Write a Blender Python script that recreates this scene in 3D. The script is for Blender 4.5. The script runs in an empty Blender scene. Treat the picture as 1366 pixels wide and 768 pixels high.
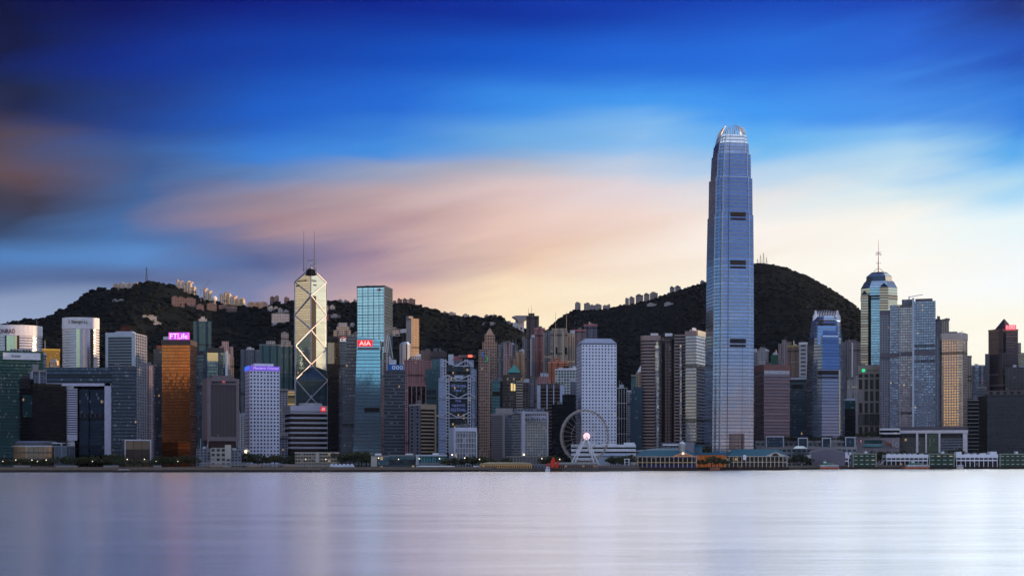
import bpy, math, random
import numpy as np
from mathutils import Vector, noise as mnoise
random.seed(7)
S = bpy.context.scene
COL = S.collection
R = math.radians
F, CX, HY, HZ = 1930.0, 683.0, 608.0, 16.0      # lens scale, centre column, horizon row of the photo, eye height (m)

# ------------------------------------------------------------------ camera
cd = bpy.data.cameras.new("camera")
cam = bpy.data.objects.new("camera", cd); COL.objects.link(cam)
cam.location = (0, 0, HZ); cam.rotation_euler = (R(90), 0, 0)
cd.sensor_width = 36; cd.lens = 36*F/1366; cd.shift_y = (HY-384)/1366
cd.clip_start = 1; cd.clip_end = 40000
S.camera = cam
S.view_settings.view_transform = 'Standard'; S.view_settings.look = 'None'
S.view_settings.exposure = 0.0; S.view_settings.gamma = 1.0; S.view_settings.use_curve_mapping = False
S.cycles.max_bounces = 6; S.cycles.diffuse_bounces = 2; S.cycles.glossy_bounces = 4
S.cycles.volume_bounces = 0; S.cycles.use_denoising = True

# ------------------------------------------------------------------ sun
SUN_AZ, SUN_EL = 93.0, 3.6          # degrees clockwise from the view direction, above the horizon
sd = bpy.data.lights.new("sun", 'SUN'); sd.energy = 5.0; sd.angle = R(0.5); sd.color = (1.0, 0.62, 0.34)
sun = bpy.data.objects.new("sun", sd); COL.objects.link(sun)
sv = Vector((math.sin(R(SUN_AZ))*math.cos(R(SUN_EL)), math.cos(R(SUN_AZ))*math.cos(R(SUN_EL)), math.sin(R(SUN_EL))))
sun.rotation_euler = sv.to_track_quat('Z', 'Y').to_euler()

# ------------------------------------------------------------------ node helpers
def lin(c):
    return tuple(((v/255)/12.92 if v/255 <= .04045 else ((v/255+.055)/1.055)**2.4) for v in c)
class NT:
    def __init__(s, tree): s.t = tree; s.n = tree.nodes; s.l = tree.links
    def node(s, typ, **kw):
        n = s.n.new(typ)
        for k, v in kw.items(): setattr(n, k, v)
        return n
    def set(s, sock, v):
        if hasattr(v, 'links') or isinstance(v, bpy.types.NodeSocket): s.l.new(v, sock)
        else: sock.default_value = v
    def m(s, op, a, b=0.0, c=0.0, clamp=False):
        n = s.n.new('ShaderNodeMath'); n.operation = op; n.use_clamp = clamp
        for i, v in enumerate((a, b, c)): s.set(n.inputs[i], v)
        return n.outputs[0]
    def mix(s, f, a, b):
        n = s.n.new('ShaderNodeMix'); n.data_type = 'RGBA'
        s.set(n.inputs[0], f)
        for i, v in ((6, a), (7, b)):
            if isinstance(v, tuple) and len(v) == 3: v = (*v, 1)
            s.set(n.inputs[i], v)
        return n.outputs[2]
    def mixf(s, f, a, b):
        n = s.n.new('ShaderNodeMix'); n.data_type = 'FLOAT'
        s.set(n.inputs[0], f); s.set(n.inputs[2], a); s.set(n.inputs[3], b)
        return n.outputs[0]
    def vm(s, op, a, b=None, scale=None):
        n = s.n.new('ShaderNodeVectorMath'); n.operation = op
        s.set(n.inputs[0], a)
        if b is not None: s.set(n.inputs[1], b)
        if scale is not None: s.set(n.inputs[3], scale)
        return n.outputs[0]
    def noise(s, vec, scale, detail=2.0, rough=.5, out=0):
        n = s.n.new('ShaderNodeTexNoise'); s.set(n.inputs['Vector'], vec)
        n.inputs['Scale'].default_value = scale; n.inputs['Detail'].default_value = detail; n.inputs['Roughness'].default_value = rough
        return n.outputs[out]
    def comb(s, x, y, z=0.0):
        n = s.n.new('ShaderNodeCombineXYZ')
        for i, v in enumerate((x, y, z)): s.set(n.inputs[i], v)
        return n.outputs[0]
    def mrange(s, v, a, b, c=0.0, d=1.0, smooth=False):
        n = s.n.new('ShaderNodeMapRange'); n.interpolation_type = 'SMOOTHSTEP' if smooth else 'LINEAR'
        s.set(n.inputs[0], v)
        for i, q in enumerate((a, b, c, d)): n.inputs[i+1].default_value = q
        return n.outputs[0]

# ------------------------------------------------------------------ sky: Nishita plus long-exposure cloud bands, by direction
W = bpy.data.worlds.new("World"); S.world = W; W.use_nodes = True
nt = NT(W.node_tree); nt.n.clear()
tc = nt.node('ShaderNodeTexCoord'); sep = nt.node('ShaderNodeSeparateXYZ'); nt.l.new(tc.outputs['Generated'], sep.inputs[0])
az = nt.m('MULTIPLY', nt.m('ARCTAN2', sep.outputs[0], sep.outputs[1]), 57.29578)
el = nt.m('MULTIPLY', nt.m('ARCSINE', sep.outputs[2]), 57.29578)
# clouds drawn out by the wind: noise stretched along a slightly tilted direction warps the bands
str1 = nt.comb(nt.m('MULTIPLY', nt.m('ADD', az, nt.m('MULTIPLY', el, -1.6)), .045), nt.m('MULTIPLY', nt.m('ADD', el, nt.m('MULTIPLY', az, .10)), .33))
n1 = nt.noise(str1, 1.0, 3.0, .5)
str2 = nt.comb(nt.m('MULTIPLY', nt.m('ADD', az, nt.m('MULTIPLY', el, -1.2)), .09), nt.m('MULTIPLY', nt.m('ADD', el, nt.m('MULTIPLY', az, -.16)), .6), 5.0)
n2 = nt.noise(str2, 1.0, 4.0, .55)
frontal = nt.m('MULTIPLY', nt.mrange(el, 0.5, 6.0), nt.mrange(sep.outputs[1], 0.0, 0.5))
elw = nt.m('ADD', el, nt.m('MULTIPLY', frontal, nt.m('ADD', nt.m('MULTIPLY', nt.m('SUBTRACT', n1, .5), 2.0), nt.m('MULTIPLY', nt.m('SUBTRACT', n2, .5), 1.2))))
azw = nt.m('ADD', az, nt.m('MULTIPLY', frontal, nt.m('MULTIPLY', nt.m('SUBTRACT', n2, .5), 7.0)))
E0, E1 = -3.0, 33.0
def ramp(stops):
    n = nt.node('ShaderNodeValToRGB'); cr = n.color_ramp; cr.interpolation = 'EASE'
    nt.l.new(nt.mrange(elw, E0, E1), n.inputs[0])
    st = sorted((min(max((e-E0)/(E1-E0), 0), 1), c) for e, c in stops)
    cr.elements[0].position = st[0][0]; cr.elements[0].color = (*lin(st[0][1]), 1)
    cr.elements[1].position = st[-1][0]; cr.elements[1].color = (*lin(st[-1][1]), 1)
    for p, c in st[1:-1]:
        q = cr.elements.new(p); q.color = (*lin(c), 1)
    return n.outputs[0]
UP = {0: (70, 98, 166), 171: (76, 104, 172), 342: (130, 144, 194), 512: (300, 276, 282), 683: (440, 412, 404), 854: (450, 432, 424), 1025: (450, 440, 430), 1195: (500, 500, 496), 1366: (540, 545, 540)}  # unseen sky above the view, brightened to light the water
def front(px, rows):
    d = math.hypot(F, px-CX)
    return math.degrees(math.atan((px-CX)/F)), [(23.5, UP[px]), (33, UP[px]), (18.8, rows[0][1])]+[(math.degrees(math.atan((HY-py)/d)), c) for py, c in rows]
cols = [
 front(0,   [(0,(7,12,58)),(60,(12,20,66)),(130,(26,36,76)),(180,(84,70,80)),(225,(96,76,84)),(270,(62,60,80)),(305,(52,66,98)),(340,(76,124,184)),(375,(84,110,158)),(425,(150,165,198)),(560,(120,130,160))]),
 front(171, [(0,(4,14,92)),(75,(10,40,132)),(150,(30,66,146)),(210,(60,92,150)),(265,(66,100,154)),(305,(70,112,170)),(340,(88,138,200)),(375,(84,104,150)),(415,(140,158,190)),(560,(120,130,165))]),
 front(342, [(0,(3,22,122)),(75,(10,60,166)),(150,(26,92,196)),(205,(58,126,212)),(232,(96,132,186)),(262,(146,132,150)),(292,(162,134,144)),(320,(104,110,150)),(350,(88,100,146)),(385,(120,128,168)),(560,(140,130,160))]),
 front(512, [(0,(4,34,142)),(75,(12,74,184)),(150,(34,106,212)),(200,(66,140,222)),(228,(150,160,188)),(262,(192,166,170)),(300,(188,156,160)),(335,(158,132,154)),(370,(178,150,162)),(405,(222,180,168)),(560,(200,160,160))]),
 front(683, [(0,(6,46,156)),(75,(16,88,202)),(145,(54,136,228)),(190,(110,170,226)),(222,(182,182,196)),(258,(222,196,194)),(305,(230,196,184)),(350,(238,204,180)),(395,(250,226,192)),(440,(255,236,200)),(560,(255,230,200))]),
 front(854, [(0,(12,58,172)),(75,(30,102,214)),(140,(66,152,238)),(180,(130,186,238)),(212,(190,204,226)),(250,(226,212,216)),(300,(240,216,206)),(350,(246,226,208)),(400,(253,240,216)),(560,(255,235,205))]),
 front(1025,[(0,(18,70,186)),(75,(36,110,220)),(150,(66,152,240)),(195,(106,182,240)),(228,(186,212,236)),(262,(232,232,232)),(310,(250,242,234)),(370,(254,248,236)),(560,(255,244,224))]),
 front(1195,[(0,(26,70,182)),(75,(42,104,214)),(140,(70,144,234)),(180,(130,188,240)),(215,(176,214,240)),(250,(220,234,238)),(300,(250,248,240)),(380,(255,252,244)),(450,(255,251,234)),(560,(255,246,224))]),
 front(1366,[(0,(30,52,130)),(75,(32,80,182)),(150,(52,128,224)),(205,(90,170,236)),(245,(166,214,244)),(295,(232,246,250)),(370,(247,252,254)),(440,(255,252,238)),(560,(255,246,222))]),
]
rest = [  # sky outside the view, glows and dark bands added for glass reflections
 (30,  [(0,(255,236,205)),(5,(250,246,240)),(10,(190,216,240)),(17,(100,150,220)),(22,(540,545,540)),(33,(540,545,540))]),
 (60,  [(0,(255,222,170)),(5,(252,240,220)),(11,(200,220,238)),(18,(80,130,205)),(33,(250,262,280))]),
 (95,  [(0,(255,205,140)),(4,(252,226,186)),(9,(214,228,222)),(16,(120,165,210)),(33,(35,72,145))]),
 (125, [(0,(246,190,130)),(4,(246,214,176)),(8,(190,200,214)),(15,(110,150,205)),(33,(80,120,185))]),
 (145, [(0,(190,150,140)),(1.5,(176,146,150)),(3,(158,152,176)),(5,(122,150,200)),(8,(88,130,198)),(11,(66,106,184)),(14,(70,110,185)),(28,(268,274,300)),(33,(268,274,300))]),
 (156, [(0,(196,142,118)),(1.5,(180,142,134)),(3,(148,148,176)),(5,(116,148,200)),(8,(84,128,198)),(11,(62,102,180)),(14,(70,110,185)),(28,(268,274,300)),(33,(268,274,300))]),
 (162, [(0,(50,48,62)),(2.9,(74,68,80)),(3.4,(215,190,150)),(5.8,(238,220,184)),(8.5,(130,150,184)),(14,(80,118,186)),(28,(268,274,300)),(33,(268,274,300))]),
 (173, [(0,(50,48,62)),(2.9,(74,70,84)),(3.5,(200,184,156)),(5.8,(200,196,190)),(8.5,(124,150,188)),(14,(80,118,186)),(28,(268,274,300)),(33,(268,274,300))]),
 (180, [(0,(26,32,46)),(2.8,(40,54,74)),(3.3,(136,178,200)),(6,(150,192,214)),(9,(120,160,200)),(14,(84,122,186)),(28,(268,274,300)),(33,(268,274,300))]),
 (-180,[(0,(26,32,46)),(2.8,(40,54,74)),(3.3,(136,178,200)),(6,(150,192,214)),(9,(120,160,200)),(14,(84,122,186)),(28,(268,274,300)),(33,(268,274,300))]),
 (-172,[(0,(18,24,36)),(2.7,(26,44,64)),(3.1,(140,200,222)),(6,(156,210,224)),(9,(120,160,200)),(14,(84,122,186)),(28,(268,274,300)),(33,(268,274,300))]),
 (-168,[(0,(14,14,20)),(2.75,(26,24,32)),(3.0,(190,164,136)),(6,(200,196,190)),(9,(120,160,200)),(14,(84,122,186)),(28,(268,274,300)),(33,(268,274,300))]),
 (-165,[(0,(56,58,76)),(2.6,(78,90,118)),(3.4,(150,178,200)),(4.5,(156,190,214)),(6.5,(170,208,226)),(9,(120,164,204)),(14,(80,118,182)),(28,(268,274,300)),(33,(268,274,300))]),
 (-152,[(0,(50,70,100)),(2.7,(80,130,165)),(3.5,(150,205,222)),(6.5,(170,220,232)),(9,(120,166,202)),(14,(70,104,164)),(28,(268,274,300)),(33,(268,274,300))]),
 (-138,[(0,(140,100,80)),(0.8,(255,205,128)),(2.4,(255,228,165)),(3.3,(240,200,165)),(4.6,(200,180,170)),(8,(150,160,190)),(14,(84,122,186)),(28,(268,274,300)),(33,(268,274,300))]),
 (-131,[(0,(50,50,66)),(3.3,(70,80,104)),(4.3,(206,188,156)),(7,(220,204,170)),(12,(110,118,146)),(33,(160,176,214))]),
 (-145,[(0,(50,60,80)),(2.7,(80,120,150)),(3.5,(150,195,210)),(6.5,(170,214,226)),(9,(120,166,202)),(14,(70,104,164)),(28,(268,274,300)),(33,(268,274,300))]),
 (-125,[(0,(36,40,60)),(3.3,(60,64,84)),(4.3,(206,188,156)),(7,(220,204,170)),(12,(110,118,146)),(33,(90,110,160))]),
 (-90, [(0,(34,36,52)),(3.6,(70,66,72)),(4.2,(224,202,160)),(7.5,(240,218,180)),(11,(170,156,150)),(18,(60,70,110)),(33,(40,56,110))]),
 (-55, [(0,(60,60,84)),(4,(190,170,140)),(7,(200,180,150)),(10,(70,76,110)),(20,(20,30,80)),(33,(10,16,60))]),
 (-28, [(0,(110,120,150)),(5,(130,145,180)),(8,(60,72,100)),(12,(70,60,74)),(17,(30,38,84)),(22,(80,100,150)),(33,(84,104,156))]),
]
allc = sorted(cols+rest, key=lambda t: t[0])
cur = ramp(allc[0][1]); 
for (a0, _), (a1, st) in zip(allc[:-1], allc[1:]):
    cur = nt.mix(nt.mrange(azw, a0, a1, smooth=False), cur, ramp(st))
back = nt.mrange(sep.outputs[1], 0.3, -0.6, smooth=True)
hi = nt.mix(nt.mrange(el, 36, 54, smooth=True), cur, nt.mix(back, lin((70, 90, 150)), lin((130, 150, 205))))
streak = nt.m('ADD', .94, nt.m('MULTIPLY', n2, .12))
skyn = nt.node('ShaderNodeTexSky'); skyn.sky_type = 'NISHITA'; skyn.sun_disc = False
skyn.sun_elevation = R(SUN_EL); skyn.sun_rotation = R(SUN_AZ); skyn.altitude = 10
bg = nt.node('ShaderNodeBackground'); out = nt.node('ShaderNodeOutputWorld')
bg.inputs[1].default_value = 0.1
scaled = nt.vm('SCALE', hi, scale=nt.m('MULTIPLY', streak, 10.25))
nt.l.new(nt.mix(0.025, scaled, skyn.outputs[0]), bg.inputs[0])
nt.l.new(bg.outputs[0], out.inputs[0])
W.cycles.sampling_method = 'MANUAL'; W.cycles.sample_map_resolution = 512
# ------------------------------------------------------------------ materials
MC = {}
def newmat(name):
    m = bpy.data.materials.new(name); m.use_nodes = True
    t = NT(m.node_tree); t.n.clear()
    o = t.node('ShaderNodeOutputMaterial'); p = t.node('ShaderNodeBsdfPrincipled'); t.l.new(p.outputs[0], o.inputs[0])
    return m, t, p, o
def plain(name, col, rough=.7, metal=0.0, var=.18, scale=.25, emit=None, estr=1.0):
    k = ('p', name)
    if k in MC: return MC[k]
    m, t, p, o = newmat(name)
    tc = t.node('ShaderNodeTexCoord')
    n = t.noise(tc.outputs['Object'], scale, 4.0)
    c2 = tuple(v*(1-var*1.6) for v in col)
    t.l.new(t.mix(n, tuple(min(1, v*(1+var*.6)) for v in col), c2), p.inputs['Base Color'])
    p.inputs['Roughness'].default_value = rough; p.inputs['Metallic'].default_value = metal
    if metal == 0: p.inputs['Specular IOR Level'].default_value = .15
    if emit: p.inputs['Emission Color'].default_value = (*emit, 1); p.inputs['Emission Strength'].default_value = estr
    MC[k] = m; return m
def facade(name, wall, glass, bay=3.0, fl=3.6, wf=.6, hf=.5, gm=.55, gr=.08, wr=.65, wm=0.0, lit=.002, rnd=False, tilt=.006, var=.3, blinds=.06, grid=0, vs=0.0, wave=.0):
    """window grid in metres on the wall UVs: wall and glass, each pane a little out of plane, some with blinds, a few lit"""
    k = ('f', name)
    if k in MC: return MC[k]
    m, t, p, o = newmat(name)
    uv = t.node('ShaderNodeUVMap'); s = t.node('ShaderNodeSeparateXYZ'); t.l.new(uv.outputs[0], s.inputs[0])
    U = t.m('DIVIDE', s.outputs[0], bay); V = t.m('DIVIDE', s.outputs[1], fl)
    fu = t.m('FRACT', U); fv = t.m('FRACT', V)
    if rnd:
        du = t.m('MULTIPLY', t.m('SUBTRACT', fu, .5), bay); dv = t.m('MULTIPLY', t.m('SUBTRACT', fv, .5), fl)
        mask = t.m('LESS_THAN', t.m('SQRT', t.m('ADD', t.m('MULTIPLY', du, du), t.m('MULTIPLY', dv, dv))), rnd)
    else:
        mask = t.m('MULTIPLY', t.m('COMPARE', fu, .5, wf/2), t.m('COMPARE', fv, .5, hf/2))
    oi = t.node('ShaderNodeObjectInfo')
    wn = t.node('ShaderNodeTexWhiteNoise'); wn.noise_dimensions = '4D'
    t.l.new(t.comb(t.m('FLOOR', U), t.m('FLOOR', V), 0.5), wn.inputs['Vector']); t.l.new(t.m('MULTIPLY', oi.outputs['Random'], 91.0), wn.inputs['W'])
    r1 = wn.outputs['Value']; sc = t.node('ShaderNodeSeparateColor'); t.l.new(wn.outputs['Color'], sc.inputs[0])
    gcol = t.mix(t.m('MULTIPLY', r1, var), glass, tuple(v*.35 for v in glass))
    wr_ = t.node('ShaderNodeTexWhiteNoise'); wr_.noise_dimensions = '2D'; t.l.new(t.comb(t.m('FLOOR', V), t.m('MULTIPLY', oi.outputs['Random'], 37.0)), wr_.inputs['Vector'])
    rowv = wr_.outputs['Value']
    gcol = t.mix(t.m('MULTIPLY', rowv, .35), gcol, tuple(v*.4 for v in glass))
    bl = t.m('GREATER_THAN', sc.outputs[1], 1-blinds)
    gcol = t.mix(t.m('MULTIPLY', bl, .55), gcol, tuple(.25+.5*v for v in wall))
    tc = t.node('ShaderNodeTexCoord')
    dn = t.noise(tc.outputs['Object'], .035, 5.0, .6)
    # rain streaks and grime: finer across than down
    mp = t.node('ShaderNodeMapping'); mp.inputs['Scale'].default_value = (.6, .6, .03); t.l.new(tc.outputs['Object'], mp.inputs[0])
    ds = t.noise(mp.outputs[0], 1.0, 3.0)
    wc = t.mix(t.m('MULTIPLY', dn, .45), wall, tuple(v*.55 for v in wall))
    wc = t.mix(t.m('MULTIPLY', ds, .35), wc, tuple(v*.6 for v in wall))
    plantf = t.m('MULTIPLY', t.m('GREATER_THAN', rowv, .965), .7 if blinds else 0.0)
    wc = t.mix(plantf, wc, (.02, .02, .022)); gcol = t.mix(plantf, gcol, (.015, .015, .018))
    t.l.new(t.mix(mask, wc, gcol), p.inputs['Base Color'])
    t.l.new(t.m('ADD', wm, t.m('MULTIPLY', mask, t.m('MULTIPLY', gm-wm, t.m('SUBTRACT', 1.0, t.m('MULTIPLY', bl, .6))))), p.inputs['Metallic'])
    t.l.new(t.mixf(mask, wr, gr), p.inputs['Roughness']); t.l.new(t.mixf(mask, .2, .5), p.inputs['Specular IOR Level'])
    # normals: every pane a touch out of plane, and the opening set back from the wall
    geo = t.node('ShaderNodeNewGeometry')
    jit = t.vm('SCALE', t.vm('SUBTRACT', wn.outputs['Color'], (.5, .5, .5)), scale=t.m('MULTIPLY', mask, tilt*2))
    base = t.vm('ADD', geo.outputs['Normal'], jit)
    if wave:
        wv = t.noise(tc.outputs['Object'], .05, 2.0, .5, out=1)
        base = t.vm('ADD', base, t.vm('SCALE', t.vm('SUBTRACT', wv, (.5, .5, .5)), scale=wave))
    nn = t.vm('NORMALIZE', base)
    bp = t.node('ShaderNodeBump'); bp.inputs['Strength'].default_value = .6; bp.inputs['Distance'].default_value = .25
    t.l.new(t.m('SUBTRACT', 1.0, mask), bp.inputs['Height']); t.l.new(nn, bp.inputs['Normal'])
    t.l.new(nn if gm > .75 else bp.outputs[0], p.inputs['Normal'])
    if lit:
        le = t.m('MULTIPLY', t.m('GREATER_THAN', sc.outputs[2], 1-lit), mask)
        p.inputs['Emission Color'].default_value = (1, .66, .3, 1)
        t.l.new(t.m('MULTIPLY', le, .30), p.inputs['Emission Strength'])
    m['bay'] = bay; m['fl'] = fl
    MC[k] = m; return m
def emis(name, col, st):
    return plain(name, tuple(min(1, c*.6) for c in col), .5, 0, .0, emit=col, estr=st)

ROOF = plain('roof_concrete', (.16, .16, .17), .9)
CONC = plain('concrete', (.3, .29, .28), .85)
WHITE = plain('white_paint', (.80, .81, .84), .5)
PALE = plain('pale_metal', (.5, .53, .6), .35, .5)
STEEL = plain('steel', (.42, .44, .5), .35, .8)
DARK = plain('dark_metal', (.03, .032, .04), .4, .3)
BLACK = plain('black_louvre', (.012, .012, .014), .5)
RED = plain('red_paint', (.45, .03, .03), .5)
TEALROOF = plain('blue_green_roof', (.03, .14, .19), .7, 0.0)
LAMPM = emis('lamp_glow', (1, .82, .55), 2.2)

# ------------------------------------------------------------------ mesh builder
def off(foot, d):
    """polygon moved outwards by d (counter-clockwise footprint)"""
    n = len(foot); r = []
    for i in range(n):
        a, b, c = foot[i-1], foot[i], foot[(i+1) % n]
        e1 = (b[0]-a[0], b[1]-a[1]); e2 = (c[0]-b[0], c[1]-b[1])
        l1 = math.hypot(*e1) or 1e-9; l2 = math.hypot(*e2) or 1e-9
        n1 = (e1[1]/l1, -e1[0]/l1); n2 = (e2[1]/l2, -e2[0]/l2)
        m = (n1[0]+n2[0], n1[1]+n2[1]); q = m[0]*n1[0]+m[1]*n1[1]
        q = max(q, .35)
        r.append((b[0]+m[0]/q*d, b[1]+m[1]/q*d))
    return r
class MB:
    def __init__(s): s.v = []; s.f = []; s.uv = []; s.mi = []; s.zr = 0.0
    def face(s, pts, uvs=None, mi=0):
        b = len(s.v); s.v += [tuple(p) for p in pts]; s.f.append(tuple(range(b, b+len(pts))))
        s.uv += uvs if uvs else [(p[0]*.2, p[1]*.2) for p in pts]; s.mi.append(mi)
    def prism(s, foot, z0, z1, mi=0, cap=1, top=None, bottom=False, bay=3.0, zr=None):
        top = top or foot; zr = s.zr if zr is None else zr; n = len(foot)
        for i in range(n):
            j = (i+1) % n
            L = math.hypot(foot[j][0]-foot[i][0], foot[j][1]-foot[i][1])
            nb = max(1, round(L/bay))*bay
            s.face([(*foot[i], z0), (*foot[j], z0), (*top[j], z1), (*top[i], z1)], [(0, z0-zr), (nb, z0-zr), (nb, z1-zr), (0, z1-zr)], mi)
        if cap is not None: s.face([(*p, z1) for p in top], [(0.01*i, .01) for i in range(n)], cap)
        if bottom: s.face([(*p, z0) for p in reversed(foot)], [(0.01*i, .01) for i in range(n)], cap if cap is not None else mi)
        return s
    def box(s, x0, x1, y0, y1, z0, z1, mi=0):
        return s.prism([(x0, y0), (x1, y0), (x1, y1), (x0, y1)], z0, z1, mi, mi, bottom=True)
    def ring(s, foot, z0, z1, out, mi=0):
        """thin slab round the building"""
        return s.prism(off(foot, out), z0, z1, mi, mi, bottom=True)
    def tube(s, p, q, r, r2=None, n=6, mi=0):
        p = Vector(p); q = Vector(q); r2 = r if r2 is None else r2
        d = (q-p).normalized(); a = d.orthogonal().normalized(); b = d.cross(a)
        A = [p+(a*math.cos(2*math.pi*i/n)+b*math.sin(2*math.pi*i/n))*r for i in range(n)]
        B = [q+(a*math.cos(2*math.pi*i/n)+b*math.sin(2*math.pi*i/n))*r2 for i in range(n)]
        for i in range(n):
            j = (i+1) % n; s.face([A[i], A[j], B[j], B[i]], None, mi)
        s.face(list(reversed(A)), None, mi); s.face(B, None, mi)
        return s
    def bar(s, p, q, w, t=None, mi=0):
        """square bar"""
        p = Vector(p); q = Vector(q); t = t or w
        d = (q-p).normalized(); up = Vector((0, 0, 1)) if abs(d.z) < .95 else Vector((0, 1, 0))
        a = d.cross(up).normalized()*w/2; b = d.cross(a).normalized()*t/2
        A = [p+a+b, p-a+b, p-a-b, p+a-b]; B = [x+(q-p) for x in A]
        for i in range(4):
            j = (i+1) % 4; s.face([A[j], A[i], B[i], B[j]], None, mi)
        s.face(A, None, mi); s.face(list(reversed(B)), None, mi)
        return s
    def build(s, name, mats, parent=None, smooth=False):
        if not isinstance(mats, (list, tuple)): mats = [mats]
        me = bpy.data.meshes.new(name)
        L = Vector(parent['_l']) if parent is not None and '_l' in parent else Vector((0, 0, 0))
        v = np.array([tuple(p) for p in s.v], dtype=float).reshape(-1, 3) - np.array(L)
        me.from_pydata(v.tolist(), [], s.f)
        ul = me.uv_layers.new(name='UVMap'); ul.data.foreach_set('uv', np.array(s.uv, dtype=float).ravel())
        for mt in mats: me.materials.append(mt)
        me.polygons.foreach_set('material_index', [min(i, len(mats)-1) for i in s.mi])
        if smooth: me.polygons.foreach_set('use_smooth', [True]*len(s.f))
        me.update()
        o = bpy.data.objects.new(name, me); COL.objects.link(o)
        if parent is not None: o.parent = parent
        return o
def tag(o, label, cat, group=None):
    o['label'] = label; o['category'] = cat
    if group: o['group'] = group
    return o
def thing(name, label, cat, loc, group=None):
    o = bpy.data.objects.new(name, None); COL.objects.link(o); o.location = loc; o.empty_display_size = 5
    o['_l'] = tuple(loc); return tag(o, label, cat, group)
def struct(o, kind='structure'): o['kind'] = kind; return o
def dup(root, dloc, label=None, rz=None, sc=None):
    r = root.copy(); COL.objects.link(r); r.location = dloc
    if rz is not None: r.rotation_euler = (0, 0, rz)
    if sc is not None: r.scale = (sc, sc, sc) if not isinstance(sc, tuple) else sc
    if label: r['label'] = label
    for ch in list(root.children):
        c = ch.copy(); COL.objects.link(c); c.parent = r
        for g in list(ch.children):
            d = g.copy(); COL.objects.link(d); d.parent = c
    return r

# ------------------------------------------------------------------ where things stand
def X(px, Y): return (px-CX)/F*Y
def Z(py, Y): return HZ+(HY-py)/F*Y
def hit(P, d, px):
    """point on the line P + t d that lies in the vertical plane of a bearing"""
    k = (px-CX)/F; t = (k*P[1]-P[0])/(d[0]-k*d[1]); return (P[0]+t*d[0], P[1]+t*d[1])
def box2(a, b, Y, side=None, ratio=1.0, D=None, al=None):
    """footprint of a block whose front spans bearings a..b; side = bearing where its visible flank ends"""
    left = side is not None and side < a
    nb = a if left else b
    N = (X(nb, Y), Y); v = Vector((N[0], N[1])).normalized(); r = Vector((v.y, -v.x))
    if side is None: al = al or 0.0
    elif al is None: al = math.atan(abs(side-nb)/max(1, b-a)*ratio)
    c, s_ = math.cos(al), math.sin(al)
    if left:
        fd = r*c+v*s_; sdv = -r*s_+v*c
        P = hit(N, fd, b)
        w = math.hypot(P[0]-N[0], P[1]-N[1])
        d = D or (math.hypot(*(np.array(hit(N, sdv, side))-N)) if side is not None else min(max(w*.85, 16), 40))
        q = sdv*d
        return [N, P, (P[0]+q[0], P[1]+q[1]), (N[0]+q[0], N[1]+q[1])]
    fd = -r*c+v*s_; sdv = r*s_+v*c
    P = hit(N, fd, a); w = math.hypot(P[0]-N[0], P[1]-N[1])
    d = D or (math.hypot(*(np.array(hit(N, sdv, side))-N)) if side is not None else min(max(w*.85, 16), 40))
    q = sdv*d
    return [P, N, (N[0]+q[0], N[1]+q[1]), (P[0]+q[0], P[1]+q[1])]
def ell(a, b, Y, dep=None, n=28, pw=1.0):
    cx = X((a+b)/2, Y); rx = (b-a)/2/F*Y; ry = dep or rx
    return [(cx+rx*math.cos(2*math.pi*i/n-math.pi/2+math.pi/n), Y+ry+ry*math.sin(2*math.pi*i/n-math.pi/2+math.pi/n)) for i in range(n)]
def chamfer(foot, ch):
    r = []; n = len(foot)
    for i in range(n):
        a, b, c = foot[i-1], foot[i], foot[(i+1) % n]
        l1 = math.hypot(a[0]-b[0], a[1]-b[1]); l2 = math.hypot(c[0]-b[0], c[1]-b[1])
        r.append((b[0]+(a[0]-b[0])/l1*min(ch, l1*.45), b[1]+(a[1]-b[1])/l1*min(ch, l1*.45)))
        r.append((b[0]+(c[0]-b[0])/l2*min(ch, l2*.45), b[1]+(c[1]-b[1])/l2*min(ch, l2*.45)))
    return r
def rounded(foot, rad, n=5):
    r = []; N = len(foot)
    for i in range(N):
        a, b, c = (Vector((*foot[i-1], 0)), Vector((*foot[i], 0)), Vector((*foot[(i+1) % N], 0)))
        p = b+(a-b).normalized()*rad; q = b+(c-b).normalized()*rad
        for k in range(n+1):
            t = k/n; w = p.lerp(b, t).lerp(b.lerp(q, t), t); r.append((w.x, w.y))
    return r
def notch(foot, k, dep, wf=.28):
    """light wells: each edge of the footprint gets k recesses"""
    r = []; n = len(foot)
    for i in range(n):
        a, b = foot[i], foot[(i+1) % n]; L = math.hypot(b[0]-a[0], b[1]-a[1])
        d = ((b[0]-a[0])/L, (b[1]-a[1])/L); nx = (d[1], -d[0]); r.append(a)
        kk = max(1, min(k, int(L/9)))
        if L < 8: continue
        for j in range(kk):
            c = (j+.5)/kk*L; h = wf*L/kk/2
            for s_, e in ((c-h, 0), (c-h, dep), (c+h, dep), (c+h, 0)):
                r.append((a[0]+d[0]*s_-nx[0]*e, a[1]+d[1]*s_-nx[1]*e))
    return r
def mid(foot): return (sum(p[0] for p in foot)/len(foot), sum(p[1] for p in foot)/len(foot))
def shrink(foot, k, dx=0, dy=0):
    c = mid(foot); return [(c[0]+(p[0]-c[0])*k+dx, c[1]+(p[1]-c[1])*k+dy) for p in foot]

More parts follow.
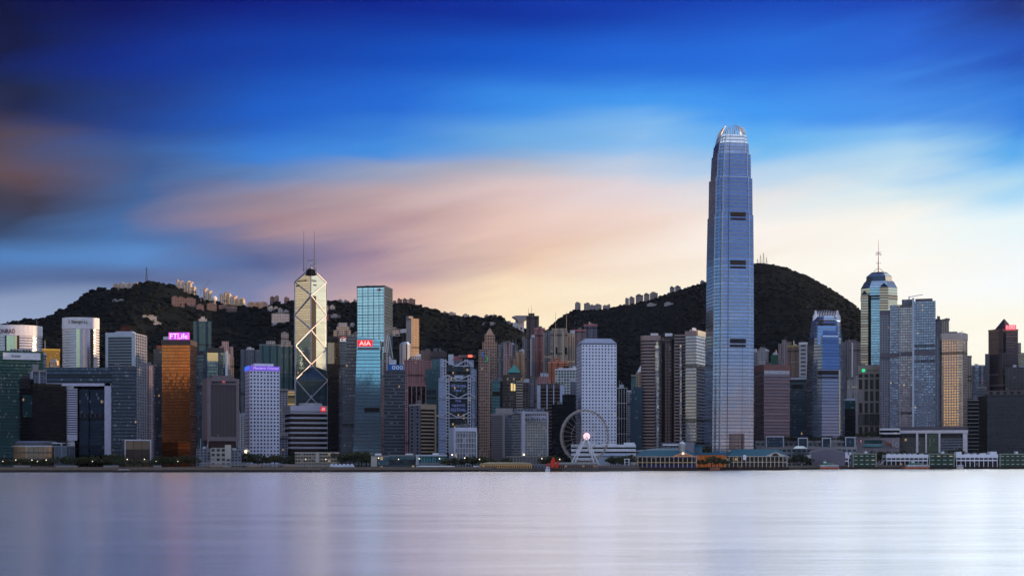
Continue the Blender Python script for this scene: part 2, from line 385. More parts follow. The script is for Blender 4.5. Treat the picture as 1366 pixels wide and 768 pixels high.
# ------------------------------------------------------------------ terrain: reclaimed flat land, then the ridges behind the city and an added one that shades it
LR = [(-900,470),(-500,452),(-200,446),(-60,440),(0,434),(25,431),(50,427),(70,425),(95,411),(115,399),(130,387),(145,385),(160,387),(180,386),(195,377),(225,377),(245,386),(262,393),(280,400),(300,405),(330,407),(350,410),(380,404),(430,403),(460,404),(520,407),(545,409),(565,411),(580,416),(600,422),(640,424),(665,422),(680,430),(700,438),(720,450),(745,468),(800,505),(900,560)]
RR = [(560,540),(640,500),(690,470),(715,448),(729,437),(745,422),(765,411),(800,411),(840,406),(870,399),(900,390),(935,380),(960,370),(985,358),(1000,354),(1020,353),(1040,357),(1070,368),(1100,386),(1130,407),(1150,428),(1200,462),(1240,490),(1300,525),(1400,555),(1700,580)]
YL, YR = 3250.0, 3900.0
lx = np.array([X(p, YL) for p, _ in LR]); lz = np.array([Z(q+2.5, YL) for _, q in LR])
rx = np.array([X(p, YR) for p, _ in RR]); rz_ = np.array([Z(q+3, YR) for _, q in RR])
def sstep(t): t = min(max(t, 0), 1); return t*t*(3-2*t)
def terr(x, y, detail=True):
    base = 4.0
    def prof(c, y0, yc, yb):
        if y <= y0: return 0.0
        if y < yc:
            t = min(1.0, (y-y0)/(yc-y0)*1.045); return c*(t**1.25*.9+.1*sstep(t))
        return c*max(0.0, 1-((y-yc)/(yb-yc))**1.6) if y < yb else 0.0
    wr = 255*math.exp(-((x-1750)/330)**2)*sstep((y-1150)/200)*(1-sstep((y-3300)/600))  # ridge added out of view to keep the low sun off the lower city
    a = prof(np.interp(x, lx, lz)-base, 2150, YL, 4600); b = prof(np.interp(x, rx, rz_)-base, 2350, YR, 5600)
    z = base+max(a, b, wr if wr > 1 else 0)
    if detail and z > 8:
        k = min(1, (z-8)/60)
        f1 = mnoise.fractal(Vector((x*.0045, y*.003, 1.3)), 1.0, 2.0, 4)
        dist = min(abs(y-YL) if a >= b else 9e9, abs(y-YR) if b > a else 9e9)
        amp = 30 if dist > 350 else 4+26*dist/350
        z += k*(f1*amp+mnoise.noise(Vector((x*.03, y*.03, 0)))*3)
    return max(z, base)
SH = [(-3000, 1436), (-500, 1436), (X(430, 1450), 1445), (X(640, 1490), 1490), (X(700, 1500), 1500), (X(850, 1590), 1590), (X(930, 1640), 1640), (X(1050, 1690), 1690), (X(1100, 1790), 1790), (X(1366, 1850), 1850), (1050, 1860), (1250, 1100), (4500, 900)]  # last points: made-up unseen land under the shading ridge
sx = np.array([p[0] for p in SH]); sy = np.array([p[1] for p in SH])
def shore(x): return float(np.interp(x, sx, sy))
def march(px, py, y0=2300, y1=4300):
    """first point of the hillside on a line of sight"""
    y = y0
    while y < y1:
        if terr(X(px, y), y) >= Z(py, y): return y
        y += 8
    return YL
xs = np.concatenate([np.linspace(-4000, -1300, 20), np.linspace(-1270, 1900, 212), np.linspace(1950, 2700, 16), np.linspace(2850, 4500, 10)])
ts = np.concatenate([np.linspace(0, .16, 6), np.linspace(.17, .66, 90), np.linspace(.68, 1, 12)])
mb = MB(); V = []
for t_ in ts:
    for x in xs:
        y0 = shore(x); y = y0+(6300-y0)*t_
        V.append((x, y, terr(x, y)))
nx_ = len(xs); FC = []
for j in range(len(ts)-1):
    for i in range(nx_-1):
        a = j*nx_+i; FC.append((a, a+1, a+1+nx_, a+nx_))
nb = len(V)
for i in range(nx_): V.append((V[i][0], V[i][1], -4))
for i in range(nx_-1): FC.append((nb+i, nb+i+1, i+1, i))
me = bpy.data.meshes.new('terrain'); me.from_pydata(V, [], FC)
me.polygons.foreach_set('use_smooth', [True]*len(FC)); me.update()
m, t, p, o = newmat('hillside')
tc = t.node('ShaderNodeTexCoord'); n = t.noise(tc.outputs['Object'], .02, 8, .65); sp = t.node('ShaderNodeSeparateXYZ'); t.l.new(tc.outputs['Object'], sp.inputs[0])
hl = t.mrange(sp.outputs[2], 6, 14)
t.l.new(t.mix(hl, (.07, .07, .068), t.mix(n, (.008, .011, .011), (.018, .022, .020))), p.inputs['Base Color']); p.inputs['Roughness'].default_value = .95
p.inputs['Specular IOR Level'].default_value = 0
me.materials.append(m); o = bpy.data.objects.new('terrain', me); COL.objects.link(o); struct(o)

# water
m, t, p, o_ = newmat('harbour_water')
tc = t.node('ShaderNodeTexCoord'); mp = t.node('ShaderNodeMapping'); mp.inputs['Scale'].default_value = (.012, .05, 1); t.l.new(tc.outputs['Object'], mp.inputs[0])
n1_ = t.noise(mp.outputs[0], 1.0, 4, .6)
mp2 = t.node('ShaderNodeMapping'); mp2.inputs['Scale'].default_value = (.25, .7, 1); t.l.new(tc.outputs['Object'], mp2.inputs[0])
n2_ = t.noise(mp2.outputs[0], 1.0, 3, .6)
bp = t.node('ShaderNodeBump'); bp.inputs['Strength'].default_value = .25; bp.inputs['Distance'].default_value = 1.2
t.l.new(t.m('ADD', n1_, t.m('MULTIPLY', n2_, .03)), bp.inputs['Height'])
gl = t.node('ShaderNodeBsdfGlossy'); gl.inputs['Color'].default_value = (.94, .98, 1.0, 1); gl.inputs['Roughness'].default_value = .3
t.l.new(t.m('ADD', .20, t.m('MULTIPLY', n1_, .08)), gl.inputs['Roughness'])
t.l.new(bp.outputs[0], gl.inputs['Normal'])
df = t.node('ShaderNodeBsdfDiffuse'); df.inputs['Color'].default_value = (.05, .08, .13, 1)
mx = t.node('ShaderNodeMixShader'); mx.inputs[0].default_value = .95
t.l.new(df.outputs[0], mx.inputs[1]); t.l.new(gl.outputs[0], mx.inputs[2]); t.l.new(mx.outputs[0], o_.inputs[0])
wb = MB(); wb.face([(-9000, -4000, 0), (9000, -4000, 0), (9000, 2600, 0), (-9000, 2600, 0)])
struct(wb.build('water', m))

# forest on the slopes: one mass of canopies
ico = []
ph = (1+5**.5)/2
iv = np.array([(-1,ph,0),(1,ph,0),(-1,-ph,0),(1,-ph,0),(0,-1,ph),(0,1,ph),(0,-1,-ph),(0,1,-ph),(ph,0,-1),(ph,0,1),(-ph,0,-1),(-ph,0,1)])/1.9
ifc = [(0,11,5),(0,5,1),(0,1,7),(0,7,10),(0,10,11),(1,5,9),(5,11,4),(11,10,2),(10,7,6),(7,1,8),(3,9,4),(3,4,2),(3,2,6),(3,6,8),(3,8,9),(4,9,5),(2,4,11),(6,2,10),(8,6,7),(9,8,1)]
fv_, ff_ = [], []
rng = np.random.default_rng(4)
cnt = 0
while cnt < 19000:
    y = rng.uniform(2420, 3960); x = rng.uniform(-1500, 1350)
    if abs(x) > y*.40: continue
    z = terr(x, y)
    if z < 30 or (y > YL+25 and x < X(690, y)): continue
    cnt += 1
    s_ = rng.uniform(3, 6.5) if rng.random() < .85 else rng.uniform(6.5, 10)
    if y > 3650: s_ = rng.uniform(2.5, 4.6)
    jv = iv*rng.uniform(.75, 1.2, (12, 1))*np.array([s_, s_, s_*.62])+np.array([x, y, z+s_*.15])
    b = len(fv_)*1; fv_ += jv.tolist(); ff_ += [(b+i, b+j, b+k) for i, j, k in ifc]
me = bpy.data.meshes.new('forest'); me.from_pydata(fv_, [], ff_); me.update()
m, t, p, o_ = newmat('forest_canopy')
tc = t.node('ShaderNodeTexCoord'); n = t.noise(tc.outputs['Object'], .018, 6, .6); n3 = t.noise(tc.outputs['Object'], .3, 3, .6)
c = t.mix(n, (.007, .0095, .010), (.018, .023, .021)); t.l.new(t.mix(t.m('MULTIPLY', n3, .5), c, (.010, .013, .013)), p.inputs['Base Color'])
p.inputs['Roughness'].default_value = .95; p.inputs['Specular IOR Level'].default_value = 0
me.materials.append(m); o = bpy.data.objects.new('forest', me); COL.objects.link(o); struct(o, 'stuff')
LEAFH = m

# evening haze over the harbour
hz = MB(); hz.prism([(-9400, -4300), (9400, -4300), (9400, 6700), (-9400, 6700)], -5.0, 640.0, 0, 0, bottom=True)
hm = bpy.data.materials.new('haze_air'); hm.use_nodes = True; tt_ = NT(hm.node_tree); tt_.n.clear()
oo = tt_.node('ShaderNodeOutputMaterial'); pv = tt_.node('ShaderNodeVolumePrincipled'); pv.inputs['Color'].default_value = (.62, .70, 1.0, 1)
pv.inputs['Density'].default_value = 0.42e-5; pv.inputs['Anisotropy'].default_value = .3; tt_.l.new(pv.outputs[0], oo.inputs['Volume'])
hm.cycles.homogeneous_volume = True
struct(hz.build('haze', hm), 'stuff')
# ------------------------------------------------------------------ building helpers
class Bld:
    """one building: an Empty at its base, parts under it"""
    def __init__(s, name, label, foot, top, base=None, cat='building', group=None, Y=None):
        s.foot = foot; c = mid(foot); s.Y = Y or min(p[1] for p in foot)
        s.z1 = Z(top, s.Y) if top is not None else None
        s.z0 = min(terr(*p) for p in foot)-1.5 if base is None else base
        s.o = thing(name, label, cat, (c[0], c[1], s.z0), group)
    def z(s, py): return Z(py, s.Y)
    def part(s, name, mb, mats, smooth=False, parent=None):
        if parent is not None:
            o = mb.build(name, mats, s.o, smooth); o.parent = parent; return o
        return mb.build(name, mats, s.o, smooth)
    def body(s, mat, z0=None, z1=None, foot=None, name='body', roof=ROOF, top=None):
        m = MB(); z0 = s.z0 if z0 is None else z0; z1 = s.z1 if z1 is None else z1
        m.prism(foot or s.foot, z0, z1, 0, 1, bay=mat.get('bay', 3.0), zr=z1, top=top); return s.part(name, m, [mat, roof])
    def bands(s, mat, fl, th, out=.5, z0=None, z1=None, foot=None, name='floor_bands'):
        m = MB(); z = (s.z1 if z1 is None else z1)-th-.01; lo = s.z0+4 if z0 is None else z0
        while z > lo: m.ring(foot or s.foot, z, z+th, out); z -= fl
        return s.part(name, m, mat)
    def fins(s, mat, sp, w, out, z0=None, z1=None, edges=None, foot=None, name='fins'):
        m = MB(); ft = foot or s.foot; n = len(ft)
        for i in (edges if edges is not None else range(n)):
            a, b = ft[i], ft[(i+1) % n]; L = math.hypot(b[0]-a[0], b[1]-a[1]); k = max(1, round(L/sp))
            d = ((b[0]-a[0])/L, (b[1]-a[1])/L); nn = (d[1], -d[0])
            for j in range(k+1):
                c = (a[0]+d[0]*L*j/k, a[1]+d[1]*L*j/k)
                q = [(c[0]+d[0]*u*w/2+nn[0]*v, c[1]+d[1]*u*w/2+nn[1]*v) for u, v in ((-1, out), (1, out), (1, -.3), (-1, -.3))]
                m.prism(q, s.z0 if z0 is None else z0, s.z1 if z1 is None else z1, 0, 0, bottom=True)
        return s.part(name, m, mat)
    def parapet(s, mat, h=1.6, out=.35, foot=None, z=None):
        m = MB(); ft = foot or s.foot; zz = s.z1 if z is None else z
        m.prism(off(ft, out), zz-.8, zz+h, 0, None)
        m.prism(list(reversed(off(ft, -.4))), zz, zz+h, 0, None)
        a, b = off(ft, out), off(ft, -.4); n = len(ft)
        for i in range(n):
            j = (i+1) % n; m.face([(*a[i], zz+h), (*a[j], zz+h), (*b[j], zz+h), (*b[i], zz+h)])
            m.face([(*a[j], zz-.8), (*a[i], zz-.8), (*ft[i], zz-.8), (*ft[j], zz-.8)])
        return s.part('parapet', m, mat)
    def plant(s, mat, k=.5, h=5, dx=0, dy=0, z=None, foot=None, name='plant_room'):
        zz = s.z1 if z is None else z; f = shrink(foot or s.foot[:4] if len(s.foot) == 4 else (foot or off(s.foot, 0)), k, dx, dy)
        m = MB(); m.prism(f, zz+.05, zz+h, 0, 0, zr=zz+h); return s.part(name, m, mat)
    def clutter(s, rnd, n=5, z=None):
        """tanks, ducts and a pole on the roof"""
        zz = s.z1 if z is None else z; m = MB(); c = mid(s.foot)
        for i in range(n):
            f = shrink(s.foot, .0); a = rnd.uniform(-.33, .33); b = rnd.uniform(-.33, .33)
            e1 = (s.foot[1][0]-s.foot[0][0], s.foot[1][1]-s.foot[0][1]); q = s.foot[-1]; e2 = (q[0]-s.foot[0][0], q[1]-s.foot[0][1])
            if len(s.foot) != 4: e1 = (16, 0); e2 = (0, 16)
            x = c[0]+e1[0]*a+e2[0]*b; y = c[1]+e1[1]*a+e2[1]*b; w = rnd.uniform(1.2, 3.4)
            if rnd.random() < .3: m.tube((x, y, zz), (x, y, zz+rnd.uniform(4, 11)), .25)
            else: m.box(x-w, x+w, y-w, y+w, zz+.02, zz+rnd.uniform(1.8, 6))
        return s.part('roof_plant', m, PALE if rnd.random() < .4 else ROOF)
    def face_pts(s, e, foot=None):
        ft = foot or s.foot; return ft[e], ft[(e+1) % len(ft)]
    def panel(s, name, mat, pxa, pxb, pya, pyb, e=0, out=.5, thick=1.0, foot=None, dz=None, parent=None):
        """flat block on a face, from the bearings and heights of its edges"""
        a, b = s.face_pts(e, foot); d = (b[0]-a[0], b[1]-a[1]); L = math.hypot(*d); u = (d[0]/L, d[1]/L); n = (u[1], -u[0])
        p, q = hit(a, u, pxa), hit(a, u, pxb); Yc = (p[1]+q[1])/2
        f = [(p[0]+n[0]*out, p[1]+n[1]*out), (q[0]+n[0]*out, q[1]+n[1]*out), (q[0]+n[0]*(out-thick), q[1]+n[1]*(out-thick)), (p[0]+n[0]*(out-thick), p[1]+n[1]*(out-thick))]
        m = MB(); z1 = Z(pya, Yc); m.prism(f, Z(pyb, Yc), z1, 0, 0, bottom=True, bay=mat.get('bay', 3.0), zr=z1)
        return s.part(name, m, mat, parent=parent)
    def text(s, txt, mat, pxa, pxb, pya, pyb, e=0, out=.8, foot=None, name='lettering', parent=None, thick=.4):
        a, b = s.face_pts(e, foot); d = (b[0]-a[0], b[1]-a[1]); L = math.hypot(*d); u = (d[0]/L, d[1]/L); n = (u[1], -u[0])
        p, q = hit(a, u, pxa), hit(a, u, pxb); Yc = (p[1]+q[1])/2
        return place_text(s.o, name, txt, mat, (p[0]+n[0]*out, p[1]+n[1]*out, Z(pyb, Yc)), (q[0]+n[0]*out, q[1]+n[1]*out), Z(pya, Yc), n, parent, thick)
def place_text(root, name, txt, mat, p, q, z1, n, parent=None, thick=.4):
    cu = bpy.data.curves.new('t', 'FONT'); cu.body = txt; cu.extrude = .05; cu.resolution_u = 3
    to = bpy.data.objects.new('t', cu); COL.objects.link(to)
    dg = bpy.context.evaluated_depsgraph_get(); me0 = to.evaluated_get(dg).to_mesh()
    v = np.array([tuple(x.co) for x in me0.vertices]); fs = [tuple(f.vertices) for f in me0.polygons]
    to.evaluated_get(dg).to_mesh_clear(); bpy.data.objects.remove(to); bpy.data.curves.remove(cu)
    lo, hi_ = v.min(0), v.max(0); tt = (v-lo)/np.maximum(hi_-lo, 1e-6)
    P = np.zeros_like(v); P[:, 0] = p[0]+(q[0]-p[0])*tt[:, 0]+n[0]*thick*tt[:, 2]; P[:, 1] = p[1]+(q[1]-p[1])*tt[:, 0]+n[1]*thick*tt[:, 2]; P[:, 2] = p[2]+(z1-p[2])*tt[:, 1]
    P -= np.array(root['_l']); me = bpy.data.meshes.new(name); me.from_pydata(P.tolist(), [], fs); me.materials.append(mat); me.update()
    o = bpy.data.objects.new(name, me); COL.objects.link(o); o.parent = parent or root; return o

rnd = random.Random(11)
# ------------------------------------------------------------------ wall kinds
def res(name, col, glass=(.045, .055, .075), bay=3.4, fl=3.1, wf=.55, hf=.5, **k): return facade(name, col, glass, bay, fl, wf, hf, gm=.35, gr=.18, tilt=.02, lit=.004, **k)
M_grey = res('grey_flats', (.34, .34, .36)); M_cream = res('cream_flats', (.54, .46, .37)); M_pink = res('pink_flats', (.52, .27, .26))
M_brown = res('brown_flats', (.33, .23, .18)); M_white = res('white_flats', (.55, .55, .56)); M_teal = res('teal_flats', (.10, .19, .2), (.08, .2, .22))
M_dkteal = res('dark_teal_flats', (.06, .12, .14), (.06, .16, .2)); M_slate = res('slate_flats', (.20, .22, .27)); M_ochre = res('ochre_flats', (.46, .34, .22))
M_orange = res('orange_flats', (.62, .22, .12), (.06, .06, .07)); M_dkbrown = res('dark_brown_flats', (.13, .10, .10)); M_mauve = res('mauve_flats', (.40, .32, .34))
M_whitegreen = res('white_green_grid', (.66, .70, .68), (.05, .10, .10), bay=4, fl=4, wf=.68, hf=.62)
M_black = facade('black_glass', (.006, .007, .010), (.012, .015, .022), 3, 4, .9, .8, gm=.5, lit=.001, tilt=.01, blinds=0)
M_darkblue = facade('dark_blue_glass', (.03, .045, .06), (.10, .18, .26), 1.8, 4, .88, .75, gm=.6, lit=.003)
M_tealglass = facade('teal_glass', (.012, .03, .035), (.05, .16, .18), 1.8, 4, .9, .7, gm=.6, lit=.001)
M_cyan = facade('cyan_glass', (.10, .14, .16), (.80, .88, .97), 3.0, 4.2, .93, .86, gm=.92, gr=.05, lit=.0, tilt=.0015, blinds=.0, var=.15)
M_cyan2 = facade('blue_cyan_glass', (.08, .12, .14), (.60, .80, .95), 1.6, 4.2, .9, .82, gm=.92, gr=.05, lit=.001, tilt=.0012, blinds=.0, var=.15)
M_ifc = facade('silver_blue_glass', (.28, .34, .40), (.62, .77, .88), 1.5, 4.2, .9, .7, gm=.92, gr=.10, wm=.6, wr=.3, lit=.0, tilt=.005, blinds=.0, var=.25, wave=.03)
M_ifc1 = facade('blue_silver_glass', (.13, .18, .26), (.32, .43, .60), 1.5, 4.2, .9, .7, gm=.9, gr=.1, wm=.5, wr=.3, lit=.001, tilt=.004, blinds=.0, var=.15, wave=.012)
M_copper = facade('copper_glass', (.03, .010, .005), (.88, .30, .09), 1.6, 3.6, .94, .86, gm=.96, gr=.05, lit=.0, tilt=.003, blinds=.0, var=.4)
M_greyribs = facade('grey_louvre', (.22, .22, .25), (.10, .11, .13), 1.1, 3.6, 1.0, .5, gm=.3, lit=0)
M_fs = facade('hotel_blue_glass', (.22, .24, .29), (.50, .58, .70), 3.0, 3.5, .72, .62, gm=.75, gr=.08, lit=.008, tilt=.016, blinds=.06, var=.6)
M_gold = facade('gold_glass_hotel', (.46, .38, .33), (1.0, .80, .58), 3.6, 3.6, .6, .62, gm=.9, gr=.08, wm=.3, lit=.0, tilt=.008, blinds=.03, var=.25)
M_hull = facade('black_mirror_glass', (.02, .022, .028), (.09, .09, .10), 1.6, 2.0, .92, .86, gm=.7, gr=.2, lit=.0, tilt=.02, blinds=0)

# ------------------------------------------------------------------ 1. far left, front to back
def louver_hotel(px0, px1, top, Y, label, dep):
    ft = ell(px0, px1, Y, dep, 36); b = Bld('hotel_tower', label, ft, top)
    fac = facade('hotel_louvre_glass', (.66, .68, .74), (.50, .52, .58), 3.0, 3.7, 1.0, .55, gm=.75, gr=.14, lit=0, tilt=.02, blinds=0, var=.3)
    b.body(fac); return b
b = louver_hotel(-26, 47, 434, 2000, 'white curved hotel tower cut off by the left edge of the view', 26)
m = MB(); m.prism(off(b.foot, .8), b.z(447), b.z(434)+1, 0, 0, bottom=True); b.part('crown_band', m, WHITE)
b.bands(WHITE, 3.7, 1.3, .5, z1=b.z(448))
gp = plain('gold_glow_mirror', (1.0, .86, .56), .12, .95, .1)  # reflected sun glow put into the panel's gold tint
ft = b.foot
m = MB()
def arc_panel(b, pxa, pxb, pya, pyb, out, mat, name, n=6, mi=0):
    """vertical strip that follows a curved front"""
    c = mid(b.foot); m = MB()
    front = [p for p in b.foot if p[1] < c[1]+.1]
    def at(px):
        k = (px-CX)/F
        for i in range(len(b.foot)):
            p, q = b.foot[i], b.foot[(i+1) % len(b.foot)]
            if p[0] >= q[0] or (p[1]+q[1])/2 > c[1]: continue
            d = (q[0]-p[0], q[1]-p[1]); den = d[0]-k*d[1]
            if abs(den) < 1e-9: continue
            t = (k*p[1]-p[0])/den
            if -1e-6 <= t <= 1+1e-6: return (p[0]+d[0]*t, p[1]+d[1]*t)
        return None
    P = [at(pxa+(pxb-pxa)*i/n) for i in range(n+1)]; P = [p for p in P if p]
    pts = [(p[0], p[1]-out) for p in P]+[(p[0], p[1]+.4) for p in reversed(P)]
    m.prism(pts, b.z(pyb), b.z(pya), 0, 0, bottom=True, bay=mat.get('bay', 3.0), zr=b.z(pya))
    return b.part(name, m, mat)
arc_panel(b, 9, 23, 447.5, 472, 1.0, gp, 'window_panel')
arc_panel(b, 7, 9, 447.5, 472, 1.2, DARK, 'pier'); arc_panel(b, 23, 26, 447.5, 472, 1.2, DARK, 'pier')
BR = plain('dark_lettering', (.03, .02, .03), .6)
place_text(b.o, 'lettering', 'CONRAD', plain('brown_lettering', (.12, .03, .05), .6), (X(-6, 2000), 1998.9, Z(444.5, 2000)), (X(20.5, 2000), 1998.9), Z(438.5, 2000), (0, -1), None, .5)

b = louver_hotel(79, 127, 424, 2050, 'white curved hotel tower with dark lettering on its white top band', 17)
m = MB(); m.prism(off(b.foot, .8), b.z(438), b.z(424)+1, 0, 0, bottom=True); b.part('crown_band', m, WHITE)
mw_ = MB(); z = b.z(440)
while z > b.z0+6:
    c = mid(b.foot); fl_ = [p for p in off(b.foot, .7)]
    mw_.prism(fl_, z-1.4, z, 0, 0, bottom=True); z -= 3.7
b.part('floor_bands', mw_, WHITE)
arc_panel(b, 102, 107, 438.5, 492, 1.1, gp, 'window_panel'); arc_panel(b, 110.5, 120, 438.5, 492, 1.0, plain('lilac_mirror', (.62, .58, .62), .15, .9, .15), 'window_panel')
arc_panel(b, 107, 110.5, 438.5, 492, 1.6, PALE, 'pier'); arc_panel(b, 121, 125, 438.5, 492, 1.3, DARK, 'pier')
GO = plain('gold_brown_lettering', (.14, .09, .04), .5)
place_text(b.o, 'lettering', 'S Shangri-La', GO, (X(91.5, 2050), 2048.9, Z(432.5, 2050)), (X(117, 2050), 2048.9), Z(426.5, 2050), (0, -1), None, .5)

b = Bld('office_block', 'low block wrapped in yellow scaffold netting between the two white curved hotels', box2(46, 80, 2150), 466)
b.body(facade('yellow_netting', (.45, .30, .05), (.30, .19, .03), 2, 2, .9, .9, gm=0, gr=.7, lit=0)); b.parapet(plain('yellow_net_edge', (.6, .42, .08), .7))
b = Bld('plant_tower', 'small dark rooftop block with one orange lit window below the netted block', box2(67, 79, 2120, 65), 483)
b.body(M_slate); b.panel('window', emis('orange_window', (1, .55, .2), .8), 76, 78, 481, 487); b.clutter(rnd, 3)

b = Bld('office_tower', 'teal glass office block with white sign band at the far left', box2(-14, 58, 1800), 467)
b.body(M_tealglass); b.plant(M_white, .4, 3, 5)
sg = b.panel('sign', WHITE, 4, 54, 470.5, 479.5)
b.text('Swiss', BR, 15.5, 27.5, 473, 476, out=.9, parent=sg)
for i_, (x0_, x1_) in enumerate(((7, 11), (11, 15))):
    m = MB(); Yq = 1799.0; mm = 1 if i_ == 0 else -1
    xa, xb = X(x0_, Yq), X(x1_, Yq); xm = xb if i_ == 0 else xa
    far = xa if i_ == 0 else xb
    tri = [(far, Z(476, Yq)), (far, Z(471.7, Yq)), (xm, Z(473.8, Yq))]
    A = [(q[0], Yq, q[1]) for q in tri]; B = [(q[0], Yq+.8, q[1]) for q in tri]
    m.face(A); m.face(list(reversed(B)))
    for k in range(3): m.face([A[k], A[(k+1) % 3], B[(k+1) % 3], B[k]])
    b.part('emblem', m, plain('sign_emblem', (.25, .02, .04) if i_ else (.04, .01, .02), .5), parent=sg)
b = Bld('service_tower', 'narrow white stair tower with slots at the right end of the teal office block', box2(57.5, 62, 1815), 473)
b.body(facade('white_slots', (.6, .62, .66), (.03, .03, .04), 6, 3.8, .9, .4, gm=.2, lit=0)); b.parapet(WHITE)
b = Bld('office_tower', 'black glass block standing in front of the teal office block', box2(27, 45, 1700, 25), 505)
b.body(M_black); b.panel('window_panel', M_tealglass, 30, 43, 526, 556); b.plant(DARK, .5, 4)
b = Bld('office_tower', 'grey ribbed block with pale vertical piers above the black door shaped building', box2(43, 62, 1760, 41), 495)
b.body(M_slate); b.fins(PALE, 7, 1.2, .8, edges=(0, 3)); b.parapet(CONC); b.plant(CONC, .4, 9, -4)

# the great door: two legs and a lintel
Yg = 1640
ftR = box2(149.5, 182, Yg); b = Bld('government_office', 'huge door shaped office with white inner frame above the left waterfront', ftR, 489)
MG = facade('slate_curtain_wall', (.025, .04, .06), (.09, .14, .20), 1.8, 4, .9, .62, gm=.5, gr=.2, lit=.008, tilt=.02, var=.7)
b.body(MG, name='right_wing')
ftL = box2(43.5, 89, Yg); b.body(M_black, foot=ftL, z1=b.z(511.5), name='left_wing')
lint = [(X(62, Yg), Yg), (X(149.4, Yg), Yg), (X(149.4, Yg), Yg+32), (X(62, Yg), Yg+32)]
m = MB(); m.prism(lint, b.z(511), b.z(489.3), 0, 1, bottom=True, bay=1.8, zr=b.z(489.3)); b.part('lintel_wing', m, [MG, ROOF])
fr = plain('white_frame', (.46, .48, .60), .5)
m = MB(); m.box(X(62, Yg), X(148, Yg), Yg-1.6, Yg-.1, b.z(514.2), b.z(510.6)); m.box(X(140, Yg), X(149, Yg), Yg-1.6, Yg-.1, b.z(607), b.z(510.6)-.01)
b.part('frame', m, fr)
fb = [(X(89.2, Yg), Yg+26), (X(141, Yg), Yg+26), (X(141, Yg), Yg+34), (X(89.2, Yg), Yg+34)]
b.body(M_black, foot=fb, z1=b.z(513), name='inner_wall')
m = MB(); m.box(X(88.5, Yg), X(102.5, Yg), Yg+2, Yg+14, b.z(587), b.z(517))
ts_ = b.part('stair_tower', m, BLACK)
m = MB()
for i in range(20):
    z = b.z(519.5+i*3.08); m.box(X(88.3, Yg), X(102.7, Yg), Yg+1.2, Yg+2.2, z, z+1.5)
m.box(X(88.2, Yg), X(102.6, Yg), Yg+1.0, Yg+1.9, b.z(587), b.z(579)); m.box(X(88, Yg), X(90, Yg), Yg+3, Yg+4, b.z(606), b.z(587)); m.box(X(96, Yg), X(98.5, Yg), Yg+3, Yg+4, b.z(606), b.z(587))
b.part('slats', m, fr, parent=ts_)
m = MB(); m.prism([(X(103.5, Yg), Yg+6), (X(116, Yg), Yg+6), (X(116, Yg), Yg+25), (X(103.5, Yg), Yg+25)], b.z(607), b.z(518), 0, 1, bay=1.8); m.prism([(X(116.2, Yg), Yg+9), (X(138, Yg), Yg+9), (X(138, Yg), Yg+25), (X(116.2, Yg), Yg+25)], b.z(607), b.z(519), 0, 1, bay=1.8)
b.part('glass_block', m, [facade('night_blue_glass', (.015, .025, .04), (.04, .07, .11), 1.8, 4, .9, .8, gm=.5, lit=.001), ROOF]); b.clutter(rnd, 4, b.z(489.3))

ft = box2(141, 180, 1930, 195); b = Bld('office_tower', 'pale tower with dark louvred front and low hipped roof behind the door shaped office', ft, 445)
b.body(facade('pale_tower_louvre', (.34, .36, .42), (.035, .045, .055), 6, 3.9, 1.0, .66, gm=.35, lit=.001, blinds=.0)); 
b.panel('pier', PALE, 141, 144.5, 443.6, 600, out=.9); b.panel('pier', PALE, 176, 180, 443.6, 600, out=.9); b.panel('fascia', PALE, 144.6, 175.9, 443.6, 449.5, out=.8)
b.fins(PALE, 6.5, 1.6, .9, edges=(1,)); b.parapet(PALE, .8)
m = MB(); f0 = [(X(151, 1940), 1938), (X(180, 1940), 1938), (X(182, 1950), 1962), (X(152, 1950), 1962)]
m.prism(f0, b.z1+.4, b.z1+4.2, 0, 0, top=shrink(f0, .72)); b.part('hip_roof', m, PALE)
m = MB(); zz = b.z1+4.3
for i in range(7):
    x = X(160+i*2.6, 1950); m.tube((x, 1950, zz), (x, 1950, zz+4+5*math.sin(i*.52)), .10)
    if i: m.tube((x, 1950, zz+4+5*math.sin(i*.52)), (X(160+(i-1)*2.6, 1950), 1950, zz+2), .07)
b.part('antenna_rack', m, plain('red_lattice', (.22, .03, .04), .5))

b = Bld('apartment_tower', 'slim brown grey flats between the pale louvred tower and the copper glass tower', notch(box2(193, 212, 2180, 191), 2, 3), 487); b.body(M_mauve); b.clutter(rnd, 4)
b = Bld('office_tower', 'narrow slate glass slab standing against the left side of the copper glass tower', box2(207, 217, 1730, 205), 467); b.body(MG); b.parapet(DARK)
b = Bld('office_block', 'small dull red block peeping over the slate slab left of the copper glass tower', box2(209, 219, 2250), 462); b.body(M_dkbrown); b.parapet(plain('dull_red', (.22, .06, .05)))
b = Bld('apartment_tower', 'low dark flats in the gap behind the slim brown grey flats', box2(186, 208, 2240), 512); b.body(M_dkbrown); b.clutter(rnd, 3)

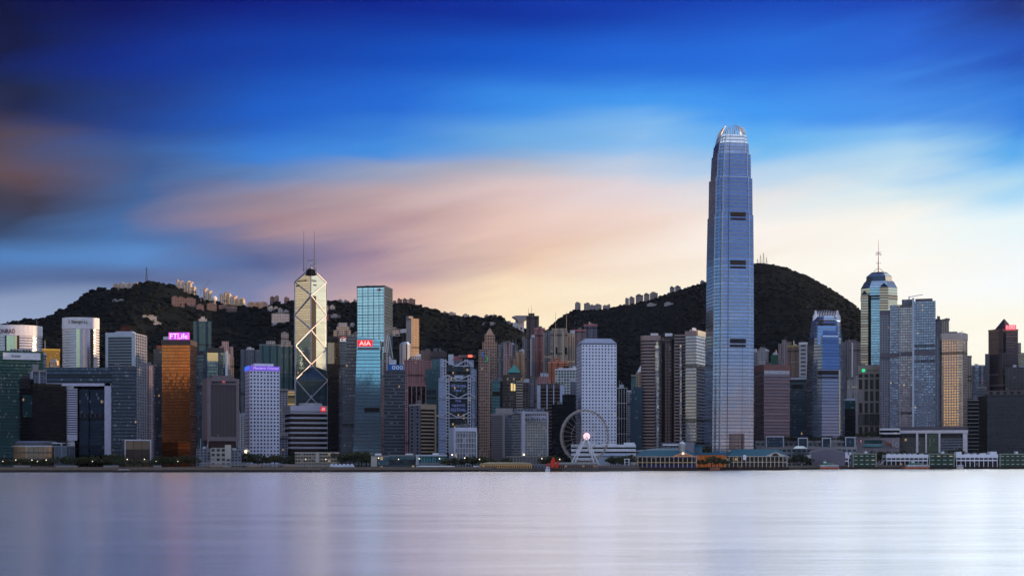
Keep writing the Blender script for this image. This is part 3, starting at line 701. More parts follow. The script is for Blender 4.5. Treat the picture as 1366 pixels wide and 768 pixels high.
ft = box2(216, 253.5, 1650, 262); b = Bld('office_tower', 'copper glass tower with a glowing pink screen on its roof', ft, 460)
b.body(M_copper); m = MB(); m.prism(off(ft, .7), b.z1+.02, b.z(453), 0, 1); b.part('parapet', m, plain('brown_metal', (.07, .05, .045), .5))
m = MB(); m.box(X(225, 1652), X(252, 1652), 1652, 1655, b.z(453)-.3, b.z(443)); sc_ = b.part('screen', m, emis('pink_screen', (.50, .08, .70), .9))
m = MB(); m.box(X(224, 1655.5), X(252.5, 1655), 1655.2, 1656.5, b.z(453), b.z(442.6)); b.part('screen_frame', m, DARK)
place_text(b.o, 'lettering', 'FTLife', emis('screen_text', (1, .72, .9), 1.1), (X(227, 1652), 1651.9, b.z(451.5)), (X(250, 1652), 1651.9), b.z(444.5), (0, -1), sc_, .2)
m = MB()
for x0_, x1_, c_ in ((232.5, 237), (238.5, 243.5)) and ((225.3, 226.6, 0), (236, 239, 0), (250.3, 251.7, 0)):
    m.box(X(x0_, 1652), X(x1_, 1652), 1651.7, 1651.95, b.z(452.4), b.z(443.6))
b.part('screen_stripe', m, emis('magenta_glow', (1, .15, .55), 1.0), parent=sc_)
b.panel('sign_stand', PALE, 217, 224.5, 448.5, 453, out=-3, thick=4)

b = Bld('legislative_building', 'round glass council building with a flat disc roof at the far left waterfront', ell(9, 74, 1530, 22, 32), 594.5)
b.body(facade('council_glass', (.14, .13, .12), (.34, .26, .18), 3.5, 7, .92, .82, gm=.75, gr=.25, lit=.04, tilt=.03)); b.parapet(PALE, .6)
m = MB(); f = ell(14, 68, 1534, 18, 32); m.prism(f, b.z(593), b.z(590), 0, 0, top=off(f, 1)); m.prism(off(f, 1), b.z(589.5), b.z(588), 0, 0, top=off(f, -3), bottom=True); b.part('disc_roof', m, STEEL)
m = MB(); m.prism([(X(72, 1536), 1536), (X(89, 1536), 1536), (X(89, 1536), 1566), (X(72, 1536), 1566)], 3, b.z(594), 0, 1, zr=b.z(594)); b.part('side_wing', m, [facade('pale_blue_panel', (.16, .2, .25), (.12, .15, .19), 9, 30, .8, .9, gm=.2, lit=0), ROOF])
m = MB(); m.box(X(68, 1536), X(82, 1536), 1537, 1550, b.z(591.4), b.z(590)); m.box(X(80.5, 1536), X(82, 1536), 1537, 1538, b.z(594), b.z(591.4)); b.part('canopy', m, PALE)
ft = box2(166, 201, 1545, 163); b = Bld('pavilion', 'square waterfront pavilion with thin white frame and brown glass', ft, 587)
b.body(facade('brown_pavilion_glass', (.03, .03, .03), (.22, .17, .11), 8, 10, .95, .95, gm=.7, gr=.3, lit=.03, tilt=.02)); 
b.panel('frame', PALE, 166, 201.5, 586, 587.6, out=1.2, thick=2); b.panel('frame', PALE, 166, 167.4, 587.7, 617, out=1.2, thick=2); b.panel('frame', PALE, 200, 201.5, 587.7, 617, out=1.2, thick=2)

# ------------------------------------------------------------------ 2. between copper tower and the braced tower
b = Bld('apartment_tower', 'tall blue green flats with a stepped white roof against the dark left hill', notch(box2(258, 282, 2560), 2, 3), 428); b.body(M_dkteal)
for i, (a_, c_, t_) in enumerate(((265, 276, 425), (268, 273, 422))): b.panel('roof_step', M_white, a_, c_, t_, 428, out=-2-i, thick=10)
ft = chamfer(box2(276, 291, 1850), 3); b = Bld('office_tower', 'dark glass tower with a bright pale gold top panel, left of the purple topped hotel', chamfer(box2(275, 300, 1852, 301), 5), 469.5)
b.body(M_darkblue)
bay_ = MB(); q = box2(276.5, 290.8, 1846, D=6); bay_.prism(q, b.z(606), b.z(481.8), 0, 1, bay=1.8, zr=b.z(481)); o1 = b.part('window_bay', bay_, [facade('mid_blue_glass', (.05, .10, .15), (.20, .36, .48), 1.8, 4, .9, .8, gm=.8, lit=0), ROOF])
m = MB(); m.prism(q, b.z(481.7), b.z(470.5), 0, 0); b.part('window_panel', m, gp)
m = MB(); m.prism(box2(277, 299, 1850, D=12), b.z(469.4), b.z(464), 0, 1); b.part('plant_room', m, DARK)
place_text(b.o, 'lettering', 'LIPPO', emis('dim_white', (.6, .6, .62), .35), (X(278, 1849), 1849.3, b.z(468.8)), (X(290, 1849), 1849.3), b.z(465), (0, -1), None, .3)
m = MB(); 
m.prism(box2(292.5, 297, 1849, D=6), 4, b.z(475), 0, 1, bay=1.8)
for z_ in range(6):
    m.prism(box2(291+(z_ % 2)*1.5, 298, 1848-(z_ % 2)*3, D=6), b.z(485+z_*18), b.z(474+z_*18), 0, 1, bottom=True)
b.part('window_bay', m, [M_darkblue, ROOF])
b = Bld('office_tower', 'lower dark glass twin tower just left of the gold topped glass tower', chamfer(box2(259, 276, 1800), 4), 473); b.body(M_darkblue); b.plant(DARK, .6, 5)
m = MB(); m.prism(box2(263, 269, 1799, D=5), 4, b.z(482), 0, 1, bay=1.8)
for z_ in range(5): m.prism(box2(262-(z_ % 2)*2, 270, 1797-(z_ % 2)*2, D=6), b.z(495+z_*20), b.z(482+z_*20), 0, 1, bottom=True)
b.part('window_bay', m, [M_darkblue, ROOF])
b = Bld('apartment_tower', 'stepped pinkish brown flats behind the gold topped glass tower', notch(box2(293, 311, 2250), 2, 3), 462); b.body(M_mauve)
b.panel('roof_step', M_mauve, 296, 305, 455, 462, out=-2, thick=12)
b = Bld('office_tower', 'slender white tower with a dark central strip beside the stepped pinkish flats', box2(291, 304, 1990, 308), 471); b.body(M_slate); b.panel('pier', WHITE, 300, 303.6, 470, 600); b.panel('pier', PALE, 291, 294, 471, 600); b.plant(CONC, .5, 4)
b = Bld('apartment_tower', 'small brown flats with pale piers behind the chamfered military office', box2(303, 312, 2120), 476); b.body(M_brown)
b = Bld('apartment_tower', 'wide dim violet grey flats on the lower slope left of the green flats', notch(box2(321, 346, 2480), 2, 3), 466); b.body(M_slate); b.clutter(rnd, 4)
b = Bld('apartment_tower', 'broad green grey flats with a white roof box behind the purple topped hotel', notch(box2(346, 374.5, 2400), 3, 3), 460); b.body(M_teal); b.panel('roof_step', M_white, 355, 367, 454.5, 460, out=-3, thick=10); b.parapet(CONC)
b = Bld('apartment_tower', 'dark green flats immediately left of the cross braced tower', notch(box2(374.5, 390, 2330), 2, 3), 461.5); b.body(M_dkteal); b.parapet(CONC)
b = Bld('office_block', 'grey balcony block low between the purple topped hotel and the braced tower', box2(372, 384, 1900), 520); b.body(M_grey); b.parapet(CONC)
b = Bld('office_block', 'small golden lit block at the foot of the cross braced tower', box2(382.5, 393.5, 2030), 521); b.body(facade('gold_balconies', (.45, .33, .14), (.5, .36, .12), 12, 3.4, .95, .5, gm=.2, lit=.45)); b.parapet(CONC)
b = Bld('annexe', 'low blue grey annexe between the purple topped hotel and the striped office', box2(371, 384, 1700), 580); b.body(M_slate); b.parapet(CONC)
b = Bld('apartment_block', 'small pale flats in the gap right of the chamfered military office', box2(317, 328, 2050), 555); b.body(M_white); b.clutter(rnd, 3)

ft = box2(333, 373, 1640, 327); b = Bld('hotel', 'white hotel with a grid of small windows and a purple lit roof band', ft, 494)
b.body(facade('white_hotel_grid', (.72, .77, .92), (.015, .016, .02), 3.9, 4.05, .5, .48, gm=.3, gr=.2, lit=.001, blinds=.02, wr=.5))
m = MB(); m.prism(off(ft, .4), b.z1+.03, b.z(488), 0, 0); rb = b.part('roof_band', m, [emis('purple_band', (.16, .08, .52), .85)])
b.panel('roof_band_end', emis('blue_band', (.05, .16, .85), .95), 327, 333, 488.3, 493.7, e=3, out=.6, thick=.3, parent=rb)
b.text('Mandarin Oriental', emis('lilac_text', (.55, .42, .9), .9), 338, 371, 489.4, 492.6, out=.8, parent=rb)
b.plant(WHITE, .65, 3.4, z=b.z(488)); 
b.panel('lamp', LAMPM, 328.5, 330, 600, 604, e=3, out=2)

ft = box2(277, 319, 1575, 270.5); ft2 = ft
b = Bld('military_office', 'chamfered mauve grey office narrowing to a waist above its base', ft, 505)
mm_ = facade('brown_fluted_wall', (.115, .095, .095), (.05, .045, .05), 1.5, 60, .55, 1.0, gm=.3, lit=0, gr=.3)
b.body(mm_, z0=b.z(586)); edge = plain('mauve_stone', (.20, .165, .175), .8)
b.panel('pier', edge, 277, 281, 505.4, 588, out=1.0); b.panel('pier', edge, 315, 319, 505.4, 588, out=1.0); b.panel('fascia', edge, 281.1, 314.9, 504, 513, out=.9); b.panel('sill_band', edge, 281.1, 314.9, 582.5, 588, out=.9)
b.panel('flank', edge, 270.5, 277, 505, 587, e=3, out=.9)
m = MB(); m.prism(shrink(ft, .78), b.z(596), b.z(586)-.02, 0, 0, top=ft); b.part('taper', m, plain('dark_mauve_stone', (.09, .06, .06), .8))
m = MB(); m.prism(shrink(ft, .62), b.z0, b.z(596), 0, 0); b.part('stem', m, plain('grey_stem', (.16, .15, .16), .8))
b.plant(edge, .62, 4.2)
win = MB(); gx = [i for i in range(12)]
for i in gx:
    if i in (5, 6): continue
    p_ = 282.5+i*2.7; win.box(X(p_, 1574), X(p_+2, 1574), 1573.6, 1574.5, b.z(511), b.z(508.4))
b.part('window_row', win, BLACK)
m = MB(); 
st = [(math.sin(math.pi*k/5)*(1.6 if k % 2 == 0 else .65), math.cos(math.pi*k/5)*(1.6 if k % 2 == 0 else .65)) for k in range(10)]
cxs, czs = X(298.5, 1573), b.z(509)
m.face([(cxs+a_, 1572.6, czs+c_) for a_, c_ in st]); m.face([(cxs+a_, 1573.4, czs+c_) for a_, c_ in reversed(st)])
b.part('star_emblem', m, emis('red_star', (.8, .1, .04), .6))
b = Bld('annexe', 'cream stepped annexe with glass grid in front of the chamfered military office', box2(281, 308, 1540), 597)
b.body(facade('cream_annexe', (.42, .41, .36), (.05, .06, .08), 6, 5, .62, .55, gm=.4, lit=.02)); b.panel('roof_step', plain('cream_render', (.5, .48, .42)), 300, 308.3, 593, 612, out=1, thick=12)
b = Bld('annexe', 'dark grey annexe left of the cream stepped annexe on the waterfront', box2(262, 281, 1545), 598); b.body(M_slate); b.clutter(rnd, 4)
b = Bld('annexe', 'low dark annexe right of the cream stepped annexe on the waterfront', box2(308.5, 322, 1545), 600); b.body(M_slate); b.clutter(rnd, 2)

# ------------------------------------------------------------------ the cross braced tower
YB = 2250
C0 = (X(411, YB), YB+34)
A0, B0, D0, E0_ = (X(386.7, YB+17), YB+17.0), (X(394, YB), YB-0.0), (X(434.5, YB+24), YB+24.0), (X(427.8, YB+70), YB+70.0)
rr = 34.5; ph_ = math.radians(35)
D0 = (C0[0]+rr*math.cos(ph_), C0[1]-rr*math.sin(ph_)); B0 = (C0[0]-rr*math.sin(ph_), C0[1]-rr*math.cos(ph_)); A0 = (C0[0]-rr*math.cos(ph_), C0[1]+rr*math.sin(ph_)); E0_ = (C0[0]+rr*math.sin(ph_), C0[1]+rr*math.cos(ph_))
zc = lambda py: Z(py, C0[1])
tw = thing('braced_tower', 'faceted glass tower with white cross bracing and two masts', 'building', (C0[0], C0[1], 4))
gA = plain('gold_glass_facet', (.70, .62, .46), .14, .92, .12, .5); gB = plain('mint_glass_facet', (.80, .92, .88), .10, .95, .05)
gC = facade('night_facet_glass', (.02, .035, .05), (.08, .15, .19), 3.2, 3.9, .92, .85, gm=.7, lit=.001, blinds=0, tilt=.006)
gAf = facade('gold_sky_facet', (.38, .35, .31), (.84, .82, .76), 3.2, 3.9, .93, .86, gm=.92, gr=.1, lit=0, blinds=0, tilt=.006, var=.1)  # warm sky reflection tinted into this face's glass colour
gBf = facade('mint_sky_facet', (.50, .60, .57), (.86, .96, .93), 3.2, 3.9, .95, .9, gm=.95, gr=.07, lit=0, blinds=0, tilt=.004, var=.05)  # pale sky reflection tinted into this face's glass colour
def prismq(name, P, Q, ztop_c, ztop_o, mC, mOut, mIn1, mIn2):
    """triangular shaft C-P-Q: glass sloping down from the core line to the outer face"""
    m = MB(); c = (*C0, ztop_c); p1 = (*P, ztop_o); q1 = (*Q, ztop_o); z0 = 3
    def wall(a, b, mi):
        L = math.hypot(b[0]-a[0], b[1]-a[1]); m.face([(a[0], a[1], z0), (b[0], b[1], z0), b, a], [(0, z0), (L, z0), (L, b[2]), (0, a[2])], mi)
    wall(p1, q1, 0); wall(q1, c, 1); wall(c, p1, 2); m.face([p1, q1, c], [(0, 0), (50, 0), (25, 30)], 3)
    o = m.build(name, [mOut, mIn1, mIn2, gC], tw); return o
# CCW: B (near), D (right), E (far right), A (left)
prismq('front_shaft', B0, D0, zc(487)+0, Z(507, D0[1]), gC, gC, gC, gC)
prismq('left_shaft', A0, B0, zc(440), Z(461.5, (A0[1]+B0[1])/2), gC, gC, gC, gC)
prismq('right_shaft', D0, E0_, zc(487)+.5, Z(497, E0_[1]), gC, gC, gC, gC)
# tall back shaft: its inner faces C-A (gold) and C-E (mint) look at the harbour
m = MB(); z0 = 3; ct = zc(360); ot = Z(377, E0_[1])
Cc = (*C0, ct); Ee = (*E0_, ot); Aa = (*A0, Z(376.5, A0[1]))
def bw(a, b, mi, z0=z0):
    L = math.hypot(b[0]-a[0], b[1]-a[1]); m.face([(a[0], a[1], z0), (b[0], b[1], z0), b, a], [(0, z0), (L, z0), (L, b[2]), (0, a[2])], mi)
bw(Ee, Aa, 2); m.face([Ee, Aa, Cc], [(0, 0), (50, 0), (25, 30)], 2)
bw(Aa, Cc, 0); bw(Cc, Ee, 1)
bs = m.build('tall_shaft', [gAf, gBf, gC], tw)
# dark core strip beside the mint facet
m = MB(); u = Vector((E0_[0]-C0[0], E0_[1]-C0[1])).normalized(); nn = Vector((u.y, -u.x))
p_ = [(C0[0]+nn.x*.5, C0[1]+nn.y*.5), (C0[0]+u.x*11+nn.x*.5, C0[1]+u.y*11+nn.y*.5), (C0[0]+u.x*11-nn.x*.3, C0[1]+u.y*11-nn.y*.3), (C0[0]-nn.x*.3, C0[1]-nn.y*.3)]
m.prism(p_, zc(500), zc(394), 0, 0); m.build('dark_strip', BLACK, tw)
# masts and cradle
m = MB(); a = zc(362); t1 = zc(347); hw = X(418, YB)-X(404.5, YB)
cx_ = C0[0]
for sx_ in (-.5, .5):
    for sy_ in (-4, 6): m.bar((cx_+sx_*hw, C0[1]+sy_, a-4), (cx_+sx_*hw, C0[1]+sy_, t1), 1.0)
for sy_ in (-4, 6):
    m.bar((cx_-hw/2, C0[1]+sy_, t1), (cx_+hw/2, C0[1]+sy_, t1), 1.1); m.bar((cx_-hw/2, C0[1]+sy_, a), (cx_+hw/2, C0[1]+sy_, t1-1), .9); m.bar((cx_+hw/2, C0[1]+sy_, a), (cx_-hw/2, C0[1]+sy_, t1-1), .9)
BRC = plain('pale_aluminium', (.42, .42, .50), .4, .4)
m.build('mast_cradle', BRC, tw)
for px_ in (405.3, 419.3):
    m = MB(); x = X(px_, C0[1]); m.tube((x, C0[1], a), (x, C0[1], zc(330)), .75, .6); m.tube((x, C0[1], zc(330)), (x, C0[1], zc(308)), .5, .25); m.build('mast', plain('mast_grey', (.12, .12, .15), .5), tw)
# dark notch under the cradle
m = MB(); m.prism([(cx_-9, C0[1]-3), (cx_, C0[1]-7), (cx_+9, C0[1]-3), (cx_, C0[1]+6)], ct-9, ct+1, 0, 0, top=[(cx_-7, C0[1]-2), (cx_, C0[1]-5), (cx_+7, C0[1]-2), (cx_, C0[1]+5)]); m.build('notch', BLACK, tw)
def brace(pts, w=1.5):
    m = MB()
    for p, q in zip(pts[:-1], pts[1:]): m.bar(p, q, w)
    return m.build('brace', BRC, tw)
def on(P, px_unused, z, o=.9):
    v = Vector((P[0]-C0[0], P[1]-C0[1])).normalized() if P != C0 else Vector((0, -1)); return (P[0]+v.x*o, P[1]+v.y*o, z)
cn = lambda py: (C0[0]-.2, C0[1]-1.2, zc(py))
A_ = lambda py: on(A0, 0, Z(py, A0[1])); B_ = lambda py: on(B0, 0, Z(py, B0[1])); D_ = lambda py: on(D0, 0, Z(py, D0[1])); E_ = lambda py: on(E0_, 0, Z(py, E0_[1]))
brace([cn(357), A_(376)]); brace([cn(357), E_(377)])
brace([A_(376), A_(463)]); brace([E_(377), E_(497)]); brace([cn(357), cn(487)])
brace([A_(376), cn(394)]); brace([cn(394), A_(420)]); brace([A_(420), cn(440)]); brace([cn(440), A_(462)]); brace([E_(377), cn(394)]); brace([cn(394), E_(420)]); brace([E_(420), cn(440)]); brace([cn(440), E_(466)]); brace([E_(466), cn(486)])
brace([B_(461), B_(600)]); brace([D_(507), D_(600)]); brace([cn(440), B_(461)])
brace([B_(461), cn(486)]); brace([cn(486), B_(506)]); brace([cn(486), D_(507)]); brace([E_(497), cn(487)])
FC_ = ((B0[0]+D0[0])/2, (B0[1]+D0[1])/2)
fx = lambda py: (FC_[0]-.6, FC_[1]-1.2, Z(py, FC_[1]))
brace([B_(506), fx(530)]); brace([fx(530), D_(507)]); brace([fx(530), B_(552)]); brace([fx(530), D_(553)]); brace([A_(463), A_(600)], 1.0); brace([A_(463), B_(500)], .9); brace([A_(500), B_(463)], .9)
brace([cn(487), fx(530)])
dk = plain('facet_emblem', (.03, .03, .03), .6)
ua = Vector((A0[0]-C0[0], A0[1]-C0[1])).normalized(); na = Vector((-ua.y, ua.x)); na = na if na.y < 0 else -na
p_l = hit(C0, ua, 397.5); p_r = hit(C0, ua, 409.5)
place_text(tw, 'lettering', 'BANK OF CHINA', dk, (p_l[0]+na.x, p_l[1]+na.y, zc(374.5)), (p_r[0]+na.x, p_r[1]+na.y), zc(372.5), (na.x, na.y), None, .3)
ue = Vector((E0_[0]-C0[0], E0_[1]-C0[1])).normalized(); ne = Vector((ue.y, -ue.x))
p_l = hit(C0, ue, 413.5); p_r = hit(C0, ue, 421.5)
place_text(tw, 'lettering', 'BANK OF CHINA', plain('grey_lettering', (.3, .36, .36), .6), (p_l[0]+ne.x, p_l[1]+ne.y, zc(375.5)), (p_r[0]+ne.x, p_r[1]+ne.y), zc(372.5), (ne.x, ne.y), None, .3)
for pxs, uu, nv in (((395.5, 399.5), ua, na), ((418.5, 421.5), ue, ne)):
    p1_ = hit(C0, uu, pxs[0]); p2_ = hit(C0, uu, pxs[1]); m = MB()
    m.bar((p1_[0]+nv.x*.6, p1_[1]+nv.y*.6, zc(379.5)), (p2_[0]+nv.x*.6, p2_[1]+nv.y*.6, zc(379.5)), 1.6, 1.6); m.build('vent', dk, tw)
# ------------------------------------------------------------------ 3. centre left
ft = box2(388, 436, 1800, 380); b = Bld('office_block', 'white and black striped office in front of the cross braced tower', ft, 541)
b.body(M_black); b.bands(plain('white_band', (.42, .44, .50), .6), 6.2, 2.4, .9, z0=b.z(600), z1=b.z(549))
m = MB(); m.prism(off(ft, .9), b.z(548.2), b.z(541)+.3, 0, 0, bottom=True); tb = b.part('top_band', m, PALE)
f = ell(397, 428, 1808, 10, 24); m = MB(); m.prism(f, b.z1+.4, b.z(537), 0, 0); b.part('plant_drum', m, PALE)
sg = b.panel('sign', emis('red_sign', (.75, .03, .05), .7), 427.5, 434.5, 542.5, 549, out=1.8, thick=1); b.text('(S', emis('sign_white', (1, .9, .9), .8), 429, 433, 544, 547.6, out=2.1, parent=sg, thick=.2)
b = Bld('municipal_block', 'low cream office in two wings with long window rows behind the left centre quay', box2(393.5, 452, 1560), 603.5)
cr = facade('cream_rows', (.40, .36, .28), (.03, .03, .035), 3.0, 3.5, .8, .42, gm=.2, lit=.01); b.body(cr); b.parapet(plain('cream_render', (.5, .48, .42)), .6)
b.panel('stair_wall', plain('cream_render', (.5, .48, .42)), 421, 425.5, 602.5, 617, out=1.6, thick=4)
tents = thing('marquee', 'white long marquee tent on the quay below the slanted blue glass tower', 'tent', (X(455, 1500), 1500, 4))
m = MB(); x0_, x1_ = X(440, 1500), X(472, 1500)
m.prism([(x0_, 1496), (x1_, 1496), (x1_, 1506), (x0_, 1506)], 4, Z(622, 1500), 0, None); m.build('wall', WHITE, tents)
for i in range(6):
    m = MB(); a_ = x0_+(x1_-x0_)*i/6; c_ = x0_+(x1_-x0_)*(i+1)/6-.1; zz = Z(622, 1500); q = [(a_, 1495.6), (c_, 1495.6), (c_, 1506.4), (a_, 1506.4)]
    m.prism(q, zz+.02, Z(618.3, 1500), 0, 0, top=shrink(q, .35)); m.build('roof', plain('tent_fabric', (.6, .66, .75), .6), tents)

b = Bld('office_tower', 'black twin tower with a paler rounded front and lit white letters at its top', box2(437, 455, 2200), 450); b.body(M_black); b.parapet(DARK)
b.panel('window_panel', gp and plain('dull_gold_mirror', (.6, .5, .36), .2, .9, .15), 437, 446, 457, 485, out=.6)
mg2 = facade('grey_dark_glass', (.06, .065, .08), (.17, .2, .25), 1.6, 4, .9, .7, gm=.6, lit=.002); ft = rounded(box2(451.5, 470, 2170), 9)
m = MB(); m.prism(ft, 3, b.z(449), 0, 1, bay=1.6, zr=b.z(449)); b.part('round_front', m, [mg2, ROOF])
place_text(b.o, 'lettering', 'citi', emis('sign_white', (1, .9, .9), .8), (X(453.5, 2168), 2168.4, Z(455.3, 2170)), (X(463, 2168), 2168.4), Z(450.2, 2170), (0, -1), None, .3)
m = MB(); P_ = [(X(458+3.4*math.cos(t_), 2168), 2168.3, Z(451.4-2.2*math.sin(t_), 2170)) for t_ in [math.pi*k/8 for k in range(9)]]
for p_, q_ in zip(P_[:-1], P_[1:]): m.bar(p_, q_, .9, .5)
b.part('arc_emblem', m, emis('red_arc', (.9, .08, .06), 1.0))
b = Bld('apartment_tower', 'stepped cream flats on the slope just above the black tower with white letters', notch(box2(445, 468, 2600), 2, 3), 440); b.body(M_cream); 
b.panel('roof_step', M_cream, 449, 466, 435, 440, out=-3, thick=12); b.panel('roof_step', M_white, 452, 463, 430, 435, out=-5, thick=8); b.clutter(rnd, 4, b.z(435))

ft = box2(476.5, 513, 1990, 523.3); b = Bld('office_tower', 'tall pale cyan glass box tower with a dark roof rim, left of centre', ft, 382.5)
b.body(M_cyan); st_ = plain('cyan_mullion', (.10, .16, .19), .4, .5); b.fins(st_, 7.5, .55, .45, edges=(0, 1)); b.bands(st_, 12.6, .7, .35, z0=40)
b.parapet(DARK, 1.8, .5); b.panel('corner_pier', PALE, 511.8, 513.1, 382, 600, out=.7)
b.text('ck', plain('roof_sign', (.55, .06, .06), .5), 503, 509, 384.5, 388, out=.9); b.plant(DARK, .5, 3); b.clutter(rnd, 6)
b.panel('vent_band', BLACK, 508, 511.5, 456, 462, out=.8)

Ya = 1730
b = Bld('office_tower', 'blue glass tower with slanted top and red sign before the pale cyan box tower', box2(473.5, 507, Ya, 511, ratio=1), 451)
ftb = box2(470.5, 508.5, Ya, 512.5); ftt = box2(476.5, 507, Ya, 510)
def slab(b, name, fb, ftp, zt, mats, bay=1.6, z0=3, zr=None):
    m = MB(); n = len(fb); zr = zr or max(zt)
    for i in range(n):
        j = (i+1) % n; L = math.hypot(fb[j][0]-fb[i][0], fb[j][1]-fb[i][1]); nbb = max(1, round(L/bay))*bay
        m.face([(*fb[i], z0), (*fb[j], z0), (*ftp[j], zt[j]), (*ftp[i], zt[i])], [(0, z0-zr), (nbb, z0-zr), (nbb, zt[j]-zr), (0, zt[i]-zr)], 0)
    m.face([(*p, z) for p, z in zip(ftp, zt)], None, 1); return b.part(name, m, mats)
slab(b, 'body', ftb, ftt, [Z(447.5, Ya), Z(454, Ya), Z(454, Ya), Z(447.5, Ya)], [M_cyan2, ROOF])
fs_ = box2(455, 473, Ya+14); z_ = [Z(449, Ya+14), Z(441, Ya+14), Z(441, Ya+14), Z(449, Ya+14)]
slab(b, 'dark_wing', box2(454, 470.5, Ya+14, D=24), box2(462, 477, Ya+14, D=24), z_, [mg2, ROOF])
sg = b.panel('sign', emis('bright_red_sign', (.85, .03, .03), .85), 477, 497, 453.5, 462, out=2.2, thick=1.4, foot=ftt)
b.text('AIA', emis('sign_white', (1, .9, .9), .8), 479.5, 495, 455, 460.8, out=2.5, foot=ftt, parent=sg, thick=.3)
b.panel('vent_band', plain('grey_vent', (.15, .17, .19), .5), 477, 506, 463.4, 466.6, out=1.2, thick=2.5, foot=ftt)
b.panel('dark_bay', BLACK, 486, 506, 543.5, 549.5, out=.6, thick=1.5, foot=box2(472, 508, Ya, 512))
b = Bld('office_tower', 'slender brown tower with pale edge and roof crane between blue glass and grey office', box2(511, 520, 1800), 470); b.body(M_brown); b.panel('pier', PALE, 515.5, 517, 470, 600)
m = MB(); m.bar((X(514, 1800), 1803, b.z1), (X(516.5, 1800), 1803, b.z(446)), .8); m.bar((X(516.5, 1800), 1803, b.z(470)), (X(519, 1800), 1803, b.z(448)), .5); m.bar((X(519, 1800), 1803, b.z(448)), (X(524, 1800), 1803, b.z(478)), .6); b.part('crane', m, WHITE)
for i_, (a_, c_, w_) in enumerate(()): pass

b = Bld('office_tower', 'dark grey banded office with a small blue screen on its roof', box2(513, 540.5, 1690), 495)
b.body(facade('grey_band_office', (.10, .115, .14), (.05, .065, .085), 2, 3.9, .9, .5, gm=.5, lit=.006)); 
sgn = b.panel('screen', emis('blue_screen', (.015, .06, .22), .5), 517, 538.5, 486, 493.7, out=-1, thick=2); b.text('ooo', emis('pale_blue_text', (.4, .5, .62), .5), 523, 537.5, 487.5, 492.5, out=-.7, parent=sgn, thick=.2)
b.panel('screen_stand', DARK, 514, 540, 493.8, 495, out=-.5, thick=6); b.plant(PALE, .3, 14, -2)
m = MB(); m.bar((X(525, 1695), 1697, b.z(486)), (X(519.5, 1695), 1697, b.z(474)), .7); m.bar((X(519.5, 1695), 1697, b.z(490)), (X(519.5, 1695), 1697, b.z(474)), .7); b.part('lattice', m, WHITE)
b = Bld('apartment_tower', 'tall slender tower with an ochre right face on the dark slope near centre', box2(549, 559, 2560, 542), 424.5); b.body(M_ochre); b.panel('flank', M_white, 542, 549, 425, 480, e=3, out=.4, thick=.6); b.panel('roof_step', CONC, 546, 552, 421.5, 424.5, out=-2, thick=8); b.panel('wing_slab', WHITE, 537.5, 544, 439, 444, e=3, out=6, thick=3)
b = Bld('apartment_tower', 'round topped white tower with dark vertical strips below the slender ochre tower', chamfer(box2(533, 548, 2300), 5), 459); b.body(facade('white_dark_strips', (.55, .56, .6), (.04, .05, .07), 4.2, 60, .5, 1.0, gm=.4, lit=0)); m = MB(); m.prism(shrink(b.foot, .98), b.z1, b.z(455.5), 0, 0, top=shrink(b.foot, .55)); b.part('round_top', m, PALE)
b = Bld('apartment_tower', 'white flats with water tank low before the slender ochre tower', box2(547, 561.5, 2230), 475); b.body(M_white); b.panel('roof_step', WHITE, 554, 561.5, 472, 475, out=-1, thick=8)
b = Bld('apartment_block', 'brown terrace of flats on the slope just left of the suspended steel bank', box2(560, 575, 2480), 467); b.body(M_brown); b.clutter(rnd, 4)
b = Bld('apartment_block', 'olive brown terrace of flats on the slope above the suspended steel bank', box2(574, 596, 2460), 468.5); b.body(M_dkbrown); b.clutter(rnd, 5)
b = Bld('office_tower', 'pink stone office with rows of small windows left of the suspended steel bank', notch(box2(539, 564.5, 2000), 3, 1.2), 481); b.body(M_pink); b.parapet(plain('pink_stone', (.40, .22, .21), .8)); b.clutter(rnd, 4)
b = Bld('office_tower', 'narrow pink tower with stepped left edge squeezed beside the suspended steel bank', notch(box2(566, 580, 1960), 2, 1.5), 482.5); b.body(M_pink); b.parapet(plain('pink_stone', (.40, .22, .21), .8))
b = Bld('office_tower', 'grey green glass slab touching the left flank of the suspended steel bank', box2(568, 590, 1930), 492); b.body(M_dkteal); b.panel('tower_step', M_teal, 576, 590, 479, 492, out=-1, thick=14)
b = Bld('office_tower', 'pink framed office with dark vertical ribs behind the tan louvred block', box2(543, 568, 1880), 514); b.body(M_black); b.fins(plain('pink_stone', (.40, .22, .21), .8), 6.0, 1.0, .8, edges=(0,)); b.parapet(plain('pink_stone', (.40, .22, .21), .8)); b.panel('pier', M_pink, 540, 544.5, 500, 606, out=.9)
ft = box2(560.5, 581, 1650, 546); b = Bld('office_block', 'block with curved tan balconies in front and grey side wall near centre quay', ft, 539)
b.body(facade('grey_small_windows', (.15, .16, .20), (.02, .02, .02), 12, 4.1, .3, .5, gm=.2, lit=0)); tan = plain('tan_stone', (.34, .27, .19), .8)
b.panel('recess', BLACK, 561, 579, 546, 606, out=.2, thick=.4)
a_, c_ = b.face_pts(0); u = ((c_[0]-a_[0]), (c_[1]-a_[1])); L_ = math.hypot(*u); u = (u[0]/L_, u[1]/L_); n_ = (u[1], -u[0]); m = MB(); z = b.z(548.5)
while z > b.z(606):
    P = []
    for k in range(9):
        s_ = L_*(.04+.86*k/8); bul = 1.0+1.6*math.sin(math.pi*k/8); P.append((a_[0]+u[0]*s_+n_[0]*bul, a_[1]+u[1]*s_+n_[1]*bul))
    P += [(a_[0]+u[0]*L_*.9, a_[1]+u[1]*L_*.9), (a_[0]+u[0]*L_*.04, a_[1]+u[1]*L_*.04)]
    m.prism(P, z-1.7, z, 0, 0, bottom=True); z -= 4.1
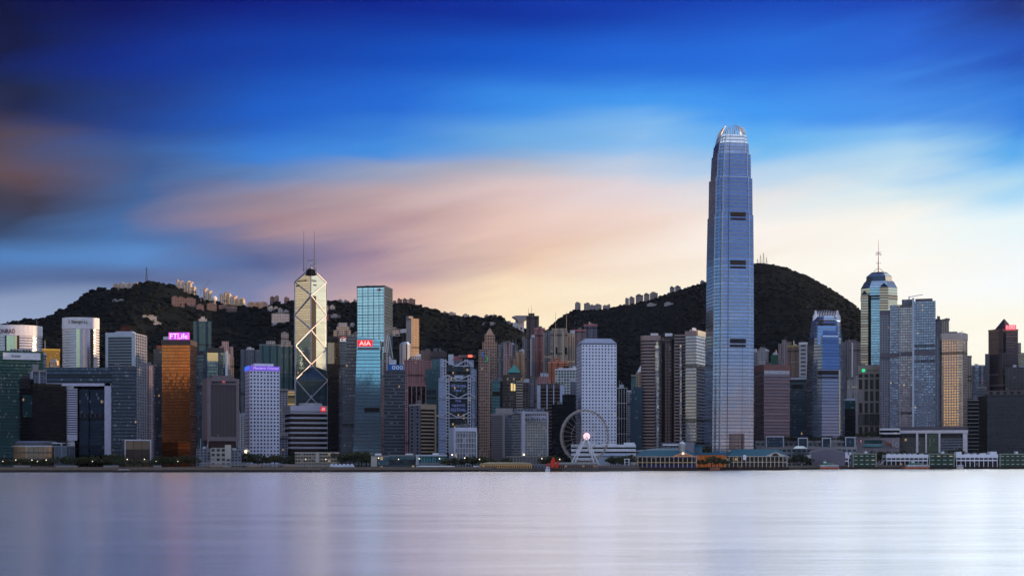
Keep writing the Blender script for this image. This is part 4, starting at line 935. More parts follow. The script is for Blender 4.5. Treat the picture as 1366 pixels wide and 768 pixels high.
b.part('balconies', m, tan); b.panel('fascia', tan, 560.6, 581, 539, 545.8, out=1.6, thick=1.5); b.panel('pier', tan, 579.3, 581, 545.9, 606, out=1.6, thick=1.5)
b.panel('side_fascia', PALE, 546, 560.3, 539, 541, e=3, out=.5); b.clutter(rnd, 4)

# the suspended steel bank
Yh = 1870; b = Bld('steel_bank', 'bluish grey bank hung from paired steel ladder masts and V shaped trusses', box2(596, 627, Yh), 487)
b.body(facade('dark_bank_glass', (.04, .05, .06), (.06, .08, .10), 2.4, 3.9, .9, .7, gm=.5, lit=.03, tilt=.02)); b.o['group'] = 'landmark towers'; del b.o['group']
SB = facade('blue_white_cladding', (.42, .50, .68), (.16, .22, .33), 3.0, 3.9, .6, .2, gm=.3, lit=0)
m = MB(); m.prism(box2(585, 595, Yh-2, D=40), 3, b.z(504), 0, 1, bay=3, zr=b.z(504)); m.prism(box2(587, 592, Yh+4, D=30), b.z(504)+.1, b.z(478), 0, 1, bay=3, zr=b.z(478)); b.part('left_service_tower', m, [SB, ROOF])
m = MB(); m.prism(box2(582, 585, Yh+6, D=30), 3, b.z(482), 0, 1, bay=3, zr=b.z(482)); b.part('left_wing', m, [M_dkteal, ROOF])
m = MB(); m.prism(box2(629.5, 633, Yh-1, D=40), 3, b.z(503), 0, 1, bay=3); m.prism(box2(633, 636, Yh+4, D=30), 3, b.z(494), 0, 1, bay=3); m.prism(box2(625, 632, Yh+5, D=25), b.z(503), b.z(480), 0, 1, bay=3, zr=b.z(480)); m.prism(box2(627.5, 635.5, Yh+3, D=25), b.z(503), b.z(492), 0, 1, bay=3, bottom=True); b.part('right_service_tower', m, [SB, ROOF])
LT = plain('light_blue_steel', (.60, .64, .74), .5, .1)
def ladder(pxa, pxb, pya, pyb, dy=0):
    m = MB(); Yq = Yh-3+dy; za, zb = Z(pya, Yq), Z(pyb, Yq); xa, xb = X(pxa, Yq), X(pxb, Yq)
    m.bar((xa, Yq, zb), (xa, Yq, za), 1.0); m.bar((xb, Yq, zb), (xb, Yq, za), 1.0)
    z = zb+2
    while z < za: m.bar((xa, Yq, z), (xb, Yq, z), 1.1); z += 3.9
    return b.part('ladder_mast', m, LT)
ladder(595.2, 599, 501, 604); ladder(624.4, 628, 501, 604); ladder(591.2, 594.8, 479, 503, 4); ladder(620.2, 623.8, 479, 501, 4)
def truss(py, xl=597, xr=626, el_=588, er=634, dy=0, rise=7.5):
    m = MB(); Yq = Yh-3.6+dy; zt, z_ = Z(py-rise, Yq), Z(py, Yq); xm = X((xl+xr)/2, Yq)
    m.bar((X(el_, Yq), Yq, z_), (X(er, Yq), Yq, z_), .95); m.bar((X(xl, Yq), Yq, zt), (xm, Yq, z_), 1.1); m.bar((X(xr, Yq), Yq, zt), (xm, Yq, z_), 1.1)
    m.bar((X(xl, Yq), Yq, zt), (X(el_, Yq), Yq, z_+1), .9); m.bar((X(xr, Yq), Yq, zt), (X(er, Yq), Yq, z_+1), .9)
    return b.part('suspension_truss', m, LT)
for py in (507.5, 531, 557, 586): truss(py)
truss(488, 593, 622, 588, 632, 3.5)
b.panel('truss_panel', PALE, 606, 618, 500.5, 504.5, out=1.5)
dim = emis('dim_blue_text', (.16, .2, .5), .55)
b.text('THE CENTRAL', dim, 601.5, 622, 513, 516.5, out=.7); b.text('MILE', dim, 606, 616, 519.5, 522, out=.7)
b.text('THE', dim, 607, 615, 533, 536, out=.7); b.text('NIGHTS', dim, 603, 620, 539, 542, out=.7); b.text('FESTIVAL', dim, 601.5, 622, 544.5, 548.5, out=.7)
m = MB(); Yq = Yh+6; m.box(X(600, Yq), X(617, Yq), Yq, Yq+14, b.z(487), b.z(480)); b.part('roof_storey', m, M_slate)
m = MB(); m.prism(box2(603, 618, Yq, D=14), b.z(480)+.1, b.z(474), 0, 0, top=shrink(box2(603, 618, Yq, D=14), .7)); b.part('plant_room', m, plain('dusty_red_roof', (.3, .12, .13), .7))
m = MB(); m.prism(box2(598, 605, Yq, D=12), b.z(486), b.z(472), 0, 0); m.bar((X(612, Yq), Yq, b.z(474)), (X(640-12, Yq), Yq, b.z(474.5)), 1.6); b.part('roof_crane', m, PALE)
m = MB(); m.box(X(613, Yq), X(634, Yq), Yq-1, Yq+6, b.z(476.3), b.z(472.7)); rp = b.part('sign_beam', m, plain('brown_beam', (.2, .14, .13)))
m = MB(); m.box(X(624.5, Yq), X(630, Yq), Yq-2, Yq-1.1, b.z(475.8), b.z(472.8)); b.part('sign', m, emis('hot_red_sign', (1, .12, .08), 2.0), parent=rp)
m = MB(); m.bar((X(622, Yh-3), Yh-3, b.z(480)), (X(611, Yh-3), Yh-3, b.z(487)), .9); m.bar((X(622, Yh-3), Yh-3, b.z(480)), (X(630, Yh-3), Yh-3, b.z(488)), .9); b.part('brace', m, LT)

ft = box2(606, 636, 1580, 600); b = Bld('office_block', 'white framed block with gridded glass front standing before the suspended steel bank', ft, 570)
b.body(facade('white_grid_glass', (.42, .44, .50), (.24, .28, .30), 3.0, 5.6, .72, .8, gm=.5, gr=.2, lit=.01, tilt=.02, var=.8)); 
wf_ = plain('bluish_white_frame', (.55, .60, .72), .5)
b.panel('frame', wf_, 606, 636, 570, 575, out=1.6, thick=2); b.panel('frame', wf_, 634.8, 636.2, 575.1, 616, out=1.6, thick=2); b.panel('frame', wf_, 606, 607.3, 575.1, 616, out=1.6, thick=2); b.panel('flank', wf_, 600, 606, 570.2, 616, e=3, out=.8)
b.clutter(rnd, 3)

ft = box2(643.5, 663, 1900); b = Bld('office_tower', 'brown stone tower stepping up to a small pointed roof near centre', ft, 456)
gb = facade('brown_granite', (.38, .26, .20), (.03, .03, .035), 3.2, 3.8, .52, .48, gm=.3, lit=.01)
b.body(gb); f2 = box2(646.5, 660, 1903, D=24); b.body(gb, foot=f2, z0=b.z(457), z1=b.z(446), name='upper_step'); m = MB(); m.prism(off(f2, -1), b.z(446)+.1, b.z(436.5), 0, 0, top=shrink(f2, .06)); b.part('pointed_roof', m, plain('tan_roof', (.38, .28, .2), .6))
b = Bld('office_tower', 'brown stone tower with a blue and green emblem high on its front', box2(638.5, 653.5, 1860), 466); b.body(gb); b.panel('pier', plain('light_brown_stone', (.42, .3, .22), .8), 651.8, 653.5, 467, 600, out=.6); 
em1 = emis('emblem_blue', (.05, .18, .6), .35); em2 = emis('emblem_green', (.05, .42, .2), .35)
for k_, (c0, mt) in enumerate((((645.5, 473), em1), ((648, 479), em2))):
    m = MB(); P_ = []
    for t_ in range(11):
        a_ = math.radians(60+t_*22) if k_ == 0 else math.radians(-120+t_*22); P_.append((X(c0[0]+2.2*math.cos(a_), 1858), 1858.5, Z(c0[1]-3.6*math.sin(a_), 1860)))
    for p_, q_ in zip(P_[:-1], P_[1:]): m.bar(p_, q_, 1.6, .8)
    b.part('emblem', m, mt)
b = Bld('office_block', 'teal glass office with a dark central storey right of the brown emblem tower', box2(656, 671, 1780), 508); b.body(facade('teal_office', (.10, .18, .19), (.08, .24, .25), 3, 3.9, .85, .6, gm=.6, lit=.01)); b.panel('dark_storey', BLACK, 657, 671, 522, 528, out=.5); b.panel('pier', BLACK, 667, 671, 508, 600, out=.6); b.clutter(rnd, 5)

# ------------------------------------------------------------------ 4. towers climbing the slope behind the centre
def flat(label, a_, c_, top, Y, mat, k=2, dep=3, steps=(), mast=(), name='apartment_tower', par=None, edge=None):
    b = Bld(name, label, notch(box2(a_, c_, Y), k, dep) if k else box2(a_, c_, Y), top); b.body(mat)
    for i, (p0, p1, t_) in enumerate(steps): b.panel('roof_step', mat, p0, p1, t_, top+(0 if i == 0 else 0), out=-2-i*1.5, thick=9)
    for px_, t_ in mast:
        m = MB(); Yq = Y+10; m.tube((X(px_, Yq), Yq, b.z1), (X(px_, Yq), Yq, Z(t_, Yq)), .45, .2); b.part('mast', m, DARK)
    if par: b.parapet(par, 2.5, .6)
    if edge:
        for p0, p1, mt in edge: b.panel('pier', mt, p0, p1, top+1, top+90, out=1.0)
    b.clutter(rnd, 4); return b
flat('grey flats, leftmost of the pair right of the pointed brown stone tower', 664, 676, 459, 2450, M_grey)
flat('taller grey flats overlapping the pair right of the pointed brown stone tower', 672, 683, 457, 2430, M_mauve)
flat('dark blue grey flats behind the green pyramid roof', 681, 690.5, 459.5, 2480, M_slate)
flat('brown and ochre flats just right of the green pyramid roof', 688, 700, 470, 2320, M_ochre, steps=((690, 697, 468),))
flat('brown flats in shade directly behind the green pyramid roof', 676, 689, 478, 2300, M_brown)
flat('slim blue grey tower against the left foot of the tallest dark hillside tower', 697, 703, 452, 2500, M_slate, 0)
flat('tallest dark hillside tower with two thin masts beside the bowl roofed lookout', 702, 719, 421, 2700, M_dkbrown, steps=((705, 713, 417.5),), mast=((705, 410), (709, 407)))
flat('blue grey strip tower in front of the tallest dark hillside tower', 707.5, 713, 450, 2480, M_slate, 0, edge=((707.5, 709, PALE),))
flat('tall rose pink flats right of the tallest dark hillside tower', 713, 726.5, 439, 2520, res('rose_flats', (.38, .19, .19)), par=plain('rose_edge', (.5, .2, .22)), steps=((716, 722, 437.5),))
flat('grey cream flats, left wing of the crowned hillside pair', 725, 736, 443, 2460, M_grey, edge=((725, 726.3, plain('cream_edge', (.5, .42, .32))),))
bb = flat('tall cream and grey flats with a crown rim and two masts', 734.5, 757, 440.5, 2430, M_cream, 3, mast=((741, 416), (755.5, 415)), edge=((739, 741, plain('cream_edge', (.5, .42, .32))), (750, 753, plain('cream_edge', (.5, .42, .32)))))
m = MB(); m.prism(off(shrink(bb.foot, .82), 0), bb.z1+.1, bb.z(437.5), 0, 0, top=shrink(bb.foot, .9)); bb.part('crown_rim', m, plain('cream_edge', (.5, .42, .32))); bb.panel('opening', BLACK, 739, 743.5, 463, 472, out=.7); bb.panel('opening', BLACK, 753, 756.5, 463, 472, out=.9)
flat('cream flats, right wing of the crowned hillside pair', 757, 767, 444, 2450, M_cream, edge=((760, 761.5, plain('cream_edge', (.5, .42, .32))),))
flat('pink edged green grey flats behind the round windowed tower', 764, 781, 441, 2600, res('pinkgreen', (.34, .22, .22), (.10, .16, .16)), par=plain('rose_edge', (.5, .2, .22)))
flat('highest pink and grey flats behind the hipped roof of the round windowed tower', 779, 796.5, 434, 2640, M_slate, steps=((785, 790, 431.5),), par=plain('rose_edge', (.5, .2, .22)))
bb = flat('bright salmon orange flats above the white gridded hotel', 731.5, 758, 484, 2200, M_orange, 3, 3); bb.panel('tower_step', M_orange, 738, 748, 477.5, 484.1, out=-1, thick=16); bb.parapet(plain('salmon_edge', (.66, .26, .15)), 2)
bb = flat('white gridded hotel tower with rooftop tanks left of the round windowed tower', 740.5, 771, 493, 2020, M_whitegreen, 0); m = MB(); m.prism(box2(745, 771, 2024, D=18), bb.z1+.1, bb.z(490), 0, 1); bb.part('roof_storey', m, WHITE); bb.panel('sign_row', BLACK, 751, 759, 488.4, 490.3, out=-3, thick=3); bb.parapet(WHITE, 1.2)
flat('small pink block low between the hillside towers and the striped brown office', 717, 732, 502, 2150, M_pink, 0)
flat('mauve terraced flats left of the small pink block', 708, 719, 506, 2180, M_mauve)
flat('blue grey low flats left of the mauve terraced flats', 701, 712, 508, 2120, M_slate)
flat('dull red brick slab right of the green pyramid roof', 697, 705, 510, 1980, M_dkbrown, 0)

b = Bld('office_tower', 'dark office crowned by a green pyramid roof with one tall lit window', chamfer(box2(671, 697, 1830), 7), 499); b.body(facade('taupe_office', (.13, .11, .10), (.05, .06, .06), 3, 4, .7, .5, gm=.4, lit=.01))
fpy = box2(677, 694.5, 1836, D=18); m = MB(); m.prism(shrink(fpy, .85), b.z(499), b.z(496.5), 0, 0); b.part('roof_storey', m, M_dkbrown); m = MB(); m.prism(off(fpy, .5), b.z(496.4), b.z(485), 0, 0, top=shrink(fpy, .03), bottom=True); b.part('pyramid_roof', m, plain('green_copper', (.10, .34, .28), .6))
wl = facade('lit_bay', (.12, .10, .08), (.5, .4, .2), 5, 30, .7, .9, gm=.2, lit=.0); b.panel('lit_window', emis('warm_window', (1, .72, .3), .75), 681.5, 684, 511, 521, out=.6, foot=box2(671, 697, 1830)); b.panel('lit_window', emis('warm_window', (1, .72, .3), .75), 685, 687.5, 512, 521, out=.6, foot=box2(671, 697, 1830))
m = MB()
for i in range(12):
    z = b.z(508+i*3.6); f = box2(689, 697, 1827, D=6); m.prism(off(f, .5), z-1.8, z, 0, 0, bottom=True)
b.part('balconies', m, plain('pale_balcony', (.4, .37, .3)))

ft = box2(717, 753, 1880); b = Bld('office_tower', 'dark brown striped office with pale blue vertical slabs on its front', ft, 512); b.body(M_black); b.bands(plain('brown_band', (.18, .13, .11), .7), 4.3, 1.7, .7, z0=b.z(600)); pb = plain('pale_blue_slab', (.50, .58, .75), .5)
b.panel('vertical_slab', pb, 716.5, 721, 514, 546, out=3, thick=4); b.panel('vertical_slab', pb, 729, 730.5, 513, 546, out=2, thick=3); b.panel('vertical_slab', pb, 738, 739.3, 513, 583, out=2, thick=3); b.panel('vertical_slab', pb, 747, 753, 513.5, 539, out=3, thick=4); b.panel('fascia', M_dkbrown, 721, 747, 511.5, 517, out=1); b.clutter(rnd, 4)
b = Bld('office_block', 'black unlit block behind the observation wheel', box2(736, 768, 1760), 539); b.body(M_black); b.panel('upper_step', M_black, 750, 768, 526, 539, out=-3, thick=16); b.clutter(rnd, 3)
b = Bld('office_tower', 'narrow dark tower hard against the left side of the round windowed tower', box2(761, 770.5, 1900), 509); b.body(M_slate); b.clutter(rnd, 3)
ft = box2(655, 672, 1640, 686); b = Bld('office_block', 'grey ribbed office with a broad roof slab left of the arcaded white office', ft, 553); b.body(facade('grey_ribbed', (.23, .22, .24), (.09, .09, .10), 60, 2.2, 1.0, .45, gm=.2, lit=0, blinds=0)); m = MB(); m.prism(box2(661, 684, 1645, D=30), b.z1+.1, b.z(544), 0, 0); b.part('roof_slab', m, CONC); b.panel('pier', CONC, 671, 674, 553, 612, out=1); b.panel('flank_grid', M_slate, 674.5, 686, 554, 612, e=1, out=.5); b.parapet(CONC)
ft = box2(697, 731, 1590, 683); b = Bld('office_block', 'pale office with a top row of arches and green glass behind the ferry piers', ft, 550)
b.body(facade('pale_green_grid', (.36, .37, .39), (.13, .20, .20), 3.1, 3.0, .78, .66, gm=.5, lit=.012)); gp2 = plain('pale_granite', (.42, .43, .49), .7)
b.panel('corner_pier', gp2, 695.5, 700, 548, 608, out=1.4, thick=3); b.panel('pier', gp2, 728.8, 731, 549, 608, out=1.2); b.panel('fascia', gp2, 700.1, 728.7, 549, 551.2, out=1.0); b.panel('fascia', gp2, 683, 695, 549.5, 551.5, e=3, out=1)
m = MB(); a_, c_ = b.face_pts(0)
for i in range(11):
    p0 = 701.5+i*2.5; m.box(X(p0, 1588), X(p0+1.5, 1588), 1588.6, 1590.5, b.z(554), b.z(552)); m.box(X(p0, 1588), X(p0+1.2, 1588), 1588.6, 1590.5, b.z(561), b.z(557+(i % 3)))
b.part('arch_row', m, BLACK); b.panel('arcade_wall', gp2, 700.1, 728.7, 551.3, 562, out=.5, thick=.6)
m = MB(); m.prism(box2(686, 727, 1600, D=22), b.z1+.1, b.z(544.5), 0, 0); b.part('roof_storey', m, M_slate); b.panel('lamp', LAMPM, 697, 698.5, 605, 607, out=3)
b = Bld('colonnade', 'low stone colonnade in front of the arcaded white office', box2(677, 735, 1545), 608.5); b.body(M_slate); b.fins(plain('grey_stone', (.28, .26, .24), .8), 3.2, 1.1, 1.2, edges=(0,)); b.parapet(plain('grey_stone', (.28, .26, .24), .8), .5, 1.4)

# ------------------------------------------------------------------ 5. round windowed tower and its neighbours
ft = box2(776, 822.5, 1760, 769); b = Bld('office_tower', 'pale tower covered in round windows behind the observation wheel', ft, 459)
b.body(facade('round_windows', (.78, .84, .97), (.035, .045, .07), 4.0, 3.95, .5, .5, gm=.5, gr=.15, rnd=1.02, lit=.002, wr=.45))
m = MB(); m.prism(off(ft, -.6), b.z1+.02, b.z(457.6), 0, 0); b.part('shadow_gap', m, BLACK)
tp = shrink(ft, .72, 0, 0); m = MB(); m.prism(off(ft, .3), b.z(457.5), b.z(450.7), 0, 0, top=tp, bottom=True); b.part('hip_roof', m, plain('pale_roof_panel', (.45, .50, .60), .5))
b = Bld('post_office', 'long white low office with ribbon windows at the foot of the round windowed tower', box2(763, 847, 1640), 593); b.body(M_black); b.bands(plain('post_white', (.80, .84, .88), .5), 5.0, 3.1, 1.0, z0=4, z1=b.z(593)+.5); m = MB()
for p0, p1, t_ in ((763, 771, 594.5), (774, 796, 591.6), (803, 822, 592), (832, 846.5, 591)): m.prism(box2(p0, p1, 1643, D=12), b.z1+.55, b.z(t_-1), 0, 0)
b.part('roof_storey', m, plain('post_white', (.80, .84, .88), .5))
b = Bld('annexe', 'pale blue sloping annexe at the waterfront right of the observation wheel', box2(796, 839, 1600), 607.5); b.body(plain('pale_blue_wall', (.42, .52, .62), .6)); m = MB(); q = box2(800, 843, 1598, D=18); m.prism(q, b.z1+.02, b.z(604.5), 0, 0, top=shrink(q, .8)); b.part('roof', m, plain('pale_blue_wall', (.42, .52, .62), .6))
b = Bld('office_tower', 'dark block with a white vertical grid right of the round windowed tower', box2(822.5, 836, 1900), 517); b.body(M_black); b.fins(WHITE, 3.7, .5, .5, edges=(0,)); b.bands(WHITE, 20, .6, .6, z0=20); b.clutter(rnd, 3)
b = Bld('office_tower', 'dark blue unlit block between the white gridded tower and the rounded brown towers', box2(841, 857, 1820), 525); b.body(M_darkblue); b.panel('upper_step', M_darkblue, 845, 857, 516, 525, out=-2, thick=14)
b = Bld('office_tower', 'slim teal tower peeping behind the dark blue unlit block', box2(842, 850, 2180), 501); b.body(M_teal); b.parapet(CONC)
b = Bld('office_tower', 'ochre stone tower with small white pyramid roof left of the rounded brown towers', box2(848.5, 862, 2060), 496); b.body(M_ochre); q = box2(850, 860, 2062, D=11); m = MB(); m.prism(q, b.z1+.1, b.z(486), 0, 0, top=shrink(q, .05)); b.part('pyramid_roof', m, WHITE)
b = Bld('office_block', 'slim pale stepped block wedged beside the dark blue unlit block', box2(836, 842, 1930), 522); b.body(M_white); b.parapet(WHITE)

# twin rounded brown towers
BG = plain('brown_pink_granite', (.36, .26, .24), .6)
def exch(b, foot, px_t, cols_, name='body'):
    b.body(M_black, foot=foot, name=name)
ftA = rounded(box2(855, 881, 1830), 8); b = Bld('office_tower', 'left twin tower of banded brown granite with rounded corner and bright glass bay', ftA, 447.5)
b.body(M_black); b.bands(BG, 4.0, 2.1, .5, z0=20, foot=rounded(box2(855, 881, 1830), 8)); m = MB(); m.prism(off(ftA, .7), b.z(453), b.z1+.3, 0, 0); b.part('top_band', m, BG)
q = ell(873.5, 882, 1826, 6, 18); SG = facade('silver_bay_glass', (.35, .37, .4), (.80, .80, .78), 2, 4, .95, .8, gm=.92, gr=.1, lit=0, tilt=.03, blinds=0, var=.3)
m = MB(); m.prism(q, 8, b.z(460), 0, 1, bay=2); m.prism(shrink(q, .6), b.z(460)+.1, b.z(455), 0, 1, bay=2); b.part('glass_bay', m, [SG, PALE], smooth=True)
for p0 in (868, 887):
    m = MB(); m.prism(box2(p0, p0+10, 1840, D=12), b.z1+.3, b.z(443.5), 0, 0); b.part('plant_room', m, WHITE)
ftM = box2(881, 901, 1845); m = MB(); m.prism(ftM, 4, b.z(448.5), 0, 1, bay=3.2, zr=b.z(448.5)); b.part('link_block', m, [facade('brown_link', (.26, .185, .175), (.02, .02, .02), 3.6, 4, .5, .6, gm=.3, lit=0), ROOF])
b.panel('dark_shaft', BLACK, 883, 887, 458, 600, out=.5, foot=ftM); b.panel('dark_shaft', BLACK, 895.5, 899, 452, 600, out=.5, foot=ftM)
ftB = box2(914.5, 929, 1800, 941, al=.30); b = Bld('office_tower', 'right twin tower of brown granite with a flat pale glass face', ftB, 447)
PG = facade('pale_flat_glass', (.30, .29, .31), (.34, .46, .66), 2.0, 4.0, 1.0, .62, gm=.85, gr=.1, lit=0, tilt=.012, blinds=.02, var=.3)
b.body(PG); m = MB(); m.prism(off(ftB, .5), b.z1+.05, b.z(441), 0, 0); b.part('top_band', m, BG)
ftC = box2(900.5, 914.3, 1822); m = MB(); m.prism(ftC, 4, b.z(444), 0, 1); b.part('side_wing', m, [M_black, ROOF]); b.bands(BG, 4.0, 1.9, .7, z0=20, z1=b.z(444), foot=ftC)
q = ell(906, 911, 1817, 4, 14); m = MB(); m.prism(q, 8, b.z(458), 0, 1, bay=2); b.part('glass_bay', m, [SG, PALE], smooth=True)
b.panel('cream_lit_corner', plain('cream_lit_panel', (.8, .7, .55), .2, .85, .1), 930, 940.5, 441.5, 449, e=1, out=1.0, thick=.5)  # cream light on the tower's top corner put into the panel colour
m = MB(); m.tube((X(921, 1815), 1815, b.z(441)), (X(921, 1815), 1815, b.z(438.5)), 1.2); m.tube((X(925, 1815), 1813, b.z(440)), (X(925.6, 1815), 1811, b.z(438.2)), 2.2, 3.2, 10); b.part('roof_dish', m, WHITE)

# ------------------------------------------------------------------ 6. the tallest tower
Yi = 1740
t2 = Bld('skyscraper', 'very tall silver blue tower with a curved clawed crown, the highest in the skyline', box2(951, 1001, Yi, 940), 175)
prof = [(608, 938.5, 1007.5), (450, 940.5, 1008), (352, 941.5, 1007.8), (286, 943, 1007.3), (285.4, 944.3, 1006.3), (236, 945.0, 1005.8), (235.4, 947.2, 1004), (204, 948.8, 1003.5), (203.4, 950.3, 1001), (190, 951.8, 1000.6), (189.4, 953, 999.5), (178, 956.0, 997.5)]
def planI(pl, pr):
    """square plan with notched corners, slightly turned, spanning bearings pl..pr"""
    wfull = (X(pr, Yi+20)-X(pl, Yi+20)); al = math.radians(-8); c, s_ = math.cos(al), math.sin(al)
    w = wfull/(c+abs(s_)*1.7); h = w/2; q = h*.70; g = h*.88
    base = [(-q, -h), (q, -h), (q, -g), (g, -g), (g, -q), (h, -q), (h, q), (g, q), (g, g), (q, g), (q, h), (-q, h), (-q, g), (-g, g), (-g, q), (-h, q), (-h, -q), (-g, -q), (-g, -g), (-q, -g)]
    cx0 = (X(pl, Yi+20)+X(pr, Yi+20))/2; cy0 = Yi+26
    return [(cx0+x*c+y*s_, cy0-x*s_*-1*-1+y*c) if False else (cx0+x*c-y*s_*-1, cy0-x*s_+y*c) for x, y in base]
m = MB(); 
for (pa, l0, r0), (pb_, l1, r1) in zip(prof[:-1], prof[1:]):
    f0, f1 = planI(l0, r0), planI(l1, r1)
    m.prism(f0, Z(pa, Yi+5), Z(pb_, Yi+5), 0, 1, top=f1, bay=1.5, zr=Z(175, Yi))
t2.part('body', m, [M_ifc, ROOF])
def onI(pl, pr, i, j, u0, u1): 
    f = planI(pl, pr); a, b_ = f[i], f[j]; return [(a[0]+(b_[0]-a[0])*u, a[1]+(b_[1]-a[1])*u) for u in (u0, u1)]
for tops in ((283.5, 289.5), (291, 294)), ((347.5, 353.8), (355.5, 358.6)), ((452, 458), (460, 463)):
    for pa, pb_ in tops:
        l_ = np.interp((pa+pb_)/2, [p[0] for p in reversed(prof)], [p[1] for p in reversed(prof)]); r_ = np.interp((pa+pb_)/2, [p[0] for p in reversed(prof)], [p[2] for p in reversed(prof)])
        p, q = onI(l_, r_, 0, 1, .30, .86); d = (q[0]-p[0], q[1]-p[1]); L_ = math.hypot(*d); n_ = (d[1]/L_, -d[0]/L_)
        m = MB(); m.prism([(p[0]+n_[0]*.5, p[1]+n_[1]*.5), (q[0]+n_[0]*.5, q[1]+n_[1]*.5), (q[0]-n_[0]*.6, q[1]-n_[1]*.6), (p[0]-n_[0]*.6, p[1]-n_[1]*.6)], Z(pb_, Yi+5), Z(pa, Yi+5), 0, 0, bottom=True); t2.part('mechanical_band', m, plain('dark_louvre_band', (.025, .024, .028), .6))
# recessed dark seams and corner returns
for (i, j, u, wd) in ((0, 1, .22, .9), (0, 1, .74, .5)):
    m = MB()
    lst = prof if u < .5 else [p for p in prof if p[0] > 390]
    for (pa, l0, r0), (pb_, l1, r1) in zip(lst[:-1], lst[1:]):
        a0, a1 = onI(l0, r0, i, j, u, u+wd/50); c0, c1 = onI(l1, r1, i, j, u, u+wd/50)
        z0_, z1_ = Z(pa, Yi+5), Z(pb_, Yi+5)
        m.face([(a0[0], a0[1]-.25, z0_), (a1[0], a1[1]-.25, z0_), (c1[0], c1[1]-.25, z1_), (c0[0], c0[1]-.25, z1_)])
    t2.part('seam', m, plain('seam_black', (.02, .025, .04), .4))
# crown of tall curved fins
fin = plain('crown_aluminium', (.60, .62, .66), .35, .6)
top = planI(958.5, 995.5); basep = planI(953, 999.5)
def cpt(py, i, j, u):
    ls = [p[0] for p in reversed(prof)]; l_ = np.interp(py, ls, [p[1] for p in reversed(prof)]); r_ = np.interp(py, ls, [p[2] for p in reversed(prof)])
    if py < 178: k = (178-py)/15; l_ = 956.0+k*k*8+k*2.5; r_ = 997.5-k*k*7-k*1.5
    f = planI(l_, r_); return (f[i][0]+(f[j][0]-f[i][0])*u, f[i][1]+(f[j][1]-f[i][1])*u, Z(py, Yi+5))
for (i, j, n_) in ((0, 1, 7), (5, 6, 5), (10, 11, 6), (15, 16, 5)):
    for k in range(n_):
        u = (k+.5)/n_; tip = 163.5+(abs(u-.5)*2)**2*2.5; m = MB(); P = [cpt(py, i, j, u) for py in (187, 182, 177, 172, (172+tip)/2, tip)]
        c_ = mid(top)
        for p_, q_, w_ in zip(P[:-1], P[1:], (.5, .6, .75, .75, .5)): m.bar(p_, q_, w_, w_*1.8)
        t2.part('crown_fin', m, fin)
m = MB(); m.prism(shrink(top, .8), Z(178, Yi), Z(175.5, Yi), 0, 0, top=shrink(top, .7)); t2.part('crown_core', m, plain('crown_core', (.07, .08, .10), .5))
m = MB(); f = planI(955.3, 997.5); m.prism(off(f, .4), Z(181.6, Yi), Z(180.2, Yi), 0, 0, bottom=True); t2.part('crown_ring', m, fin)
for i_ in (0, 1, 19, 16, 4):
    m = MB()
    for (pa, l0, r0), (pb_, l1, r1) in zip(prof[:-1], prof[1:]):
        a0 = planI(l0, r0)[i_]; a1 = planI(l1, r1)[i_]; m.bar((a0[0], a0[1]-.2, Z(pa, Yi+5)), (a1[0], a1[1]-.2, Z(pb_, Yi+5)), .55)
    t2.part('corner_fin', m, fin)
# lower storeys: tall brown slots and a lit lobby strip
m = MB(); 
for k in range(12):
    p, q = onI(938.6, 1007.5, 0, 1, .30+k*.046, .32+k*.046); m.prism([(p[0], p[1]-.7), (q[0], q[1]-.7), (q[0], q[1]+.3), (p[0], p[1]+.3)], Z(600, Yi+5), Z(578, Yi+5), 0, 0)
t2.part('lobby_slots', m, plain('brown_slot', (.16, .08, .05), .6))
# ------------------------------------------------------------------ 7. right of the tallest tower
MP = facade('mauve_brown_banded', (.17, .125, .125), (.26, .23, .27), 60, 4.2, 1.0, .6, gm=.7, gr=.15, lit=.0, wave=.05, tilt=.01)
b = Bld('office_block', 'mauve brown banded office with a reddish top band beside the tallest tower', box2(1019, 1053.5, 1900, 1006), 494)
b.body(MP); m = MB(); m.prism(off(b.foot, .5), b.z1+.02, b.z(486), 0, 0); b.part('top_band', m, plain('red_brown_stone', (.24, .125, .11), .7)); b.panel('window_band', facade('pale_green_glass', (.3, .36, .38), (.5, .62, .64), 3, 5, .95, .9, gm=.85, lit=0), 1019, 1053, 494, 499, out=.6); b.clutter(rnd, 7, b.z(486))
b.bands(plain('mauve_band_stone', (.17, .125, .125), .7), 8.4, 1.6, .4, z0=20)
b = Bld('office_block', 'dark blue glass office between the mauve banded office and the blue clawed tower', box2(1053.5, 1076, 1960), 505); b.body(M_darkblue); b.panel('vent_band', BLACK, 1057, 1071, 513, 518, out=.5); b.parapet(PALE); b.plant(M_slate, .5, 3)
flat('white flats with a small roof house right of the tallest tower', 1012, 1021, 465, 2650, M_white, 1, 3, steps=((1014, 1018, 463),))
flat('lower grey flats immediately right of the tallest tower', 1005, 1013, 469, 2680, M_grey, 0)
flat('grey flats, low, right of the small white roof house', 1020, 1025, 468, 2700, M_grey, 0)
flat('flats wrapped in green netting above the mauve banded office', 1028, 1038.5, 473, 2500, facade('green_netting', (.04, .16, .11), (.03, .12, .08), 3, 3, .8, .8, gm=0, gr=.8, lit=0), 0)
flat('tall grey white flats with stepped roof above the mauve banded office', 1038.5, 1055, 458, 2560, M_mauve, 2, 3, steps=((1043, 1049, 453), (1049, 1056, 456)))
flat('dark flats with an ochre roof edge left of the blue clawed tower', 1050, 1065.5, 462, 2480, M_brown, 3, 3, par=plain('ochre_edge', (.45, .36, .15)))
flat('pale flats with slanting white balconies left of the blue clawed tower', 1066, 1077, 458.5, 2300, facade('slant_white', (.50, .51, .54), (.1, .1, .12), 9, 6.4, .6, .5, gm=.2, lit=0), 0, par=WHITE)

